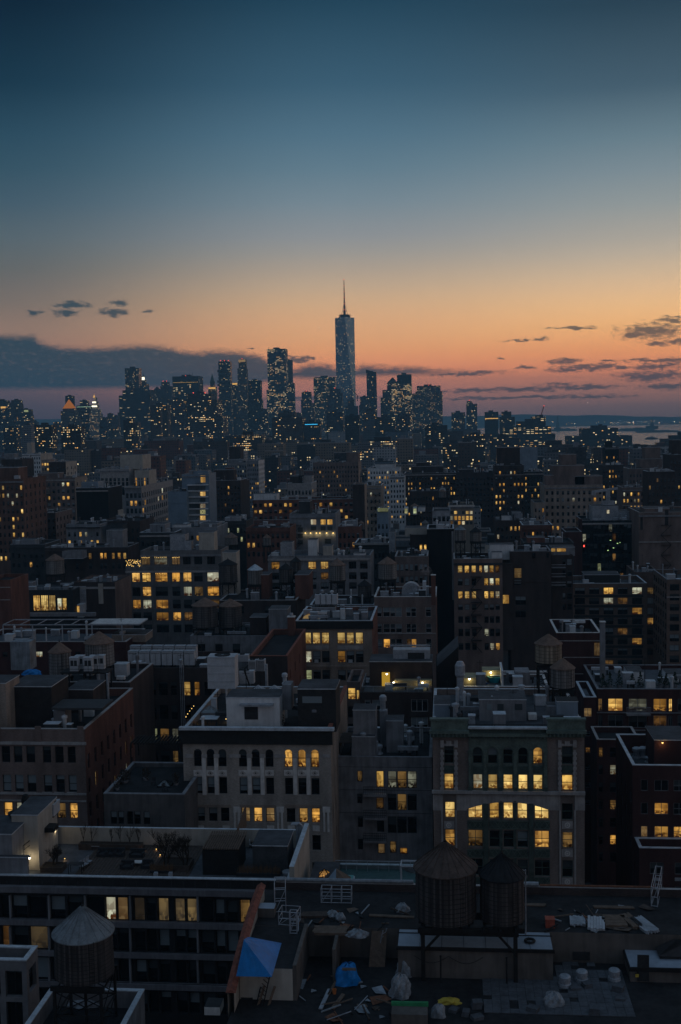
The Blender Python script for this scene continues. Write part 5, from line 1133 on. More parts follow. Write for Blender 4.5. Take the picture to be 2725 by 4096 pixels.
for a, b in ((cA, cB), (cB, cC), (cC, cD), (cD, cA)):
    pr = [a.lerp(b, t) for t in (0, .2, .4, .6, .8, 1)]
    for i, (u, v) in enumerate(zip(pr, pr[1:])):
        mid = (u + v) / 2; um, vm = u.lerp(ap, .5) + Vector((0, 0, .05 if i % 2 else -.05)), v.lerp(ap, .5) + Vector((0, 0, -.05 if i % 2 else .05))
        if i in (0,): um = u.lerp(ap, .5)
        if i == 4: vm = v.lerp(ap, .5)
        tp.poly([u, v, vm], M_TARP); tp.poly([u, vm, um], M_TARP); tp.poly([um, vm, ap], M_TARP)
tag(tp.build('tarp_cover'), 'bright blue tarpaulin stretched like a pyramid next to the red tiled gable', 'tarpaulin')
wpart('hatch_house', lambda q: (q.box(at(1036, 3755, 88.5).x, at(1100, 3755, 88.5).x, 88.5, 89.6, zU, zU + .75, M_STUC, M_PANEL)))
wpart('inner_wall', lambda q: (q.box(xw + .02, xw + .3, 80, 86.98, zL + .01, zU + .25, M_STUC), q.box(xw + 2.6, xw + 2.85, 83, 86.98, zL + .01, zU + .1, M_STUC)))
# water towers on a shared steel stand
t1 = thing('water_tower_stand', 'black steel stand carrying the two big foreground water towers', 'stand', (at(1900, 3990, 83.6).x, 83.6, zL)); zS = 43.15 - zL; lx = lambda px: at(px, 3740, 83.6).x - t1.location.x
zT = at(1782, 3712, 82.2).z; zS = zT - .62 - zL
q = MB()
for y in (0, 2.9): q.box(lx(1680), lx(2075), y - .14, y + .14, zS - .55, zS, M_STEEL, None, True)
for i in range(7): x = lx(1690) + (lx(2065) - lx(1690)) * i / 6; q.box(x - .1, x + .1, -.6, 3.6, zS + .001, zS + .2, M_STEEL, None, True)
q.build('girders', t1)
for px in (1692, 2062):
    for y, z0 in ((0, 0), (2.7, zB - zL)): l = MB(); l.bar((lx(px), y, z0), (lx(px), y, zS - .55), .30, M_STEEL); l.build('leg', t1)
for px, s in ((1692, 1), (2062, -1)): l = MB(); l.bar((lx(px), 0, zS - 1.9), (lx(px) + s * 1.2, 0, zS - .55), .16, M_STEEL); l.build('brace', t1)
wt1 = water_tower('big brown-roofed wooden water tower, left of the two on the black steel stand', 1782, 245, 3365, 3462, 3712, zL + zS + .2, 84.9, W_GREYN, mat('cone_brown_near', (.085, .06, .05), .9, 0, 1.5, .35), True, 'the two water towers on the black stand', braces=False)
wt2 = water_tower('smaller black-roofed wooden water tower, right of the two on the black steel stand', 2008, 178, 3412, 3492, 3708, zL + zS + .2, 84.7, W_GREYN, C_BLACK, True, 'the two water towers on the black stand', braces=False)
# left big water tower
q4 = at(577, 3960, 89); q5 = at(330, 3960, 89); a4, b4 = proj((q5.x - 2.6, 66, q4.z)), proj((q4.x, 66, q4.z))
N4 = building('low_building', 'small dark roof with white parapets under the grey-roofed water tower, bottom left', a4[0], b4[0], (a4[1] + b4[1]) / 2, 66, 23, M_CONC, M_TAR, par=1.4, cope=M_COPE)
N4z = N4.roof
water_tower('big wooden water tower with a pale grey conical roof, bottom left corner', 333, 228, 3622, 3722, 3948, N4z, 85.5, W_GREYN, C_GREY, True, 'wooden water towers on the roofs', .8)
wrapped_pile('crumpled silver sheet lying under the grey-roofed water tower', 340, 4020, N4z, 2.6, 1.2, .7, 4, M_GALV, 'crumpled_sheet', 'sheet'); wrapped_pile('crumpled clear sheet at the left parapet near the grey-roofed water tower', 160, 4060, N4z, .8, 1.6, .8, 14)
N3 = building('apartment_building', 'grey concrete frame building with big dark openings in the bottom left corner', -120, 105, 3842, 88, 2.6, mat('frame_grey_wall', (.17, .165, .17), .85, 0, .5, .2), M_TAR, extra=[(-60, 0, 3882, 3985, '.', 'two'), (20, 87, 3882, 3985, '.', 'two'), (-60, 0, 4006, 4120, '.', 'two'), (24, 90, 4006, 4120, '.', 'two')], par=.8, side=('R', 1, 1.6, [(1.0, 2.0)], {'.': 1}), near=True, rec=.4)
box_thing('roof_hatch', 'pale square hatch with a dark opening at the bottom edge left of the tiled gable', 'hatch', 818, 880, 4030, 4060, 80, 1.4, M_STONEL, M_ACD)
# ---- things lying on the construction roof
def U(px, py): return atz(px, py, zU)
def Lw(px, py): return atz(px, py, zL)
pipe_run('long silver-wrapped pipe lying along the far parapet, left stretch', [(xpa, 94.2, zP + .2), (at(1655, 3600, 94.2).x, 94.2, zP + .2)], .17, M_PLAST); pipe_run('silver-wrapped pipe end lying on the far parapet right of the black-roofed tank', [(at(2085, 3600, 94.2).x, 94.2, zP + .2), (at(2155, 3600, 94.2).x, 94.2, zP + .2)], .2, M_PLAST)
pipe_run('rusty thin pipe lying along the right stretch of the far parapet', [(at(2160, 3600, 94.2).x, 94.2, zP + .12), (at(2620, 3600, 94.2).x, 94.2, zP + .12)], .09, mat('rust', (.16, .07, .04), .9, 0, 3))
def scaffold(label, p, w, d, h, rz, bays=2):
    root = thing('scaffold_frame', label, 'scaffold', p, 'scaffold frames on the construction roof', rz); m = M_GALV
    for sx in range(bays + 1):
        for sy in (0, 1): l = MB(); l.tube((sx * w / bays, sy * d, 0), (sx * w / bays, sy * d, h), .035, m, n=6); l.build('post', root)
    r_ = MB()
    for zz in (.05, h * .5, h): 
        for sy in (0, 1): r_.tube((0, sy * d, zz), (w, sy * d, zz), .03, m, n=6)
        for sx in range(bays + 1): r_.tube((sx * w / bays, 0, zz), (sx * w / bays, d, zz), .03, m, n=6)
    r_.tube((0, 0, 0), (w / bays, 0, h), .025, m, n=6); r_.build('rails', root)
scaffold('white scaffold frame at the left end of the far parapet', U(1100, 3650), .9, 2.6, 1.9, .15, 1); scaffold('white scaffold guard next to the left scaffold frame', U(1115, 3700), 1.5, 1.2, 1.1, -.1, 1); scaffold('low white ladder-like scaffold frame standing near the blue pyramid', U(1160, 3735), .55, .5, 1.7, 0, 1)
scaffold('white work platform frame leaning on the far parapet', U(1285, 3612), 2.5, .8, 1.2, 0, 3)
box_thing('platform_board', 'pale board platform with two dark holes on the far parapet', 'platform', 1283, 1412, 3578, 3602, 93.4, .7, M_PANEL)
scaffold('white guard rail frame at the right end of the far parapet', U(2605, 3625), .5, 4.6, 1.6, -.25, 1)
for i, (px, pyb, L, w_, n, rz, m, lb) in enumerate(((1322, 3728, 2.6, .2, 6, .02, M_LUMB, 'brown stack of boards in the middle of the upper roof'), (1260, 3665, 2.2, .2, 4, .1, M_WOOD, 'dark boards behind the brown stack'), (1560, 3668, 3.6, .16, 2, -.06, M_LUMB, 'two long pale planks lying right of the scaffold'), (2100, 3622, 3.4, .2, 2, 0, M_LUMB, 'long planks along the parapet right of the black-roofed tank'), (2460, 3632, 3.2, .2, 2, 0, M_LUMB, 'long plank near the parapet at the far right'),
        (2310, 3690, 1.6, .12, 9, 1.5, M_GALV, 'dark bundle of steel frames on the right upper roof'), (2385, 3700, 2.2, .2, 6, 1.45, M_ACW, 'row of white metal channels on the right upper roof'), (2460, 3690, 1.7, .45, 4, 0, M_LUMB, 'square of tan plywood beside the white channels'), (2525, 3690, 2.4, .14, 6, 1.9, M_LUMB, 'jumbled lumber right of the tan plywood'), (2575, 3705, 2.6, .09, 12, 1.95, M_GALV, 'bundle of thin pipes at the right end of the materials'),
        (1300, 4000, 2.9, .28, 1, 1.45, M_GALV, 'wide grey plank standing left of the blue bundle'), (1332, 3950, 2.6, .18, 1, 1.4, M_LUMB, 'narrow plank just left of the blue bundle'), (1352, 4010, 2.2, .14, 2, 1.3, M_LUMB, 'short planks near the orange bucket'))):
    planks(lb, px, pyb, zU if pyb < 3800 else zL, L, w_, n, rz, i, m, 2 if n > 3 else 1, group='boards on the construction roof')
for i, (px, pyb, w_, h_, m, lb) in enumerate(((1430, 3745, 1.5, .55, M_PLAST, 'crumpled white sheeting heap right of the brown boards'), (1610, 3645, 1.0, .7, M_PLAST, 'plastic-wrapped bundle near the big water tower'), (1330, 3665, .9, .5, M_PLAST, 'small pale sheet heap among the rubble behind the boards'), (1362, 3675, .7, .5, M_PLAST, 'pale sack leaning by the sheet heap'))):
    wrapped_pile(lb, px, pyb, zU, w_, .8, h_, i, m, group='wrapped heaps on the upper roof')
wrapped_pile('blue tarpaulin bundle with a board on top in the middle of the lower roof', 1391, 3925, zL, 1.6, 1.9, 1.4, 7, M_TARP, 'tarp_bundle', 'bundle'); planks('brown board lying on top of the blue tarpaulin bundle', 1400, 3880, zL + 1.35, 1.0, .3, 1, .05, 3, M_LUMB, 1)
wrapped_pile('plastic-wrapped stack at the foot of the black stand, rear one', 1622, 3900, zL, 1.1, .9, 1.5, 5, group='plastic-wrapped stacks by the stand'); wrapped_pile('plastic-wrapped stack trailing its sheet at the foot of the black stand, front one', 1602, 3985, zL, 1.3, 1.1, 1.7, 6, group='plastic-wrapped stacks by the stand')
wrapped_pile('wrapped white bundle with a cone top on the paved roof right of the stand', 2215, 4020, zL, 1.3, 1.0, 1.0, 8); wrapped_pile('yellow sack at the foot of the bulkhead wall', 1800, 4012, zL, 1.4, .7, .4, 9, M_YEL, 'sack', 'sack'); wrapped_pile('white wrapped bundle at the bottom edge left of the paving', 1755, 4065, zL, .9, .8, .9, 10)
def drum(label, px, pyb, z, r, h, m=M_GALV, group='squat silver vents by the back wall'):
    p = atz(px, pyb, z); root = thing('roof_vent', label, 'vent', (p.x, p.y, z), group); a = MB(); a.lathe([(r * 1.15, 0), (r * 1.1, h * .3), (r * .9, h * .32), (r * .9, h * .55)], m, 18); a.build('base', root); b = MB(); b.lathe([(r, h * .55), (r * 1.02, h * .9), (r * .8, h), (0, h * 1.03)], m, 18); b.build('cap', root)
for px, pyb, lb in ((2260, 3945, 'squat silver vent nearest the bulkhead'), (2328, 3925, 'squat silver vent under the dark opening'), (2458, 3920, 'squat silver vent nearest the stair house')): drum(lb, px, pyb, zL, .42, .85)
q = MB(); p_ = atz(2120, 3768, zB); q.lathe([(.30, .02), (.42, .06), (.44, .14), (.36, .2), (.27, .16), (.26, .04)], M_STEEL, 20); tag(q.build('hose_coil', None, p_), 'coil of black hose on the pale roof of the bulkhead', 'hose')
pl_ = thing('antenna_pole', 'thin pole rising from the bulkhead roof beside the black-roofed tank', 'pole', (at(2105, 3750, 86).x, 86.3, zB)); q = MB(); q.tube((0, 0, 0), (0, 0, 5.2), .05, M_GALV, n=6); q.build('pole', pl_); q = MB(); q.bar((0, 0, 5.1), (-.9, 0, 5.4), .05, M_GALV); q.bar((-.9, 0, 5.4), (-1.1, 0, 5.1), .05, M_GALV); q.build('arm', pl_)
rmp = MB(); a, b, c_, d_ = Lw(1475, 3868), Lw(1540, 3868), U(1548, 3730), U(1488, 3728)
rmp.poly([a, b, c_ + Vector((0, 0, .1)), d_ + Vector((0, 0, .1))], M_LUMB); rmp.poly([a + Vector((0, 0, -.01)), d_, d_ + Vector((0, 0, .1)), a], M_LUMB); rmp.poly([b, c_, c_ + Vector((0, 0, .1)), b], M_LUMB); tag(rmp.build('wooden_ramp'), 'wooden ramp sloping from the upper to the lower roof', 'ramp')
ladder('pale aluminium ladder lying on the wooden ramp', Lw(1515, 3845) + Vector((0, 0, .25)), U(1540, 3735) + Vector((0, 0, .35)), .45)
ladder('dark ladder against the front wall under the blue pyramid', (at(1030, 4090, 79.6).x, 79.3, 37), (at(1075, 3975, 79.9).x, 79.92, 40.5), .9, M_STEEL)
for px, lb in ((1048, 'left slanting plank below the blue pyramid'), (1090, 'right slanting plank below the blue pyramid')):
    q = MB(); a, b = at(px - 18, 4030, 79.2), at(px + 10, 3945, 79.85); q.bar(a - a, b - a, .05, M_LUMB, .22); tag(q.build('plank', None, a), lb, 'plank', 'slanting planks below the blue pyramid')
q = MB(); q.box(-.35, .35, -.35, .35, 0, .6, mat('box_red', (.35, .08, .05), .7), None); q.box(-.37, .37, -.37, .37, .6, .68, MC['box_red']); tag(q.build('toolbox', None, U(2200, 3705)), 'red box standing on the upper roof beside the black-roofed tank', 'box')
q = MB(); q.lathe([(.12, 0), (.17, .35), (.15, .35), (.12, .05)], M_ORG, 14); tag(q.build('bucket', None, Lw(1338, 3975)), 'orange bucket beside the planks on the lower roof', 'bucket')
rj = random.Random(21)
for i in range(84):                                      # scattered site rubbish, each piece its own
    px, py = rj.choice((rj.uniform(1190, 1600), rj.uniform(1190, 1600), rj.uniform(2190, 2600))), rj.choice((rj.uniform(3630, 3725), rj.uniform(3905, 4090), rj.uniform(3930, 4090)))
    if px > 2000: py = rj.uniform(3625, 3725)
    p_ = U(px, py) if py < 3800 else Lw(px, py); q = MB(); L = rj.uniform(.3, 2.2); m = rj.choice((M_LUMB, M_GALV, M_STEEL, M_WOOD, M_PLAST, MC['rust'])); k = rj.choice((0, 1))
    if k: q.bar((-L/2, 0, .08), (L/2, rj.uniform(-.3, .3), .10 + rj.uniform(0, .25)), rj.uniform(.04, .10), m)
    else: s = L * .35; q.poly([(-s, -s * .7, .02), (s, -s * .6, .10), (s * .9, s * .7, .03), (-s * .8, s * .6, .14)], m); q.poly([(-s, -s * .7, 0), (-s * .8, s * .6, .0), (s * .9, s * .7, 0), (s, -s * .6, 0)], m)
    o = tag(q.build('scrap_bar' if k else 'scrap_sheet', None, p_), 'loose scrap bar lying among the rubble on the construction roof' if k else 'loose bent scrap sheet lying among the rubble on the construction roof', 'scrap', 'scrap bars on the roof' if k else 'scrap sheets on the roof'); o.rotation_euler = (0, 0, rj.uniform(0, 3))
for i, (px, py, w_) in enumerate(((1815, 4045, .6), (1862, 4060, .5), (1905, 4030, .7), (1908, 4075, .8), (2130, 4045, .8), (2375, 4055, .7), (2300, 3958, .8), (2345, 3950, .6), (2470, 3965, .8), (2480, 4000, .7))):
    p_ = Lw(px, py); q = MB()
    for k in range(2 + i % 3): q.box(-w_/2 + .03 * k, w_/2 + .03 * k, -.3, .3, k * .13, k * .13 + .11, M_PAVE, None, True)
    o = tag(q.build('paver_stack', None, p_), ('stack of grey slabs left on the lower roof by the bulkhead', 'low slab stack on the bottom edge left of the paving', 'slab stack at the bulkhead foot right of the yellow sack', 'slab stack at the left end of the paving', 'slabs beside the wrapped white bundle', 'dark slab heap in the middle of the paving', 'pale tilted slabs by the nearest squat vent', 'slabs between the squat vents', 'slabs in front of the stair house', 'slabs on the right edge of the paving')[i], 'slabs', 'slab stacks on the lower roof'); o.rotation_euler = (0, 0, .3 * (i % 4 - 1.5))
for i, (px, y0) in enumerate(((1765, 3890), (2028, 3892))):
    p_ = at(px, 3990, 83.4); q = MB(); q.tube((0, 0, 0), (0, 0, 2.0), .06, M_STEEL, n=6); q.lathe([(.09, 2.0), (.09, 2.06), (0, 2.08)], M_STEEL, 8); tag(q.build('vent_pipe', None, (p_.x, 83.3, zL)), ('thin black standpipe at the left of the bulkhead wall', 'thin black standpipe right of the bulkhead wall middle')[i], 'pipe')
q = MB(); pts = [(b0 + 1.2 + (5.2 - 0) * t, 83.8, zB - .6 - .55 * sin(pi * ((t * 2) % 1.0))) for t in [k / 20 for k in range(21)]]
for a, b in zip(pts, pts[1:]): q.tube(a, b, .02, M_STEEL, n=4)
tag(q.build('hanging_cable'), 'black cable sagging in two loops across the bulkhead wall', 'cable')
q = MB(); a, b = Lw(1570, 4065), Lw(1712, 4065); q.box(a.x, b.x, a.y - 1.4, a.y, zL, zL + .9, M_STUC); tag(q.build('roof_curb'), 'low stucco roof box topped with a green strip at the bottom edge', 'roof box')
q = MB(); q.box(a.x - .05, b.x + .05, a.y - .25, a.y + .1, zL + .902, zL + 1.08, M_GRNP); q.tube((a.x - .05, a.y - .1, zL + 1.09), (b.x + .05, a.y - .1, zL + 1.12), .09, M_GRNP); tag(q.build('green_cover'), 'green plastic strip lying on the low stucco roof box', 'cover')

# ================================================================ second row, 170 to 350 m
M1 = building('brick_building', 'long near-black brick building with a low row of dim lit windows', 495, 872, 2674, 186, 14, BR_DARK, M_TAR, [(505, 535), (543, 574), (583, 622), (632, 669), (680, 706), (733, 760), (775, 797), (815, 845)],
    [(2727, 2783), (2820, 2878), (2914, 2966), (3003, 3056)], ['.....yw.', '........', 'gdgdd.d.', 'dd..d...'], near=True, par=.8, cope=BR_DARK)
for i, (px, yy) in enumerate(((720, 2672), (727, 2672), (734, 2672))):
    p_ = at(px, yy, 185.8); pipe_run(('left grey conduit', 'middle grey conduit', 'right grey conduit')[i] + ' running down the near-black brick wall', [(p_.x, 185.75, p_.z + .6), (p_.x, 185.75, p_.z - 11)], .07, group='conduits on the near-black wall')
for k in range(6):
    for j in range(2):
        px = 533 + k * 45 + j * 8; p_ = at(px, 2650 - j * 22, 190 + j * 3.5); w_ = 1.75
        root = thing('air_conditioner', ('grey rooftop air conditioner in the front row on the near-black building', 'grey rooftop air conditioner in the back row on the near-black building')[j] + (', leftmost', ', second from left', ', third from left', ', third from right', ', second from right', ', rightmost')[k], 'air conditioner', (p_.x, 190 + j * 3.5, M1.roof), 'row of air conditioners on the near-black building')
        hh = p_.z - M1.roof + .9; q = MB(); q.box(-w_/2, w_/2, 0, 1.2, .5, hh + .9, M_ACW, None, True); q.box(-w_/2 - .02, w_/2 + .02, -.02, 1.22, hh + .9, hh + 1.05, M_GALV, None, True); q.build('cabinet', root); q = MB(); q.box(-.02, .02, -.03, -.003, .6, hh + .6, M_ACD, None, True); q.box(-w_/2 + .1, w_/2 - .1, -.03, -.003, hh + .62, hh + .68, M_ACD, None, True); q.build('door_seam', root)
        q = MB(); q.box(-w_/2 + .1, -w_/2 + .25, 0, 1.2, 0, .5, M_STEEL); q.box(w_/2 - .25, w_/2 - .1, 0, 1.2, 0, .5, M_STEEL); q.build('stand', root)
M6 = building('brick_building', 'long low dark red building at the left with a steel canopy on its roof terrace', -100, 505, 2568, 214, 14, BR_MAROON, M_PAVE, extra=[(142, 170, 2606, 2629, 'y', 'dh2'), (10, 30, 2608, 2628, '.'), (50, 74, 2606, 2628, '.'), (300, 322, 2606, 2628, '.'), (420, 442, 2606, 2628, '.')], near=True, par=.9, cope=M_STONE)
cn = thing('steel_canopy', 'long pale steel canopy on posts over the left roof terrace', 'canopy', (at(250, 2570, 217).x, 217, M6.roof)); zc = at(250, 2497, 217).z - M6.roof; xa, xb = at(12, 2500, 217).x - cn.location.x, at(560, 2500, 217).x - cn.location.x; q = MB()
q.box(xa, xb, -.1, .1, zc - .2, zc, M_GALV, None, True); q.box(xa, xb, 5.9, 6.1, zc - .2, zc, M_GALV, None, True)
for k in range(9): x = xa + (xb - xa) * k / 8; q.box(x - .06, x + .06, .1, 5.9, zc - .15, zc - .02, M_GALV, None, True)
q.build('beams', cn); q = MB(); q.box(xa + (xb - xa) * .64, xb, 0, 6, zc + .01, zc + .08, M_STONEL, None, True); q.build('roof_panel', cn)
for k in range(5): l = MB(); x = xa + (xb - xa) * k / 4.6; l.bar((x, 0, 0), (x, 0, zc - .2), .2, M_GALV); l.build('post', cn)
M6.bulk(448, 582, 2540, 4.5, 10, BR_TAN); M6.bulk(45, 115, 2555, 2, 4, M_CONC); 
box_thing('equipment_box', 'tall weathered silver equipment box on the left roof', 'equipment box', 45, 118, 2568, 2680, 190, 3, mat('silver_stained', (.22, .24, .26), .6, .2, .6, .4, streak=True))
wrapped_pile('blue tarpaulin roll on the brick parapet at the left', 130, 2700, 42.5, 2.6, .9, .9, 33, M_TARP, 'tarp_roll', 'tarpaulin')
water_tower('brown-roofed dark water tower left of the white air conditioners', 239, 86, 2566, 2604, 2713, N6.roof + 1, 172, W_GREY, C_BROWN, False)
water_tower('large brown-roofed dark water tower behind the white air conditioners', 397, 113, 2523, 2566, 2670, N6.roof + 1, 178, W_GREY, C_BROWN, False)
building('brick_building', 'dark low building carrying the left pair of water towers', 180, 520, 2730, 170, 14, BR_DARK, M_TAR, par=.7)
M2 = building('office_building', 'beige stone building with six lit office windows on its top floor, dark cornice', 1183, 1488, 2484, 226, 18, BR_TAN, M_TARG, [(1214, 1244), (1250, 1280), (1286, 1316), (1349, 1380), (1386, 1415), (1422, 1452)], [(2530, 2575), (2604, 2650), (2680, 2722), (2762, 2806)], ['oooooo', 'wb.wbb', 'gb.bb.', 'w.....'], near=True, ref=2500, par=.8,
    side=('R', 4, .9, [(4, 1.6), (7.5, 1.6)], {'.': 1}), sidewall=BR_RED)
M2.part('cornice', 1178, 1493, 2486, 2516, -.4, -.003, MC['cornice_black']); M2.part('ledge', 1183, 1488, 2662, 2670, -.2, -.003, BR_TAN)
for a, b in ((1190, 1208), (1322, 1342), (1458, 1480)): M2.part('pilaster', a, b, 2518, 2720, -.12, -.003, BR_TAN)
for a, b in ((1214, 1316), (1349, 1452)): M2.part('spandrel', a, b, 2582, 2598, -.05, -.003, M_STONE)
for px in (1266, 1402): M2.part('window_unit', px - 8, px + 8, 2640, 2652, -.25, .15, M_ACW)
for px, pyb, k, lb in ((1250, 2462, 'b', 'rounded roof light at the back of the beige office roof'), (1245, 2480, 'c', 'rounded lit roof light at the front of the beige office roof')):
    p_ = atz(px, pyb, M2.roof); root = thing('dome_skylight', lb, 'skylight', p_); q = MB(); n = 8
    for i in range(n): t0, t1 = pi * i / n, pi * (i + 1) / n; q.poly([(-1.7 * cos(t0), 0, .3 + .9 * sin(t0)), (-1.7 * cos(t1), 0, .3 + .9 * sin(t1)), (-1.5 * cos(t1), 1.6, .3 + .9 * sin(t1)), (-1.5 * cos(t0), 1.6, .3 + .9 * sin(t0))], KIND[k]); q.poly([(-1.7 * cos(t0), 0, .3 + .9 * sin(t0)), (-1.7 * cos(t1), 0, .3 + .9 * sin(t1)), (0, 0, .3)], KIND[k], [(.5, 1), (.6, 1), (.5, .6)])
    q.build('glazing', root); q = MB(); q.box(-1.8, 1.8, -.05, 1.7, 0, .29, M_COPE); q.build('curb', root)
for k in range(4):
    p_ = at(1270 + k * 23, 2415, 236); root = thing('air_conditioner', ('leftmost big white cooler on the beige office roof', 'second big white cooler from the left on the beige office roof', 'third big white cooler from the left on the beige office roof', 'rightmost big white cooler on the beige office roof')[k], 'air conditioner', (p_.x, 236, M2.roof), 'white coolers on the beige office roof')
    z_ = p_.z - M2.roof; q = MB(); q.box(-.52, .52, 0, 2.2, z_ - .1, z_ + 1.9, M_ACW, None, True); q.build('cabinet', root); q = MB(); q.box(-.45, .45, -.02, -.003, z_ + .8, z_ + .86, M_GALV, None, True); q.build('seam', root); q = MB(); q.bar((-.4, .2, 0), (-.4, .2, z_ - .1), .12, M_STEEL); q.bar((.4, .2, 0), (.4, .2, z_ - .1), .12, M_STEEL); q.build('leg', root); fan_ring(root, 0, 1.1, z_ + 1.901, .42)
M2.bulk(1435, 1468, 2440, 5, 8, M_CONC); M2.bulk(1245, 1340, 2432, 9.5, 14, M_CONC)
chimney('slim brick chimney with a white cap on the left wall of the beige office', 1166, 2470, 2560, M2.roof - 2, 1.4, BR_RED)
building('brick_building', 'red brick party-wall building left of the beige office, tiled coping', 1000, 1150, 2625, 196, 26, BR_DARK, M_TAR, par=1.0, cope=M_TILE, sidewall=BR_RED, side=('R', 4, .7, [(3, 1.7), (7, 1.7)], {'.': 1}))
bx = building('brick_building', 'dark flat-roofed building crowned by the pair of dark tanks, left of centre', 760, 1175, 2545, 236, 16, M_CONC, M_TAR, [(790, 820), (860, 890), (930, 960)], [(2575, 2620)], ['...'], par=.6)
bx.bulk(1075, 1150, 2438, 1, 6, M_CONC); bx.bulk(1000, 1065, 2470, 3, 8, BR_DARK); bx.bulk(900, 980, 2560, .4, 4, M_CONC)
water_tower('brown-roofed tank, left of the close pair above the grey air conditioners', 820, 101, 2388, 2418, 2513, bx.roof, 241, W_DARK, C_BROWN); water_tower('brown-roofed tank, right of the close pair above the grey air conditioners', 921, 92, 2393, 2420, 2511, bx.roof, 243, W_DARK, C_BROWN)
M3 = building('brick_building', 'brown brick building with pale grouped windows, carrying a round tank and white ducts', 1497, 1745, 2388, 262, 16, BR_BROWN, M_TARG, [(1508, 1526), (1532, 1558), (1560, 1580), (1582, 1606), (1624, 1642), (1644, 1664), (1702, 1724)], [(2429, 2467), (2495, 2531), (2556, 2592), (2620, 2655)], ['bbbbbbb', 'b..b...', 'bw..dw.', '.......'], par=1.6, cope=M_STONEL, fm=M_FRAMEW, sidewall=BR_RED)
M3.part('ledge', 1497, 1745, 2532, 2536, -.12, -.003, M_STONE)
water_tower('broad brown-roofed tank on a black frame above the brown brick building', 1550, 74, 2225, 2252, 2318, M3.roof, 270, W_GREY, C_BROWN)
q = MB(); p_ = at(1645, 2385, 268); root = thing('duct_dome', 'pale round-ended ventilation duct on the brown brick roof', 'duct', (p_.x, 268, M3.roof)); z_ = 0
for i in range(10): t0, t1 = pi * i / 10, pi * (i + 1) / 10; q.poly([(2.2 * cos(t0), 0, 1.8 + 2.2 * sin(t0)), (2.2 * cos(t1), 0, 1.8 + 2.2 * sin(t1)), (2.2 * cos(t1), 3, 1.8 + 2.2 * sin(t1)), (2.2 * cos(t0), 3, 1.8 + 2.2 * sin(t0))], M_GALV); q.poly([(2.2 * cos(t0), 0, 1.8 + 2.2 * sin(t0)), (2.2 * cos(t1), 0, 1.8 + 2.2 * sin(t1)), (0, 0, 1.8)], M_SILV)
q.box(-2.2, 2.2, 0, 3, 0, 1.8, M_GALV); q.build('body', root); q = MB(); q.box(2.7, 3.5, .5, 3, 0, 4.2, M_ACW); q.build('side_duct', root)
M4 = building('brick_building', 'dark brick house with a lamp-lit roof terrace, centre right', 1440, 1728, 2772, 180, 12, BR_DARK, M_PAVE, extra=[(1460, 1482, 2800, 2842, 'b'), (1490, 1522, 2800, 2842, 'b'), (1645, 1712, 2797, 2846, '.', 'three'), (1645, 1712, 2868, 2916, 'b', 'three')], near=True, par=.25, fm=M_FRAMEW)
M4.bulk(1478, 1728, 2648, 6, 11.9, BR_DARK); M4.part('parapet_coping', 1560, 1722, 2580, 2586, 8, 8.3, M_GALV)
M4.part('terrace_wall', 1578, 1728, 2722, 2770, 4.6, 5.9, mat('terrace_wall', (.30, .26, .16), .8, 0, .8, .2)); M4.part('door', 1528, 1560, 2690, 2765, 5.75, 5.98, emit('door_glow', (.9, .52, .06), .42))
for px, py, e, lb in ((1575, 2730, 22, 'left wall lamp on the brick house terrace'), (1690, 2730, 22, 'right wall lamp on the brick house terrace'), (1548, 2696, 16, 'lamp over the lit door of the brick house terrace')): wall_lamp(lb, at(px, py, 184.1 if px != 1548 else 185.5), .16, e, (1, .72, .25), M_LAMPW, 'wall lamps on the brick house terrace')
railing('glass railing around the lamp-lit terrace of the brick house', [(M4.x0 + .3, 190, M4.roof), (M4.x0 + .3, 180.5, M4.roof), (M4.x1 - .3, 180.5, M4.roof)], 1.2, M_GALV, M_GLASSR)
table('pale table on the lamp-lit terrace of the brick house', 1485, 2735, M4.roof, 1.8, 1, .8, M_ACW)
for i, px in enumerate((1470, 1505)): chair(('pale chair left of the terrace table on the brick house', 'pale chair right of the terrace table on the brick house')[i], px, 2738, M4.roof, 0, M_ACW, 'pale chairs on the brick house terrace')
box_thing('equipment_box', 'pale duct housing on the upper roof of the brick house', 'duct', 1573, 1720, 2600, 2642, 188, 2.5, M_GALV, None, None, lambda root, w, h, d: (lambda q: (q.box(-w * .1, w * .35, -.05, -.003, h * .1, h * .75, M_ACD, None, True), q.build('opening', root)))(MB()))
building('house', 'narrow building with one bright yellow window left of the lamp-lit terrace', 1388, 1440, 2730, 196, 10, BR_BROWN, M_TAR, extra=[(1392, 1422, 2752, 2798, 'y', 'dh'), (1426, 1438, 2760, 2798, 'y', 'plain'), (1392, 1420, 2825, 2870, '.'), (1392, 1420, 2895, 2940, '.')], near=True)
gx = building('brick_building', 'dark gabled brick house between the two lit terraces', 1745, 1835, 2668, 188, 10, BR_BLACK, M_TAR, par=.2); 
gq = MB(); gq.poly([(-gx.w/2, -.01, gx.z), (gx.w/2, -.01, gx.z), (gx.w/2, -.01, gx.z + 3.4)], BR_BLACK); gq.poly([(-gx.w/2, 0, gx.z), (gx.w/2, 0, gx.z + 3.4), (gx.w/2, 10, gx.z + 3.4), (-gx.w/2, 10, gx.z)], M_TARG); gq.build('lean_to_roof', gx.root)
M15 = building('house', 'roof terrace building with a yellow-lit wall and a turquoise tub, right of the gabled house', 1836, 2195, 2748, 178, 9, BR_BROWN, M_PAVE, extra=[(1850, 1900, 2770, 2790, 'd', 'two'), (1990, 2060, 2766, 2790, '.', 'three')], near=True, par=.35, cope=M_STONEL)
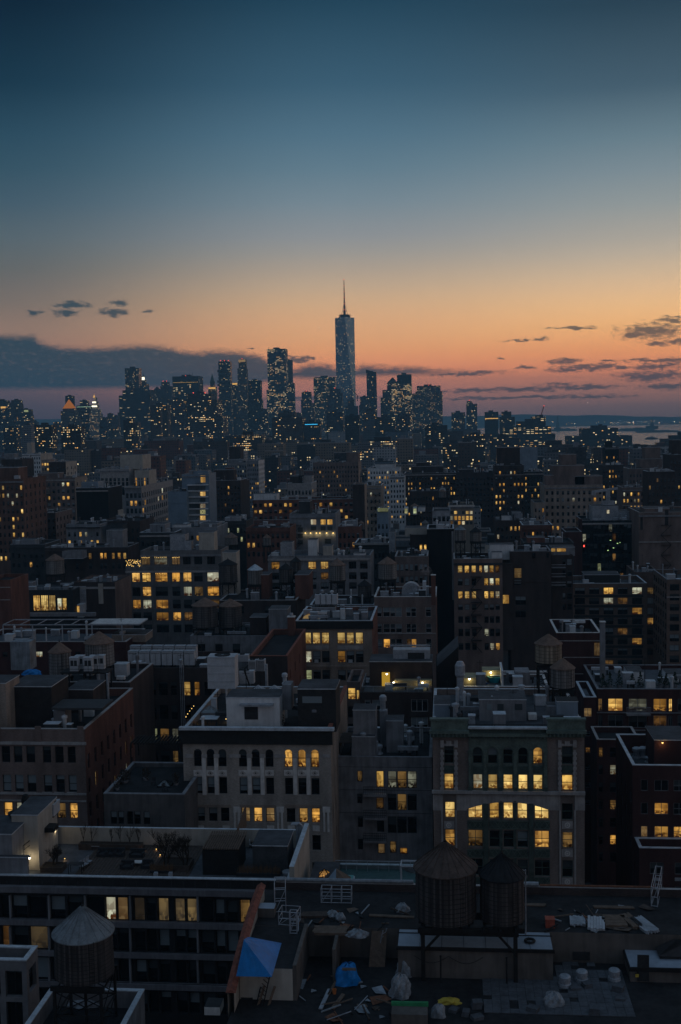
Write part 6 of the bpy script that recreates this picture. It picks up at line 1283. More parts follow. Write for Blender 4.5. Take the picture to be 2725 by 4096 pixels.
M15.part('terrace_wall', 1930, 2005, 2682, 2724, 5.0, 8.0, MC['terrace_wall']); M15.part('terrace_wall', 1836, 1905, 2712, 2745, 1.0, 4.9, MC['terrace_wall']); M15.part('white_parapet', 2006, 2014, 2684, 2746, .4, 7, M_WHITE); M15.part('white_parapet', 2015, 2190, 2684, 2690, 7.0, 7.3, M_WHITE); M15.part('terrace_house', 2062, 2120, 2690, 2742, 3, 6.8, M_CONC)
for px, py, e, lb in ((1964, 2690, 26, 'wall lamp above the turquoise tub'), (1833, 2716, 10, 'left lamp of the low yellow-lit terrace wall'), (1878, 2716, 10, 'right lamp of the low yellow-lit terrace wall')): wall_lamp(lb, at(px, py, 182.6 if px == 1964 else 178.7), .16, e, (1, .78, .25), M_LAMPW, 'lamps of the yellow-lit terrace')
q = MB(); q.lathe([(.75, 0), (1.1, .9), (1.15, .95), (1.02, .95), (.9, .7), (0, .7)], mat('tub_turquoise', (.03, .35, .45), .5), 20); tag(q.build('tub', None, atz(1978, 2728, M15.roof)), 'turquoise round tub on the yellow-lit terrace', 'tub')
wrapped_pile('blue cover heap left of the turquoise tub', 1925, 2735, M15.roof, 1.8, 1.2, .6, 41, mat('cover_blue', (.03, .08, .2), .6), 'covered_heap', 'cover')
rd = building('brick_building', 'plain maroon brick penthouse with a white-edged sunken roof', 2226, 2405, 2532, 222, 15, BR_MAROON, M_TARG, extra=[(2376, 2402, 2570, 2624, 'c', 'two'), (2376, 2396, 2704, 2724, 'd')], par=1.8, cope=M_STONEL, near=True)
for y0 in (2562, 2628, 2694): rd.part('stone_band', 2226, 2405, y0, y0 + 3, -.08, -.003, M_STONE)
chimney('thin grey chimney shaft along the right side of the maroon penthouse', 2412, 2490, 2715, 33, .9, M_CONC, pot=False)
tt1 = water_tower('pale tan wooden water tower with a brown roof, right of centre', 2194, 108, 2533, 2571, 2656, N7.roof, 165.5, W_TAN, C_BROWN); tt2 = water_tower('dark grey water tower overlapping the pale tan one', 2251, 97, 2630, 2668, 2755, N7.roof, 161, W_GREY, C_BROWN)
M8 = building('office_building', 'brown brick building with a grid of bright yellow office windows and a fire escape', 1815, 2010, 2236, 300, 14, BR_BROWN, M_TARG, [(1831, 1850), (1858, 1877), (1886, 1904), (1917, 1929), (1936, 1953), (1958, 1975), (1981, 1998)], [(2262, 2291), (2313, 2342), (2365, 2394), (2417, 2440), (2465, 2492), (2515, 2545), (2572, 2600)],
    ['oyywyyd', 'bb. yyy', 'yoo yyy', 'bb. bbb', '... ...', '... d..', '... .ww'], par=.7, fm=M_FRAME, sidewall=BR_DARK)
fq = MB(); X0, X1 = M8.lx(1882), M8.lx(1926)
for k in range(6):
    z_ = M8.h - 4.6 - k * 3.35; fq.box(X0, X1, -1.0, -.01, z_, z_ + .06, M_STEEL, None, True)
    for zz in (.5, 1.0): fq.bar((X0, -1.0, z_ + zz), (X1, -1.0, z_ + zz), .05, M_STEEL)
    fq.bar((X0 if k % 2 else X1, -.7, z_), (X1 if k % 2 else X0, -.7, z_ - 3.3), .18, M_STEEL)
fq.build('fire_escape', M8.root)
M8.bulk(1960, 2055, 2180, 4, 9, M_WHITE); M8.bulk(1968, 2008, 2210, 1, 3, M_WHITE); M8.part('annex', 2010, 2052, 2255, 2600, 1, 10, BR_DARK); M8.part('window', 2012, 2036, 2380, 2414, .95, .99, KIND['y'])
water_tower('grey tank with a pale pointed roof, left of the two above the bright offices', 1841, 45, 2100, 2118, 2163, M8.roof, 308, W_GREY, C_GREY); water_tower('grey tank with a striped roof, right of the two above the bright offices', 1903, 47, 2107, 2126, 2166, M8.roof, 310, W_GREY, C_BLACK)
M13 = building('apartment_building', 'tall plain dark slab beside the bright offices with small balconies on its right', 2040, 2206, 2206, 302, 14, BR_DARK, M_TARG, extra=[(2057, 2087, 2272, 2312, 'c', 'dh'), (2057, 2087, 2318, 2340, 'b'), (2062, 2104, 2385, 2420, 'b', 'two'), (2062, 2104, 2440, 2470, '.', 'two'), (2128, 2142, 2212, 2234, '.'), (2186, 2196, 2212, 2232, '.')], par=.8)
m13b = building('apartment_building', 'lower dark wing with balconies and a lit penthouse strip right of the plain slab', 2208, 2292, 2222, 306, 14, BR_DARK, M_TARG, [(2250, 2262), (2268, 2288)], [(2236, 2262), (2280, 2306), (2324, 2350), (2372, 2398), (2416, 2440)], ['.b', '..', '.b', 'b.', '..'], par=.5)
for y0 in (2270, 2306, 2340): m13b.part('balcony', 2204, 2264, y0, y0 + 3, -1.4, -.003, M_CONC); m13b.part('balcony_rail', 2204, 2264, y0 - 12, y0 - 10, -1.4, -1.35, M_GALV)
m13b.bulk(2205, 2300, 2190, 3, 9, M_CONC); m13b.part('window', 2228, 2264, 2194, 2206, 2.9, 2.98, KIND['y']); m13b.part('window', 2206, 2222, 2194, 2206, 2.9, 2.98, KIND['y'])
M10 = building('apartment_building', 'brown grid-fronted apartment tower with scattered lit windows, right side', 2286, 2588, 2334, 318, 16, mat('pier_brown', (.15, .105, .085), .9, 0, .6, .25), M_TARG, [(2300, 2340), (2357, 2397), (2415, 2454), (2471, 2511), (2529, 2569)],
    [(2350, 2377), (2391, 2417), (2431, 2458), (2471, 2498), (2512, 2539), (2552, 2578), (2594, 2620), (2640, 2662)], ['bbybw', '..wd.', '.bbbw', '...b.', 'b.bd.', '....w', '...b.', '..d..'], style='two', par=1.2, side=('L', 4, 2.2, None, {'.': .8, 'b': .2}))
for k in range(8): M10.part('spandrel', 2296, 2574, 2379 + k * 40.5, 2389 + k * 40.5, -.03, -.003, M_ACD) if k < 7 else None
M10.bulk(2340, 2480, 2300, 4, 12, M_ACD)
M10b = building('apartment_building', 'recessed dark part of the brown grid tower with a pale-capped terrace', 2540, 2640, 2290, 336, 16, mat('pier_brown_shaded', (.10, .07, .06), .9, 0, .6, .25), M_TARG, [(2590, 2627)], [(2350, 2376), (2391, 2417), (2431, 2458), (2471, 2498), (2512, 2539), (2552, 2578), (2594, 2620)], ['d', 'b', 'b', 'w', '.', '.', '.'], style='two', par=1.0)  # darker copy of the pier brown paints the set-back part's shade
M10c = building('apartment_building', 'brown apartment tower with long horizontal window strips at the right edge', 2668, 2960, 2318, 300, 20, MC['pier_brown'], M_TARG, [(2680, 2718), (2726, 2790), (2800, 2860)], [(2335, 2362), (2375, 2402), (2416, 2443), (2456, 2484), (2497, 2524), (2537, 2566), (2580, 2606), (2622, 2650)], ['..b', '.w.', '.y.', '.ww', '.w.', 'b..', 'b..', '.b.'], style='two', par=1.2, side=('L', 6, 2.0, None, {'.': .8, 'b': .2}))
M5 = building('loft_building', 'grey pier loft building with strings of warm bulbs in its upper windows, left of centre', 503, 884, 2268, 330, 20, mat('pier_grey', (.155, .15, .15), .9, 0, .5, .25, streak=True), M_TARG, [(527, 559), (568, 602), (620, 669), (687, 719), (732, 765), (776, 810), (828, 874)], [(2290, 2327), (2347, 2384), (2399, 2434), (2449, 2482), (2498, 2530)],
    ['wywww.w', '.w..wdw', 'www...d', '..wwd..', '.......'], style='two', par=.5)
ph = building('penthouse', 'dark set-back penthouse with curtained lit windows on top of the grey loft building', 562, 884, 2203, 331.5, 12, MC['pier_grey'], M_TAR, [(565, 599), (616, 668), (687, 719), (731, 762), (776, 808), (828, 860)], [(2226, 2258)], ['ccc...'], style='three', par=.8, base=M5.roof)
ph.bulk(795, 856, 2130, 1, 6, M_CREAM); ph.bulk(680, 740, 2140, 3, 8, M_SILV); ph.bulk(740, 765, 2165, 2, 5, M_GALV)
def bulbs(label, px0, px1, py0, py1, Y, n, seed, size=.1):
    root = thing('string_lights', label, 'string lights', at((px0 + px1) / 2, (py0 + py1) / 2, Y)); r_ = random.Random(seed); o = root.location; q = MB(); prev = None
    for i in range(n):
        p = at(px0 + (px1 - px0) * (i + .5) / n, r_.uniform(py0, py1), Y) - o; b = MB(); b.lathe([(0, -size), (size, 0), (0, size)], M_BULB, 6, (p.x, p.y)); ob = b.build('bulb', root, (0, 0, p.z))
        if prev is not None: q.tube(prev, p, .03, M_STEEL, n=4)
        prev = p
    q.build('wire', root)
bulbs('tangle of warm bulbs on the terrace at the left corner of the grey loft', 504, 563, 2240, 2266, 331, 44, 1, .11)
for a, b, y, lb in ((566, 600, 2228, 'string of bulbs across the first penthouse window'), (616, 668, 2228, 'string of bulbs across the wide penthouse window'), (688, 719, 2228, 'string of bulbs across the third penthouse window'), (568, 601, 2293, 'string of bulbs in the pale lit loft window'), (621, 668, 2293, 'string of bulbs in the wide loft window of the top row'), (528, 558, 2293, 'string of bulbs in the corner loft window of the top row')): bulbs(lb, a, b, y, y + 3, 330 if y > 2250 else 331.3, 7, int(a), .09)
# studio with the tall glazed front, left
st = building('loft_building', 'black studio building with a tall bright glazed front at the left', 40, 292, 2362, 300, 16, mat('studio_black', (.03, .03, .032), .7), M_TARG, extra=[(68, 80, 2400, 2440, 'o', 'dh'), (84, 98, 2400, 2440, 'o', 'dh'), (103, 116, 2400, 2440, 'o', 'dh'), (132, 160, 2381, 2443, 'y', 'grid'), (163, 192, 2381, 2443, 'o', 'grid'), (195, 221, 2381, 2443, 'o', 'grid'), (229, 246, 2393, 2440, 'o', 'grid'), (249, 266, 2393, 2440, 'y', 'grid')], par=.6)
st.part('ledge', 40, 380, 2452, 2466, -1.2, -.003, M_CONC); st.bulk(90, 128, 2330, 2, 5, M_CONC); railing('pale pipe railing on the black studio roof', [(st.x0 + .4, 300.5, st.roof), (st.x1 - .4, 300.5, st.roof)], 1.3, M_GALV)
bw_b = building('brick_building', 'dark brick building with a pale rendered gable right of the studio', 296, 460, 2330, 306, 16, BR_DARK, M_TARG, extra=[(466, 480, 2365, 2384, 'y')][:0], par=.8, sidewall=BR_BROWN); bw_b.part('pale_wall', 296, 345, 2345, 2440, -.3, -.003, M_SILV); bw_b.part('annex', 286, 332, 2418, 2470, -3, -.31, M_WHITE); bw_b.part('window', 300, 318, 2424, 2450, -3.06, -3.01, KIND['y']); bw_b.part('chimney_block', 394, 412, 2335, 2415, -.5, -.003, M_CREAM)
water_tower('grey staved tank with a ribbed roof above the studio roof', 220, 70, 2214, 2238, 2298, st.roof, 318, W_GREY, C_BROWN)
lw = building('brick_building', 'low dark building with six small amber windows left of the grey loft', 180, 512, 2190, 380, 14, BR_DARK, M_TAR, [(353, 366), (399, 411), (415, 426), (446, 458), (469, 482), (491, 504), (300, 312), (250, 262)], [(2212, 2237), (2252, 2276)], ['dwwwwy..', '........'], par=.6)
lw.bulk(425, 490, 2122, 3, 9, M_CONC); lw.bulk(250, 330, 2235, -6, -1, M_CONC)
bl = building('brick_building', 'sliver of reddish brick wall at the left edge below the tall brick tower', -60, 42, 2322, 270, 12, BR_RED, M_TAR, par=.8); bl.part('stone_band', -60, 42, 2398, 2401, -.1, -.003, M_STONE); bl.part('stone_band', -60, 42, 2348, 2351, -.1, -.003, M_STONE)
# the water-tower row in the middle distance stands on low dark roofs
rw = building('loft_building', 'low building under the row of mid-distance water towers, mostly hidden', 878, 1186, 2402, 285, 18, BR_DARK, M_TAR, [(905, 930), (950, 975), (1060, 1080)], [(2425, 2455)], ['...'], par=.5)
rw.bulk(1040, 1075, 2300, 6, 12, BR_RED); rw.bulk(1180, 1235, 2300, 5, 14, BR_RED); rw.bulk(890, 945, 2210, 12, 17, M_CREAM)
for px, w_, a_, r_, b_, Y_, wd, cn_, lb in ((912, 74, 2235, 2256, 2330, 296, W_DARK, C_BLACK, 'dark tank with a striped roof at the left of the mid-distance row'), (1021, 59, 2255, 2277, 2338, 292, W_GREY, C_GALV, 'silver-grey tank with a bright metal roof in the mid-distance row'), (1144, 57, 2252, 2273, 2331, 294, W_DARK, C_BLACK, 'dark striped-roof tank right of the silver-grey one'), (1184, 42, 2226, 2245, 2288, 300, W_DARK, C_BLACK, 'small striped-roof tank behind the dark one')):
    water_tower(lb, px, w_, a_, r_, b_, rw.roof, Y_, wd, cn_)
m17 = building('loft_building', 'stone loft with two bright yellow windows behind the row of water towers', 1072, 1482, 2224, 312, 14, M_CONC, M_TARG, [(1085, 1118), (1160, 1190), (1233, 1264), (1282, 1313), (1345, 1375), (1395, 1425), (1440, 1470)], [(2247, 2276), (2290, 2318), (2330, 2356)], ['w.yy...', '..bd...', '..bb..w'], style='three', par=.9)
m17.bulk(1232, 1268, 2160, 2, 6, M_WHITE); m17.bulk(1292, 1328, 2185, 1, 5, M_CREAM); m17.bulk(1122, 1168, 2172, 3, 8, M_SILV); m17.bulk(1415, 1460, 2215, 2, 6, M_WHITE)
for i, px in enumerate((1248, 1350, 1392)): bush(('dark shrub by the white stair house on the stone loft roof', 'dark shrub in the middle of the stone loft roof', 'dark shrub beside the white frame on the stone loft roof')[i], px, 2222, m17.roof, 2.0, 2.0, 60 + i, n=80)
water_tower('broad brown-roofed tank in front of the stone loft windows', 1349, 66, 2232, 2258, 2324, 34, 290, W_GREY, C_BROWN); water_tower('dark low tank right of the broad brown-roofed one', 1459, 56, 2318, 2340, 2390, 33, 276, W_DARK, C_BLACK)
building('loft_building', 'dark low block under the broad brown-roofed tank', 1240, 1500, 2420, 268, 15, BR_DARK, M_TAR, par=.5)
tall = building('apartment_building', 'tall windowless dark slab right of the smoking chimney', 1708, 1816, 2116, 332, 14, BR_BLACK, M_TAR, par=.6); tall.part('light_edge', 1808, 1816, 2125, 2400, -.05, -.003, M_CONC)
chimney('brick chimney giving off white steam beside the windowless slab', 1735, 2302, 2420, M3.roof, 1.0, BR_RED, pot=False)
mst, qst, ost = newmat('steam'); pv_ = qst.n('ShaderNodeVolumePrincipled'); pv_.inputs['Color'].default_value = (.9, .85, .85, 1)
nzs = qst.noise(qst.n('ShaderNodeTexCoord').outputs['Object'], 1.3, 3); qst.put(pv_.inputs['Density'], qst.m('MULTIPLY', qst.smooth(nzs, .42, .7), .3)); qst.t.links.new(pv_.outputs[0], ost.inputs[1])
q = MB(); a_, b_ = at(1733, 2298, 269.5), at(1672, 2262, 269.5); n_ = 6
for i in range(n_): q.tube(a_.lerp(b_, i / n_), a_.lerp(b_, (i + 1) / n_), .35 + .9 * sin(pi * i / n_), mst, .35 + .9 * sin(pi * (i + 1) / n_) if i < n_ - 1 else .2, 10, i in (0, n_ - 1))
tag(q.build('steam_plume'), 'thin white steam drifting left from the brick chimney', 'steam')
# ================================================================ third row, 380 to 950 m: windows are flat panes set on the walls
def T(label, px0, px1, py, Y, dep, wall, g, prob, par=.6, side=None, bulks=(), cat='apartment building', name='apartment_building', style='dh', roof=M_TAR, sidewall=None, tanks=()):
    nb, drop, fh, nr = g[:4]; ww = g[4] if len(g) > 4 else .5; wh = g[5] if len(g) > 5 else fh * .52
    b = building(name, label, px0, px1, py, Y, dep, wall, roof, prob=prob, flat=True, par=par, side=side, cat=cat, grid=(nb, ww, drop, fh, wh, nr), style=style, sidewall=sidewall)
    for q in bulks: b.bulk(*q)
    return b
pD = {'.': .84, 'b': .06, 'w': .06, 'y': .04}; pL = {'.': .62, 'b': .1, 'w': .16, 'y': .12}; pH = {'.': .3, 'w': .25, 'y': .3, 'o': .15}; pN = {'.': .93, 'w': .04, 'd': .03}
SD = {'.': .93, 'w': .07}; SB = {'.': .85, 'w': .1, 'y': .05}
BR_WALLR = brick('brick_bright', (.125, .074, .06)); M_BEIGE = mat('beige_wall', (.27, .23, .19), .9, 0, .3, .2, streak=True); M_GREYW = mat('grey_wall', (.20, .21, .23), .85, 0, .3, .25, streak=True); M_BLUEW = mat('blue_grey_wall', (.17, .23, .29), .7, 0, .2, .15); 
T('tall red brick apartment tower with bright window pairs on the left edge', -160, 93, 1918, 430, 25, BR_WALLR, (14, 2.5, 3.05, 10, .42), {'.': .62, 'o': .18, 'y': .14, 'd': .06}, bulks=((-100, 72, 1872, 6, 16, BR_WALLR),), side=('R', 5, 1.3, None, SD))
T('dark brick block with a lighter right side, right of the red tower', 98, 222, 2052, 470, 22, BR_DARK, (7, 2.2, 3.2, 6, .4), pD, side=('R', 5, 1.2, None, {'.': 1}), sidewall=BR_BROWN)
T('tan apartment block with many amber windows behind the dark brick block', 128, 300, 1912, 560, 20, BR_BROWN, (9, 2.4, 3.4, 9, .5), pL, bulks=((150, 230, 1893, 4, 14, BR_BROWN),), side=('R', 3, 1.6, None, SB), sidewall=M_BEIGE)
T('white apartment block with a tall stair head at the upper left', 88, 162, 1816, 750, 24, M_WHITE, (8, 2.2, 3.0, 8, .5), {'.': .9, 'b': .1}, bulks=((108, 126, 1771, 3, 9, M_CREAM),), sidewall=M_CREAM)
T('dark brown tower with a pale right edge, above the tan block', 195, 263, 1848, 650, 20, BR_DARK, (5, 3, 3.2, 7, .4), pN, sidewall=M_CREAM, side=('R', 3, 1.2, None, {'.': 1}))
T('small block with four bright window rows between the white and the dark brown tower', 166, 196, 1840, 720, 16, BR_TAN, (3, 2, 3.2, 6, .7), pH)
T('lower block with a dim front left of the white block', 5, 90, 1838, 640, 18, BR_DARK, (8, 3, 3.2, 7, .4), pD, bulks=((20, 58, 1815, 4, 10, M_CONC),))
blk = T('black windowless slab in the middle left', 304, 432, 1952, 500, 22, BR_BLACK, (1, 300, 3, 1), pD, bulks=((325, 392, 1928, 5, 14, C_SILV),))
for i in range(6): blk.part('step', 452 + i * 7.5, 460 + i * 7.5, 2005 + i * 18, 2100, 12 + i, 20 + i, M_CREAM)
lf = T('big grey loft with a colonnaded right side, right of the black slab', 500, 566, 1946, 600, 70, M_GREYW, (4, 3.6, 4.1, 7, .62, 2.6), {'.': .72, 'w': .28}, side=('R', 15, 2.4, None, {'.': .96, 'w': .04}), style='three', sidewall=M_STONE)
lf.part('cornice', 498, 568, 1946, 1952, -.8, -.05, M_STONE)
p2 = T('pale two-storey penthouse with big dark windows above the colonnaded loft', 400, 516, 1876, 620, 30, M_STONE, (7, 5, 5, 2, .6, 4.4), {'.': .85, 'w': .15}, style='four', bulks=((480, 570, 1820, 8, 26, M_CREAM),))
T('cream block with tall dark slots right of the pale penthouse', 538, 596, 1882, 618, 16, M_CREAM, (5, 4, 7, 1, .45, 6), {'.': .7, 'w': .3}, sidewall=M_CREAM)
gb = T('modern blue-grey tower with a blank left and a glazed right half', 727, 836, 1897, 520, 16, M_BLUEW, (1, 300, 3, 1), pD, par=.4, bulks=((758, 832, 1884, 3, 10, M_BLUEW),))
for k in range(8): 
    gb.part('slab_band', 748, 832, 1938 + k * 24, 1942 + k * 24, -1.0, -.003, M_WHITE); gb.part('glazing_band', 752, 800, 1943 + k * 24, 1960 + k * 24, -.1, -.004, KIND['b' if k % 3 else '.'])
    gb.part('glazing_band', 801, 822, 1943 + k * 24, 1960 + k * 24, -.1, -.004, KIND[('.', 'o', '.', 'y', 'g', 'o', 'd', '.')[k]])
gb.part('window', 803, 822, 1902, 1930, -.08, -.004, KIND['y'])
T('blank blue-grey wall stepping down left of the modern tower', 672, 746, 1967, 515, 14, M_BLUEW, (1, 300, 3, 1), pD, par=.4)
T('dark red-brown block with small dim windows right of the modern tower', 838, 962, 1922, 600, 20, BR_DARK, (9, 3, 3.1, 9, .4), pN, bulks=((855, 935, 1880, 4, 12, BR_DARK),))
T('tall black brick stack behind the white twin towers', 917, 962, 1786, 900, 14, BR_DARK, (3, 60, 3, 2, .3), pN)
T('left one of two whitish apartment towers with setbacks', 911, 986, 1850, 760, 20, M_GREYW, (8, 2.2, 3.0, 11, .45), pN, bulks=((915, 972, 1838, 3, 12, M_GREYW),), sidewall=M_CREAM, side=('R', 5, 1.2, None, SD))
T('right one of two whitish apartment towers with a pale side', 988, 1034, 1843, 740, 24, M_GREYW, (6, 2.2, 3.0, 12, .45), pD, sidewall=M_WHITE, side=('R', 6, 1.2, None, SD))
T('dark building with a red-brown front below the whitish towers', 900, 975, 1925, 610, 18, BR_DARK, (7, 2.2, 3.0, 10, .5), pL, bulks=((902, 928, 1870, 3, 10, BR_RED),))
lg = T('stone loft with big windows and a roof garden, left of the long brown slab', 1150, 1246, 1934, 650, 26, M_STONE, (7, 4, 4.0, 5, .5, 2.4), pD, bulks=((1160, 1200, 1905, 4, 14, BR_DARK), (1212, 1248, 1905, 6, 16, M_STONE)), side=('R', 6, 1.6, None, SD))
T('wide brown apartment slab with a tower on its right end', 1252, 1434, 1850, 760, 26, BR_BROWN, (16, 2.4, 3.05, 12, .4), pN, bulks=((1386, 1434, 1810, 2, 18, BR_BROWN),), sidewall=BR_TAN)
T('long red-brown apartment building with pale balconies and scattered lit windows', 1012, 1415, 1998, 520, 18, BR_RED, (20, 1.6, 3.0, 7, .55), {'.': .5, 'b': .2, 'w': .16, 'y': .1, 'd': .04}, style='two', bulks=((1015, 1108, 1976, 5, 13, M_WHITE),))
T('brown stair tower with a pale edge at the right end of the long red-brown building', 1411, 1458, 1938, 516, 16, BR_DARK, (1, 300, 3, 1), pD, sidewall=BR_TAN)
dg = T('dark grey modern block with three lit windows and a row of lamps', 1158, 1342, 2056, 430, 20, M_GREYW, (1, 300, 3, 1), pD, bulks=((1196, 1240, 2006, 3, 10, M_CHAR), (1270, 1285, 2044, 3, 6, M_WHITE)), side=('R', 4, 1.6, None, SD))
for a, b, y0, y1, k in ((1244, 1265, 2078, 2098, 'y'), (1283, 1303, 2078, 2098, 'y'), (1310, 1330, 2078, 2098, 'y'), (1244, 1265, 2105, 2122, '.'), (1283, 1303, 2105, 2122, '.'), (1310, 1330, 2105, 2122, '.'), (1165, 1185, 2110, 2128, '.'), (1192, 1212, 2110, 2128, '.'), (1165, 1185, 2135, 2152, '.'), (1192, 1212, 2135, 2152, '.'), (1165, 1185, 2160, 2177, 'b'), (1192, 1212, 2160, 2177, '.'), (1300, 1325, 2155, 2175, '.')): dg.part('window', a, b, y0, y1, -.06, -.003, KIND[k])
for k, px in enumerate((1222, 1243, 1266, 1280, 1307, 1333)): wall_lamp(('lamp at the left end of the row on the dark grey modern block', 'second lamp from the left on the dark grey modern block', 'third lamp from the left on the dark grey modern block', 'third lamp from the right on the dark grey modern block', 'second lamp from the right on the dark grey modern block', 'lamp at the right end of the row on the dark grey modern block')[k], at(px, 2132, 429.4), .26, 30, (1, .75, .35), M_BULB, 'row of lamps on the dark grey block')
T('beige apartment block with dark window columns right of the brown stair tower', 1460, 1526, 1942, 560, 20, M_BEIGE, (4, 3.5, 3.4, 10, .4), pD)
ws = T('white stepped apartment building with terraces', 1470, 1600, 1872, 690, 18, M_WHITE, (12, 2, 3.0, 10, .5), pL, side=('R', 4, 1.4, None, SD)); ws.bulk(1500, 1580, 1858, 5, 14, M_WHITE); T('lower white wing of the stepped building on the right', 1560, 1618, 1905, 670, 16, M_WHITE, (5, 2, 3.0, 9, .5), pD)
cf = T('small blue-white house with a brightly lit top strip in the centre', 1508, 1554, 2040, 420, 14, M_BLUEW, (3, 5.2, 3.3, 4, .45), pD); cf.part('window', 1511, 1553, 2032, 2046, -.5, -.1, KIND['g'])
T('white-blue workshop block with wide window bands, centre right', 1730, 1802, 2044, 430, 18, M_SILV, (4, 2.0, 3.6, 4, .7, 1.9), {'.': .7, 'b': .3}, style='four', bulks=((1672, 1700, 2030, 6, 14, M_WHITE),))
for i, px in enumerate((1625, 1660)): 
    q = box_thing('roof_house', ('left', 'right')[i] + ' one of two brightly lit rooftop huts between the workshop and the house', 'roof house', px - 7, px + 7, 2030, 2058, 430, 4, M_WHITE); w_ = at(px, 2030, 430); a = MB(); a.box(-.55, .55, -.05, -.003, .4, 2.2, KIND['g']); a.build('window', q)
T('brown apartment building with small amber windows, centre right', 1618, 1822, 1892, 705, 24, BR_DARK, (18, 2.6, 3.1, 9, .42), pL, bulks=((1648, 1772, 1866, 4, 18, BR_DARK), (1665, 1720, 1850, 8, 16, BR_DARK)))
T('dark brick tenement row below the brown apartment building', 1640, 1800, 1965, 560, 18, BR_DARK, (13, 2.6, 3.2, 6, .4), pN)
ar = T('stone loft with arched lit windows, centre right', 1795, 1896, 2020, 480, 18, M_BEIGE, (1, 300, 3, 1), pD)
for r_, (y0, y1) in enumerate(((2044, 2056), (2064, 2080), (2085, 2098))):
    for c_ in range(6): ar.part('window', 1802 + c_ * 15.5, 1813 + c_ * 15.5, y0, y1, -.06, -.003, KIND[('.ob.oo', 'wwwoyo', 'd.wo..')[r_][c_]])
ar.part('cornice', 1792, 1899, 2022, 2027, -.6, -.05, M_STONEL)
T('dark brown block with two lit windows left of the taller brown block', 1823, 1976, 1890, 700, 20, BR_DARK, (10, 3, 3.2, 8, .45), pN, bulks=((1835, 1905, 1878, 5, 15, BR_DARK),))
T('taller dark brown apartment block with scattered amber windows', 1978, 2096, 1862, 620, 20, BR_DARK, (8, 3, 3.2, 12, .42), pL, bulks=((1990, 2080, 1790, 5, 16, BR_DARK),))
T('grey-brown apartment block next to the stepped brown tower', 2098, 2172, 1886, 640, 20, M_CHAR, (6, 3, 3.2, 11, .42), pL, bulks=((2080, 2150, 1790, 40, 60, C_SILV),))
ad = T('stepped brown apartment tower with a square crown, right of centre', 2178, 2412, 1940, 520, 26, BR_TAN, (11, 2.6, 3.15, 11, .42), {'.': .78, 'b': .1, 'w': .07, 'y': .05}, bulks=((2210, 2338, 1862, 3, 18, BR_BROWN), (2242, 2306, 1818, 6, 15, BR_BROWN), (2180, 2216, 1902, 2, 12, BR_BROWN), (2300, 2410, 1905, 3, 16, BR_BROWN)))
T('lower left wing of the stepped brown tower', 2136, 2180, 2010, 512, 20, BR_TAN, (3, 2.6, 3.15, 8, .42), pD)
gt = T('dark glass office building with green and red inner lights, right', 2330, 2540, 2082, 400, 20, mat('curtain_glass', (.012, .018, .022), .08, 0, .1, .4, spec=.6), (14, 1.2, 3.4, 7, .86, 2.6), {'.': .83, 'b': .08, 'g': .03, 'd': .06}, style='two')
gt.part('edge_pier', 2316, 2330, 2078, 2290, -.4, 3, BR_MAROON); b_ = gt.bulk(2370, 2474, 2026, 4, 14, M_SILV); gt.part('window', 2428, 2438, 2040, 2054, 3.9, 3.98, KIND['y']); gt.bulk(2474, 2520, 2046, 5, 13, M_SILV)
dv = thing('davit_crane', 'pale window-cleaning crane with a long arm on the glass office roof', 'crane', (at(2432, 2024, 410).x, 410, at(2432, 2024, 410).z)); q = MB(); q.box(-2.2, 2.2, -1, 1, 0, 1.8, M_SILV, None, True); q.build('base', dv); q = MB(); q.box(-.7, .7, -.7, .7, 1.8, 5.2, M_SILV, None, True); q.build('mast', dv); q = MB(); q.bar((-5.4, 0, 5.0), (3.4, 0, 6.2), .8, M_GALV); q.box(-5.6, -4.2, -.6, .6, 3.9, 5.1, M_SILV, None, True); q.build('arm', dv)
for i, (px, py) in enumerate(((2440, 2160), (2452, 2190), (2430, 2200), (2468, 2172), (2478, 2168))): gt.part('ceiling_light', px, px + 5, py, py + 3, -.09, -.06, emit('light_green', (.55, .9, .35), 1.0))
gt.part('ceiling_light', 2334, 2339, 2180, 2188, -.09, -.06, M_RED)
pb = T('plain brown building with blank recessed walls at the right edge', 2556, 2960, 2048, 385, 24, BR_BROWN, (1, 300, 3, 1), pD, bulks=((2580, 2680, 2034, 4, 14, BR_BROWN),))
for a, b, y0, y1 in ((2562, 2572, 2060, 2120), (2660, 2674, 2040, 2100)): pb.part('recess_shade', a, b, y0, y1, -.05, -.003, M_ACD)  # flat dark strips on the wall paint the shade of recesses
pb.part('ledge', 2556, 2960, 2165, 2169, -.3, -.003, M_STONE)
T('wide brown hotel block with a lit roof terrace at the upper right', 2517, 2690, 1874, 640, 22, BR_BROWN, (13, 3, 3.2, 10, .42), pL, bulks=((2580, 2642, 1790, 8, 18, BR_BROWN), (2560, 2650, 1836, 5, 20, BR_BROWN)))
T('narrow brown block with bright window columns in front of the wide hotel', 2490, 2576, 1950, 560, 18, BR_BROWN, (6, 2.4, 3.1, 9, .45), {'.': .45, 'y': .3, 'w': .25})
T('dark brown tower with a roof tank house on the right edge', 2680, 2800, 1818, 600, 20, BR_DARK, (8, 3, 3.2, 12, .42), pD, bulks=((2690, 2760, 1760, 4, 14, BR_DARK),))
T('brown block in front of the dark tower at the right edge', 2592, 2700, 1886, 520, 14, BR_DARK, (7, 3, 3.2, 10, .45), pN)
T('pair of dark brick chimney towers on the upper right', 2422, 2476, 1790, 800, 16, BR_BLACK, (4, 6, 3.2, 8, .35), pN, bulks=((2425, 2450, 1765, 2, 10, BR_BLACK),))
T('dark apartment block with amber dots below the riverside offices', 2410, 2494, 1860, 700, 18, BR_DARK, (7, 3, 3.1, 9, .42), pL)
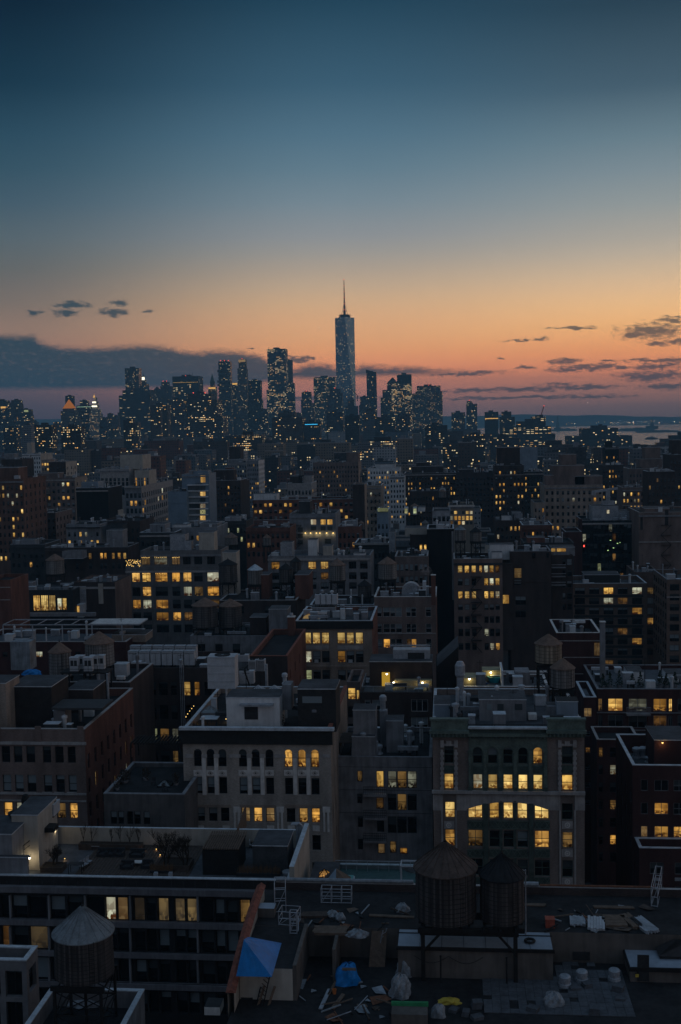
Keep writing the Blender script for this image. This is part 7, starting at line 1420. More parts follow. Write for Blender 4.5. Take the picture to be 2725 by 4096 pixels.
T('low red brick block with a roof terrace and one amber window, centre', 984, 1160, 2112, 400, 16, BR_RED, (9, 2.0, 3.2, 3, .5), pD)
T('loft with a dark cornice right of the dark grey modern block', 1418, 1556, 2174, 360, 16, M_CHAR, (9, 2.4, 3.6, 3, .5, 2.2), {'.': 1}, bulks=((1480, 1535, 2158, 4, 10, M_GREYW),)).part('cornice', 1412, 1560, 2172, 2180, -.8, -.05, M_STONE)
T('red-brown block with a small bright sign-like lamp, right of centre', 1352, 1440, 2106, 405, 14, BR_RED, (5, 2.4, 3.3, 4, .5), pD)
T('pale stair blocks and ducts on a low dark building, centre right', 1562, 1640, 2210, 350, 16, M_CHAR, (5, 2, 3.3, 3, .5), pN, bulks=((1556, 1580, 2130, 3, 8, M_SILV),))
T('brown building with three lit window pairs behind the broad tank', 1640, 1710, 2140, 345, 14, BR_DARK, (4, 3, 3.4, 5, .5), {'.': .6, 'y': .4}, bulks=((1620, 1710, 2112, 2, 9, M_CREAM),))
T('wide loft with a pale cornice and boarded windows behind the brown-roofed tank', 1580, 1712, 2226, 318, 14, BR_BROWN, (7, 2.2, 3.4, 3, .6), {'b': .9, '.': .1})
T('low red terrace house with a pale penthouse, right of centre', 2090, 2210, 2100, 420, 16, BR_RED, (7, 2.5, 3.3, 3, .4), pN, bulks=((2095, 2160, 2100 - 8, 3, 10, M_GREYW),))
T('low dark block with a white cornice and two lit windows, right of centre', 1984, 2140, 2082, 470, 18, BR_DARK, (9, 2.4, 3.3, 4, .45), pL, bulks=((2050, 2085, 2050, 4, 10, M_GREYW), (2008, 2045, 2064, 4, 8, M_WHITE)))
T('maroon brick strip building left of the dark glass offices', 2262, 2328, 2128, 380, 14, BR_MAROON, (2, 300, 3, 1), pD)
T('charcoal block with roof plants above the plain slab', 2094, 2296, 2172, 345, 14, M_CHAR, (9, 3, 3.3, 3, .4), pN, bulks=((2110, 2180, 2150, 3, 8, BR_RED),))
T('grey block with a pale gable at the left middle', 265, 400, 2098, 440, 18, M_GREYW, (6, 3, 3.3, 4, .4), pL, bulks=((345, 400, 2108, -3, 4, M_BLUEW),))
T('dark red gabled block left of the loft colonnade', 400, 560, 2085, 450, 22, BR_DARK, (8, 3, 3.3, 4, .35), pN, bulks=((428, 492, 2128, -8, -1, M_CHAR),))
T('low grey block with roof machinery below the black slab', 560, 700, 2130, 400, 20, M_CHAR, (7, 3, 3.4, 2, .5), pN, bulks=((600, 660, 2098, 4, 12, M_GREYW),))
T('grey machine block behind the grey loft with twin vents', 690, 870, 2110, 410, 20, M_GREYW, (8, 3, 3.4, 2, .45), pD, bulks=((690, 750, 2100, 3, 9, M_WHITE), (800, 870, 2096, 4, 12, M_CONC)))
T('low dark block with steel vents at the left middle', 40, 180, 2178, 400, 16, M_CHAR, (6, 3, 3.4, 2, .4), pN, bulks=((50, 140, 2160, 3, 9, M_GREYW),))
T('low white-fronted studio with a row of lit windows, left of centre', 880, 985, 2085, 430, 16, M_CHAR, (8, 2.6, 3.4, 2, .55), {'g': .5, '.': .5}, bulks=((905, 960, 2068, 3, 9, M_SILV),))
for px, w_, a_, r_, b_, Y_, lz, lb in ((188, 21, 1948, 1956, 1977, 556, 43, 'tiny white-roofed tank above the tan apartment block'), (925, 52, 2129, 2148, 2180, 395, 32, 'distant brown-roofed tank at the left end of the red brick terrace'), (1068, 32, 2135, 2150, 2182, 392, 32, 'small distant tank in front of the low red brick block'), (1205, 20, 1872, 1880, 1902, 655, 38, 'tiny far tank above the stone loft with the roof garden'),
        (1445, 26, 2082, 2092, 2118, 415, 24, 'small far tank right of the dark grey modern block'), (1658, 34, 2012, 2024, 2060, 440, 26, 'dark far tank beside the lit rooftop huts'), (1770, 30, 1955, 1965, 1990, 560, 30, 'tiny far tank above the dark tenement row'), (1448, 14, 1884, 1890, 1904, 700, 40, 'very small far tank between the brown slab and the white steps')):
    water_tower(lb, px, w_, a_, r_, b_, lz, Y_, W_GREY, C_BROWN, braces=False, fin=False)
vent('tall steel flue pair left of the grey loft corner', 530, 2200, 30, .5, 9)

# ================================================================ skyline towers
def uvbox(q, x0, x1, y0, y1, z0, z1, m, top=M_TAR): q.box(x0, x1, y0, y1, z0, z1, m, top)
def tower(label, Y, tiers, m, name='tower', cat='tower', dep=None, extra=None, beacon=0):
    """tiers: (px0, px1, pytop[, dy]) from the top down or stacked; each goes to the ground."""
    xs = [at(t[0], t[2], Y).x for t in tiers] + [at(t[1], t[2], Y).x for t in tiers]; xc = (min(xs) + max(xs)) / 2; q = MB(); mm = m
    for i, t in enumerate(tiers):
        a, b = at(t[0], t[2], Y), at(t[1], t[2], Y); d = dep or max(14, (b.x - a.x) * .8); o = 1.7 * (len(tiers) - i) + (t[3] if len(t) > 3 else 0)
        m_ = t[4] if len(t) > 4 else mm; q.box(a.x - xc, b.x - xc, o, o + d, 0, a.z, m_, M_TAR)
        q.box(a.x - xc + (b.x - a.x) * .3, a.x - xc + (b.x - a.x) * .62, o + d * .3, o + d * .7, a.z, a.z + min(5, (b.x - a.x) * .12), M_CHAR)
    o = q.build(name, None, (xc, Y, 0)); tag(o, label, cat, 'skyline towers'); FOOT.append((min(xs), max(xs), Y, Y + 60))
    o['_c'] = 0; del o['_c']
    if extra: extra(o, xc)
    for k in range(beacon):
        t = tiers[0]; a = at(t[0] + (t[1] - t[0]) * (k + .5) / beacon, t[2], Y); bb = MB(); bb.lathe([(0, -1.3), (1.4, 0), (0, 1.3)], M_RED, 6); bb.build('beacon', o, (a.x - xc, 5, a.z + 2.5))
    return o
D1, D2, D3 = (.045, .06, .08), (.075, .078, .085), (.11, .105, .105)
G1 = (.05, .08, .11)
f = farmat
def FM(c, lit, s=1.3, bay=5.0, fl=4.2, wf=.8, hf=.42, warm=.4, **k): return farmat(c, bay * .66 if bay < 7.5 else bay, fl * .85, lit * .6, wf * .8, hf * .85, warm, s * .66, **{'rowy': .85, **k})
# the tall tapering tower with its spire
def spire_tower():
    Y = 3900; x0, x1 = at(1337, 1300, Y).x, at(1415, 1300, Y).x; xc = (x0 + x1) / 2; zt = at(1375, 1268, Y).z; hb = (x1 - x0) / 2; zb = 58
    m = FM((.21, .29, .35), .13, 1.2, 5.2, 4.6, .8, .5, rough=.16, glass=(.14, .20, .25), metal=.8); root = thing('spire_tower', 'tallest glass tower with chamfered sides and a tall mast on top', 'skyscraper', (xc, Y + hb, 0))
    q = MB(); rot = R(7)
    B = [Vector((hb * 1.36 * cos(rot - 3 * pi / 4 + k * pi / 2), hb * 1.36 * sin(rot - 3 * pi / 4 + k * pi / 2), zb)) for k in range(4)]
    Tt = [Vector((hb * 1.0 * cos(rot - pi / 2 + k * pi / 2 ), hb * 1.0 * sin(rot - pi / 2 + k * pi / 2), zt)) for k in range(4)]
    for k in range(4):
        b0_, b1_, t_, t2 = B[k], B[(k + 1) % 4], Tt[k], Tt[(k + 1) % 4]
        L = (b1_ - b0_).length; q.poly([b0_, b1_, t_], m, [(0, zb), (L, zb), (L / 2, zt)]); L2 = (t2 - t_).length
        q.poly([b1_, t2, t_], m, [(400 + L2 / 2, zb), (400 + L2, zt), (400, zt)])
        q.poly([Vector((b0_.x, b0_.y, 0)), Vector((b1_.x, b1_.y, 0)), b1_, b0_], m, [(0, 0), (L, 0), (L, zb), (0, zb)])
    q.poly(Tt, M_CHAR); q.build('shaft', root)
    q = MB(); q.lathe([(hb * .6, zt), (hb * .6, zt + 5), (hb * .42, zt + 6.5), (hb * .42, zt + 8), (hb * .6, zt + 8), (hb * .6, zt + 10), (0, zt + 10)], M_CHAR, 20); q.build('crown_ring', root)
    zs = at(1374, 1112, Y).z; q = MB(); z = zt + 9; n = 8
    for k in range(n):
        za, zc_ = z + (zs - z) * k / n, z + (zs - z) * (k + 1) / n; rr = 2.6 * (1 - k / n) + .7; q.tube((0, 0, za), (0, 0, zc_), rr, M_CHAR, rr * .85, 8); q.lathe([(rr * 1.5, zc_ - 3), (rr * 1.5, zc_ - 1), (0, zc_ - .9)], M_CHAR, 8)
    for k in range(4): q.tube((hb * .35 * cos(k * pi/2 + .5), hb * .35 * sin(k * pi/2 + .5), z), (0, 0, z + 45), .7, M_CHAR, n=5)
    q.build('mast', root)
    for k in range(6): bb = MB(); bb.lathe([(0, -1.5), (1.7, 0), (0, 1.5)], M_RED, 6); bb.build('beacon', root, (0, -4, z + (zs - z) * (k + 1) / 6 - 2))
    FOOT.append((x0 - 10, x1 + 10, Y, Y + 90))
spire_tower()
def cap(px0, px1, py0, py1, Y, m, nm='crown'):
    def fn(o, xc):
        a, b = at(px0, py1, Y), at(px1, py0, Y); q = MB(); q.box(a.x - xc, b.x - xc, .8, 1.6, a.z, b.z, m, None, True); q.build(nm, o)
    return fn
E_AM = emit('crown_amber', (1, .55, .14), .9); E_WH = emit('crown_white', (1, .92, .7), 2.2); E_DIM = emit('crown_dim', (1, .6, .25), .3); E_BLUE = emit('sign_blue', (.05, .55, 1.0), 1.6)
def pyr(px0, px1, py0, py1, Y, m, nm='pyramid_roof', dz=0):
    def fn(o, xc):
        a, b = at(px0, py1, Y), at(px1, py1, Y); t = at((px0 + px1) / 2, py0, Y); q = MB(); w = b.x - a.x; c = [(a.x - xc, 1, a.z), (b.x - xc, 1, a.z), (b.x - xc, 1 + w, a.z), (a.x - xc, 1 + w, a.z)]
        for k in range(4): q.poly([c[k], c[(k + 1) % 4], ((c[0][0] + c[1][0]) / 2, 1 + w / 2, t.z)], m, [(0, a.z), (w, a.z), (w / 2, t.z)])
        q.build(nm, o)
    return fn
def mast(px, py0, py1, Y, r=.8):
    def fn(o, xc): a, b = at(px, py1, Y), at(px, py0, Y); q = MB(); q.tube((a.x - xc, 6, a.z - 1), (a.x - xc, 6, b.z), r, M_CHAR, r * .4, 6); q.build('mast', o)
    return fn
def both(*fs):
    def fn(o, xc):
        for g_ in fs: g_(o, xc)
    return fn
tower('broad dark tower with gold-lit floors, second highest, left of the spire tower', 3500, [(1068, 1142, 1396), (1066, 1146, 1560)], FM(G1, .42, 1.5, 6, 4.4), extra=mast(1075, 1388, 1398, 3500))
tower('thin pale glass slab peeking out behind the broad gold-lit tower', 3560, [(1140, 1168, 1440)], FM((.12, .15, .18), .08, .8))
tower('stepped dark annex tower at the right foot of the broad gold-lit tower', 3450, [(1146, 1177, 1532)], FM(G1, .3, 1.4))
tower('slender residential tower with a lit square crown', 3100, [(953, 982, 1438), (949, 986, 1474), (945, 990, 1560)], FM(D3, .13, 1.2, 4, 3.8), extra=cap(954, 981, 1438, 1448, 3100, E_DIM), beacon=1)
jt = tower('slim tower of irregularly stacked boxes left of the slender crown tower', 2900, [(873, 920, 1446)], FM((.05, .08, .10), .14, 1.1, 5, 3.9, rough=.35), beacon=3)
q = MB(); xc = jt.location.x; rj = random.Random(4)
for k in range(14):
    a, b = at(874 + rj.choice((-4, 0, 0, 3)), 1452 + k * 14, 2900), at(919 + rj.choice((-3, 0, 3, 5)), 1452 + k * 14, 2900); q.box(a.x - xc, b.x - xc, rj.uniform(-4, .5), 6, a.z - 6, a.z, MC[list(k_ for k_ in MC if isinstance(k_, tuple))[-1]], None, True)
q.build('box_storey', jt)
tower('dark slab with sparse white lights between the crown tower and the broad tower', 3000, [(992, 1041, 1522), (990, 1046, 1600)], FM((.02, .03, .035), .1, 1.4), beacon=0)
tower('narrow dark tower with an orange glow behind the stacked-box tower', 3150, [(928, 950, 1532)], FM(D2, .2, 1.0), extra=cap(929, 949, 1532, 1539, 3150, E_AM))
tower('solitary small tower with a beacon left of the lit glass block', 3300, [(1206, 1243, 1568), (1204, 1245, 1600)], FM(D1, .18, 1.2), beacon=1)
tower('wide glass block with gold floors directly left of the spire tower', 3700, [(1254, 1340, 1509)], FM((.04, .075, .09), .36, 1.3, 6, 4.3, rough=.3))
tower('dark stepped masonry tower standing before the foot of the spire tower', 3200, [(1318, 1360, 1556), (1308, 1368, 1572), (1300, 1374, 1640)], FM((.055, .055, .065), .07, 1.1), beacon=1)
tower('dark chateau-roofed block at the right foot of the spire tower', 3300, [(1390, 1415, 1600), (1382, 1430, 1625), (1376, 1436, 1660)], FM((.03, .03, .035), .06, 1.0), extra=pyr(1386, 1420, 1588, 1602, 3300, M_CHAR))
def slant(o, xc):
    Y = 3400; a, b = at(1464, 1482, Y), at(1505, 1490, Y); q = MB(); q.poly([(a.x - xc, 1.7, a.z - 8), (b.x - xc, 1.7, b.z - 4), (b.x - xc, 1.7, b.z), (a.x - xc, 1.7, a.z + 3)], M_CHAR); q.poly([(a.x - xc, 1.7, a.z + 3), (b.x - xc, 1.7, b.z), (b.x - xc, 30, b.z), (a.x - xc, 30, a.z + 3)], M_CHAR); q.build('slanted_top', o)
tower('sleek dark tower with a slanted top right of the spire tower', 3400, [(1466, 1505, 1488), (1470, 1506, 1540)], FM((.02, .03, .038), .12, 1.2, rough=.25), extra=slant)
tower('unfinished block below a tower crane right of the spire tower', 3350, [(1440, 1476, 1586), (1436, 1476, 1620)], FM(D1, .22, 1.3))
cr = thing('tower_crane', 'small red-lit tower crane leaning beside the spire tower', 'crane', (at(1430, 1600, 3340).x, 3340, at(1430, 1605, 3340).z)); q = MB(); q.bar((0, 0, 0), (0, 0, 16), 2, M_STEEL); q.build('mast', cr); q = MB(); q.bar((3, 0, 13), (-18, 0, 38), 1.6, M_STEEL); q.build('jib', cr)
tower('lit yellow stepped office tower with a dark glass top, right of the slanted tower', 3400, [(1588, 1646, 1498), (1566, 1646, 1534)], FM(D2, .72, 1.35, 5, 4.3, .75, .55, rowy=.25), extra=both(cap(1589, 1645, 1500, 1534, 3402, mat('top_glass', (.012, .016, .02), .2, 0, .1, .2)), ))
tower('office tower with a pyramid shoulder behind the yellow-lit one', 3460, [(1548, 1590, 1530), (1530, 1590, 1560), (1522, 1590, 1590)], FM(D1, .16, 1.2), extra=pyr(1550, 1590, 1507, 1531, 3460, M_CHAR))
tower('broad block with an even grid of small yellow lights and a flat top', 3600, [(1668, 1762, 1544), (1662, 1770, 1566), (1644, 1770, 1574)], FM((.045, .05, .06), .52, 1.0, 6.0, 4.6, .45, .4, rowy=.3), beacon=1)
tower('dark low slab between the yellow tower and the grid-lit block', 3000, [(1590, 1640, 1646), (1540, 1600, 1660)], FM((.02, .025, .03), .1, 1.1))
tower('dark box tower right of the grid-lit block', 3000, [(1806, 1861, 1650)], FM((.04, .05, .06), .22, 1.2))
tower('slim tower with a notched top, tallest near the water', 3100, [(1868, 1888, 1605), (1866, 1909, 1616)], FM(D1, .18, 1.3), beacon=1)
tower('block with a louvred dark top right of the slim notched tower', 2800, [(1940, 1994, 1648)], FM((.02, .022, .025), .04, 1.0), extra=cap(1941, 1993, 1672, 1676, 2800, E_AM))
tower('stepped dark block before the hills with a lit foot', 2700, [(2008, 2046, 1647), (2000, 2060, 1668)], FM((.025, .03, .035), .14, 1.2))
tt = tower('wide terraced office building with long lit floors and a crane', 2500, [(2128, 2184, 1668), (2070, 2184, 1686), (2020, 2206, 1708), (2000, 2222, 1738)], FM((.02, .03, .035), .62, 1.25, 9, 4.6, .85, .4, rowy=.95))
cr = thing('tower_crane', 'raised red lattice crane on the wide terraced office building', 'crane', (at(2165, 1668, 2510).x, 2510, at(2165, 1668, 2510).z)); q = MB(); q.box(-4, 4, -3, 3, 0, 5, M_STEEL); q.build('cab', cr); q = MB(); q.bar((0, 0, 4), (6, 0, 23), 1.8, mat('crane_red', (.3, .08, .06), .7)); q.build('jib', cr); q = MB(); q.lathe([(0, -1.2), (1.3, 0), (0, 1.2)], M_RED, 6, (6.2, -1)); q.build('beacon', cr, (0, 0, 24))
tower('terraced dark glass riverside building with white spots, right', 2200, [(2384, 2430, 1702), (2330, 2474, 1714), (2280, 2530, 1746)], FM((.03, .04, .045), .09, 1.6, 6, 4.2))
tower('dark block with a smoking chimney by the water at the right edge', 1900, [(2660, 2800, 1756), (2690, 2800, 1742)], FM((.025, .03, .035), .06, 1.2))
# left half
tower('undulating dark metal tower, highest on the left', 3300, [(499, 554, 1473)], FM((.05, .055, .062), .2, 1.2, 4, 3.8, rough=.35), extra=mast(533, 1468, 1474, 3300))
tower('small tower with a glowing white lantern next to the undulating one', 3250, [(566, 580, 1520), (558, 590, 1536)], FM(D2, .15, 1.0), extra=both(pyr(567, 579, 1500, 1508, 3250, M_CHAR), cap(568, 578, 1508, 1520, 3250, E_WH), mast(572, 1490, 1503, 3250, .6)))
tower('massive dark slab block with thin lit rows below the undulating tower', 3000, [(488, 598, 1561), (474, 598, 1582), (470, 600, 1650)], FM((.035, .037, .042), .16, 1.0, 10, 5, .8, .3, rowy=.9))
tower('tower with a sloped shoulder and red beacons left of the lit box tower', 3150, [(644, 672, 1528), (640, 684, 1545), (602, 684, 1570)], FM(D2, .12, 1.0), beacon=2, extra=pyr(602, 646, 1545, 1571, 3150, M_CHAR))
tower('wide box tower with two bright floor bands under the gothic spire', 3300, [(689, 794, 1506)], FM((.02, .025, .03), .2, 1.3, 8, 5, .75, .35, rowy=1.0), extra=both(mast(756, 1494, 1508, 3300), mast(770, 1490, 1508, 3300), cap(692, 792, 1528, 1531, 3300, E_AM)), beacon=1)
tower('gothic pinnacled tower with amber uplights', 3350, [(840, 856, 1530), (832, 864, 1548)], FM((.12, .09, .07), .35, .9, 3, 3.5), extra=both(pyr(839, 857, 1494, 1531, 3350, mat('copper_roof', (.07, .10, .07), .7)), cap(834, 862, 1549, 1556, 3350, E_AM)))
tower('big brown block with bright scattered windows before the gothic tower', 2300, [(748, 842, 1576), (745, 868, 1600), (744, 890, 1665)], FM((.05, .042, .042), .24, 1.7, 5.5, 4.4, rowy=.8), beacon=2)
tower('gold pyramid-topped courthouse tower lit orange', 2700, [(248, 292, 1634), (241, 298, 1645), (238, 300, 1690)], FM(D3, .1, .9), extra=pyr(250, 291, 1596, 1634, 2700, emit('gold_roof_glow', (1, .32, .05), .35)))  # pyramid roof emits by itself; its orange lighting is put into the material
tower('dark slab right behind the gold pyramid', 2800, [(260, 290, 1583)], FM(D1, .1, .9))
tower('block with bluish lit bands left of the white wedding-cake tower', 2750, [(318, 348, 1602), (305, 366, 1622)], FM(D1, .2, 1.2), extra=cap(307, 364, 1626, 1629, 2750, emit('band_cyan', (.6, 1, .7), .5)))
tower('white lit wedding-cake civic tower with a gilded top', 2720, [(372, 378, 1590), (368, 384, 1604), (366, 388, 1618), (362, 396, 1638), (356, 400, 1655)], FM((.3, .3, .3), .5, 1.0, 3, 3.6), extra=both(cap(369, 383, 1606, 1612, 2720, E_WH), cap(367, 387, 1622, 1628, 2720, E_WH), pyr(372, 379, 1577, 1590, 2720, E_AM)))  # lit look put into self-glowing bands and top
tower('left-edge tower with one bright lit floor', 2600, [(-20, 24, 1602), (-20, 34, 1610)], FM(D1, .18, 1.2), extra=cap(3, 22, 1626, 1633, 2600, E_AM))
tower('twin-block tower second from the left edge', 2550, [(42, 78, 1600), (36, 80, 1618)], FM(D2, .14, 1.1))
tower('lower tower with a lit corner near the left edge', 2500, [(78, 118, 1638), (60, 118, 1660)], FM(D1, .22, 1.2), extra=cap(96, 112, 1640, 1648, 2500, emit('corner_green', (.9, 1, .5), .35)))
tower('small pointed tower in the haze right of the left-edge towers', 2900, [(130, 146, 1688), (126, 152, 1700)], FM(D2, .05, .8), extra=pyr(130, 146, 1678, 1689, 2900, M_CHAR))
for lb, a, b, y, Y, lit, c in (('dark apartment tower with a pale fin near the left edge', 12, 64, 1712, 1500, .22, D1), ('apartment slab striped with pale balconies left of the wide dark tower', 84, 122, 1700, 1550, .1, (.16, .17, .19)), ('wide dark apartment tower with amber dots and a pale side', 136, 206, 1700, 1450, .26, (.03, .033, .038)),
        ('dark apartment tower crowned with a bright row, below the gold pyramid', 242, 320, 1708, 1400, .3, (.03, .033, .038)), ('slim dark tower with a gold-lit foot left of centre', 492, 530, 1680, 1700, .3, (.04, .042, .05)), ('pale-edged narrow tower beside the slim dark one', 532, 552, 1690, 1710, .35, (.12, .11, .11)),
        ('brown tower with lit windows below the massive slab', 598, 668, 1620, 2100, .16, (.06, .055, .055)), ('brown twin block beside it with a lit penthouse row', 600, 640, 1640, 2050, .2, (.07, .06, .06)), ('grey mid-rise with dotted lights below the sloped shoulder tower', 668, 742, 1600, 2300, .2, (.07, .07, .08)),
        ('brown chapel-like block at the foot of the broad gold-lit tower', 1088, 1210, 1672, 2000, .16, (.07, .05, .045)), ('grey office block with white bands right of it', 1112, 1180, 1650, 2100, .1, (.06, .05, .05)), ('low block with a bright blue sign strip', 1214, 1280, 1688, 2000, .1, (.03, .035, .045)),
        ('shadowed block below the dark masonry tower', 1306, 1372, 1650, 2300, .16, (.04, .045, .055)), ('black tower block below the chateau roof', 1380, 1436, 1662, 1900, .06, (.022, .024, .03)), ('pale slab with lit dots in the middle distance below the sleek tower', 1452, 1500, 1640, 2300, .15, (.09, .09, .10)),
        ('dark hall with dim lights below the yellow tower', 1500, 1580, 1668, 2100, .12, (.04, .045, .05)), ('brown mid-rise under the yellow tower', 1590, 1640, 1660, 2300, .12, (.05, .045, .05)), ('dark block below the grid-lit building with a lit attic', 1700, 1790, 1702, 1800, .14, (.035, .035, .04)),
        ('bright gold office block with full rows of lights, left of centre', 930, 1048, 1742, 1500, .75, (.06, .06, .06)), ('long white factory block with bright gold windows, centre', 1430, 1640, 1768, 1300, .55, (.17, .17, .18)), ('brown apartment block below the slim notched tower', 1860, 1940, 1740, 1500, .22, (.05, .045, .045)), ('gold-lit low office left of the terraced building', 1772, 1864, 1772, 1300, .5, (.06, .055, .05)),
        ('wide dark mass under the terraced offices with dotted lights', 1960, 2080, 1752, 1600, .2, (.05, .05, .055)), ('blue-lit block under the riverside building', 2130, 2330, 1782, 1300, .34, (.08, .07, .07)), ('dark brown block at the right under the water', 2500, 2660, 1800, 1100, .08, (.05, .045, .045)), ('glassy office with amber windows at the right under the water', 2640, 2800, 1815, 1000, .2, (.07, .08, .09))):
    ex = cap(a + 6, b - 10, 1696, 1699, Y, E_BLUE, 'sign') if 'blue sign' in lb else None
    tower(lb, Y, [(a, b, y)], FM(c, lit, 1.5, 3.6 if Y < 1700 else 4.6, 3.3 if Y < 1700 else 4.0, rowy=.5), name='mid_rise', cat='building', extra=ex)
for i, (a, b, y, Y, lb) in enumerate(((398, 426, 1670, 2600, 'low stepped block just right of the white civic tower'), (424, 450, 1654, 2700, 'second low block right of the white civic tower'), (446, 474, 1662, 2650, 'third low block, touching the massive dark slab'), (118, 138, 1712, 2500, 'little block between the left-edge towers and the pointed one'),
        (206, 242, 1690, 2400, 'low block left of the gold pyramid tower'), (298, 318, 1668, 2600, 'narrow block between the gold pyramid and the bluish-lit block'), (1044, 1070, 1636, 2700, 'low block in the gap left of the broad gold-lit tower'), (1176, 1208, 1652, 2600, 'low block in the gap left of the solitary small tower'), (1244, 1258, 1612, 3200, 'thin tower in the gap left of the wide glass block'))):
    tower(lb, Y, [(a + 4, b - 4, y), (a, b, y + 14)], FM((D1, D2, D3)[i % 3], .16, 1.2), name='mid_rise', cat='building')
# monument on the island and a small ferry
st_ = atz(2228, 1738, -1); mo = thing('statue_monument', 'tiny robed statue on a tall pedestal out in the bay', 'monument', (at(2231, 1715, 7600).x, 7600, 8)); q = MB(); q.lathe([(24, 0), (22, 12), (11, 14), (8, 44), (9, 46), (0, 46)], M_HILL, 8); q.build('pedestal', mo); q = MB(); q.lathe([(6, 46), (5, 60), (5.5, 72), (3, 78), (2.6, 84), (0, 87)], M_HILL, 10); q.tube((4, 0, 72), (7, 0, 92), 1.4, M_HILL, .9, 6); q.build('statue', mo)
for px, py, Y, w, h, lb in ((2610, 1728, 6900, 34, 40, 'domed old terminal hall on the far island'), (2590, 1730, 6880, 60, 16, 'long low hall beside the domed terminal')):
    p_ = at(px, py, Y); q = MB(); q.box(-w, w, 0, 30, 0, h * .5, M_HILL); 
    if h > 20: q.lathe([(12, h * .5), (11, h * .8), (5, h), (1, h * 1.6), (0, h * 1.7)], M_HILL, 10, (0, 15))
    tag(q.build('hall', None, (p_.x, Y, 6)), lb, 'building')
fb = thing('ferry', 'small dark ferry crossing the bay', 'ferry', (*atz(2606, 1757, -2).xy, -2)); fb.rotation_euler = (0, 0, .15); q = MB(); q.poly([(-22, -5, 0), (20, -5, 0), (27, 0, 5), (20, -5, 5), (-22, -5, 5)], M_CHAR); q.box(-22, 20, -5, 5, 0, 4, M_CHAR); q.build('hull', fb); q = MB(); q.box(-16, 12, -4, 4, 4, 8, M_GREYW); q.box(-4, 6, -3, 3, 8, 11, M_GREYW); q.build('deck_house', fb)
for px, py, lb in ((1279, 1311, 'tiny landing light of an airliner left of the mast tower'), (1784, 1380, 'tiny landing light of an airliner right of the mast tower'), (2350, 1610, 'tiny landing light of an airliner low over the bay')):
    p_ = at(px, py, 9000); o = thing('airliner', lb.replace('tiny landing light of an', 'distant') + ' with its landing light on', 'aircraft', p_); q = MB(); q.tube((0, 20, 0), (0, -20, 0), 2, M_CHAR, 1.5, 8); q.poly([(-17, 6, 0), (0, -6, 0), (17, 6, 0), (0, 2, .6)], M_CHAR); q.poly([(0, 16, 1), (0, 20, 1), (0, 21, 7), (0, 19, 7)], M_CHAR); q.build('fuselage', o); q = MB(); q.lathe([(0, -2.2), (2.4, 0), (0, 2.2)], emit('landing_light', (1, .95, .8), 6), 8); q.build('landing_light', o, (0, -24, 0))

# ================================================================ the rest of the city between and behind
rf = random.Random(99)
def in_frame(x, y, z):
    px, py = proj((x, y, z)); return -60 < px < 2790 and py < 4300
PAL = [('dark brown', (.075, .055, .05)), ('brick red', (.12, .05, .042)), ('grey', (.13, .13, .14)), ('charcoal', (.04, .04, .045)), ('tan', (.19, .155, .125)), ('pale grey', (.36, .36, .37)), ('blue-grey', (.10, .13, .16))]
LAND = [(30, 'left-edge towers'), (165, 'amber-dotted tower'), (270, 'gold pyramid'), (380, 'white tower'), (530, 'undulating tower'), (640, 'sloped-shoulder tower'), (740, 'lit box tower'), (848, 'gothic tower'), (896, 'stacked-box tower'), (967, 'crown tower'), (1016, 'sparse slab'), (1105, 'gold-lit tower'), (1225, 'solitary tower'), (1297, 'glass block'), (1375, 'spire tower'), (1485, 'slanted tower'), (1610, 'yellow-lit tower'),
        (1715, 'grid-lit block'), (1835, 'box tower'), (1888, 'notched tower'), (1967, 'louvred block'), (2030, 'stepped block'), (2130, 'terraced offices'), (2260, 'open bay'), (2400, 'riverside building'), (2560, 'bay islands'), (2700, 'smoking block')]
fill = []
y = 395.0
while y < 4700:
    half = y * .31 + 20; x = -half - y * tan(YAW); xr = half - y * tan(YAW) * .9; row = 26 if y < 1000 else (34 if y < 2000 else 60)
    while x < xr:
        w = rf.uniform(9, 24) if y < 1200 else rf.uniform(16, 46); d = min(row * .72, rf.uniform(14, 24) if y < 1200 else rf.uniform(20, 40))
        zmax = 34 if y < 800 else 40
        h = rf.choice((rf.uniform(13, 24), rf.uniform(16, zmax), rf.uniform(16, 26)))
        if y > 900 and rf.random() < .14: h = rf.uniform(34, 62)
        x1 = x + w; yy = y + rf.uniform(0, row * .25)
        # stay on land
        ok = True; pts = land[1:7]
        for (ax, ay), (bx_, by) in zip(pts, pts[1:]):
            if ay <= yy <= by and x1 > ax + (bx_ - ax) * (yy - ay) / (by - ay) - 25: ok = False
        if any(x < f_[1] + 1 and x1 > f_[0] - 1 and yy < f_[3] + 1.5 and yy + d > f_[2] - 1.5 for f_ in FOOT): ok = False
        # never higher than what the view across the bay allows
        pxx, pyy = proj(((x + x1) / 2, yy, h))
        if pxx > 1920 and pyy < 1800: h = max(12, CAMH - (1800 + rf.uniform(0, 40) - HOR) * yy / F)
        if pxx <= 1920 and pyy < 1716: h = max(14, CAMH - (1716 + rf.uniform(0, 40) - HOR) * yy / F)
        if ok and in_frame((x + x1) / 2, yy, h): fill.append((yy, x, x1, d, h))
        x = x1 + (rf.uniform(0, .6) if rf.random() < .82 else rf.uniform(7, 15))
    y += row
fill.sort()
mass = MB(); n_ind = 0; used = {}
massmats = [FM(c, l, 1.6, 4.2, 3.4, .55, .5) for (_, c), l in zip(PAL, (.11, .07, .14, .11, .10, .06, .12))]
nearmats = {}
def fmat(ci, li): return FM(PAL[ci][1], (.05, .13, .28)[li], 1.2, 3.0, 3.25, .45, .5, rowy=.5)
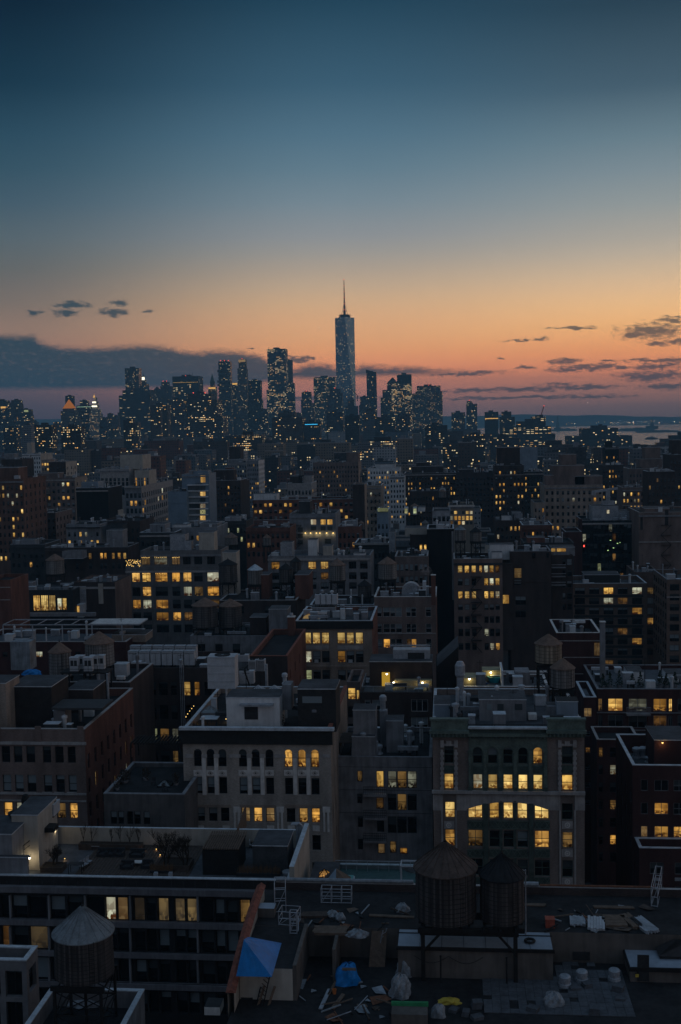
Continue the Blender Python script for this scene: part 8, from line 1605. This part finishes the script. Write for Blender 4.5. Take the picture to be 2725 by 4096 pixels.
for yy, x0, x1, d, h in fill:
    ci = rf.choices(range(7), (4, 3, 4, 3, 3, 4, 3))[0]; li = rf.choices((0, 1, 2), (5, 4, 2))[0]; w = x1 - x0
    bk = rf.random() < .7; bx0 = rf.uniform(.1, .5) * w; bh = rf.uniform(2.4, 4.5); tk = rf.random() < .3
    if n_ind < 170:
        q = MB(); m = fmat(ci, li); q.box(-w/2, w/2, 0, d, 0, h, m, M_TAR); t = .3
        pm_ = M_COPE if rf.random() < .3 else M_STONE
        q.box(-w/2 - .05, w/2 + .05, -.05, t, h, h + .8, pm_); q.box(-w/2 - .05, -w/2 + t, t, d, h, h + .8, pm_); q.box(w/2 - t, w/2 + .05, t, d, h, h + .8, pm_); q.box(-w/2 + t, w/2 - t, d - t, d, h, h + .8, pm_)
        px, py = proj(((x0 + x1) / 2, yy, h)); lm = min(LAND, key=lambda L_: abs(L_[0] - px))
        lab = '%s %s building%s below the %s, %s' % (('dim', 'sparsely lit', 'well lit')[li], PAL[ci][0], ((' with house and tank' if tk else ' with roof house')) if bk else (' with tank' if tk else ''), lm[1], 'nearer rows' if yy < 600 else 'farther rows')
        o = q.build('city_building', None, ((x0 + x1) / 2, yy, 0)); tag(o, lab, 'building', 'mid-distance city buildings')
        if bk: b_ = MB(); b_.box(-w/2 + bx0, -w/2 + bx0 + min(5, w * .4), d * .3, d * .7, h, h + bh, rf.choice((m, M_GREYW, M_CHAR, M_CREAM)), M_TARG); b_.build('bulkhead', o)
        if tk:
            b_ = MB(); b_.lathe([(0, h + 3.4), (1.7, h + 3.4), (1.65, h + 6.6), (1.8, h + 6.5), (0, h + 8)], W_GREY, 12, (w * .2, d * .5))
            for s in (-1, 1): b_.bar((w * .2 + s, d * .5 - 1, h), (w * .2 + s, d * .5 - 1, h + 3.4), .2, M_STEEL); b_.bar((w * .2 + s, d * .5 + 1, h), (w * .2 + s, d * .5 + 1, h + 3.4), .2, M_STEEL)
            b_.build('roof_tank', o)
        used.setdefault(lab, []).append((px, py, o)); n_ind += 1
    else:
        m = massmats[ci]; q = mass; q.box(x0, x1, yy, yy + d, 0, h, m, rf.choice((M_TAR, M_TARG, M_CHAR)))
        if bk: q.box(x0 + bx0, x0 + bx0 + w * .3, yy + d * .3, yy + d * .7, h, h + bh, rf.choice((M_GREYW, M_CHAR, m)))
        q.box(x0, x1, yy, yy + .3, h, h + .7, rf.choice((M_STONE, M_CHAR)))
        for k in range(2): a = rf.uniform(x0, x1 - 3); b = yy + rf.uniform(1, d - 3); q.box(a, a + rf.uniform(1, 3), b, b + 2, h, h + rf.uniform(1, 2.6), rf.choice((M_WHITE, M_GREYW, M_CHAR, M_SILV)))
for lab, L_ in used.items():                             # look-alikes sharing a label: tell them apart by their order from left to right
    if len(L_) > 1:
        L_.sort(key=lambda t: t[0]); words = ('leftmost', 'second from left', 'third from left', 'fourth from left', 'fifth from left', 'sixth from left')
        for i, (a, b, o) in enumerate(L_): o['label'] = lab + ', ' + (words[i] if i < len(L_) - 1 and i < 6 else ('rightmost' if i == len(L_) - 1 else 'seventh from left'))
for o in col.objects:
    if o.name.startswith('city_building') and len(o['label'].split()) > 16: o['label'] = o['label'].replace('sparsely lit', 'half-lit').replace(', nearer rows', '')
tag(mass.build('distant_city'), 'low hazy mass of distant city blocks dotted with lit windows below the skyline', 'city blocks', None, 'stuff')
print('FILL', len(fill), n_ind, 'objects', len(col.objects))

# ================================================================ the air
mh, qh, oh = newmat('haze_air'); pv_ = qh.n('ShaderNodeVolumePrincipled'); pv_.inputs['Color'].default_value = (.36, .76, 1.0, 1); pv_.inputs['Density'].default_value = HZ; pv_.inputs['Anisotropy'].default_value = 0.0
qh.t.links.new(pv_.outputs[0], oh.inputs[1])
q = MB(); q.box(-6500, 6500, -140, HAZE_END, -3.2, HAZE_TOP, mh, None, True); tag(q.build('haze'), None, None, None, 'stuff')
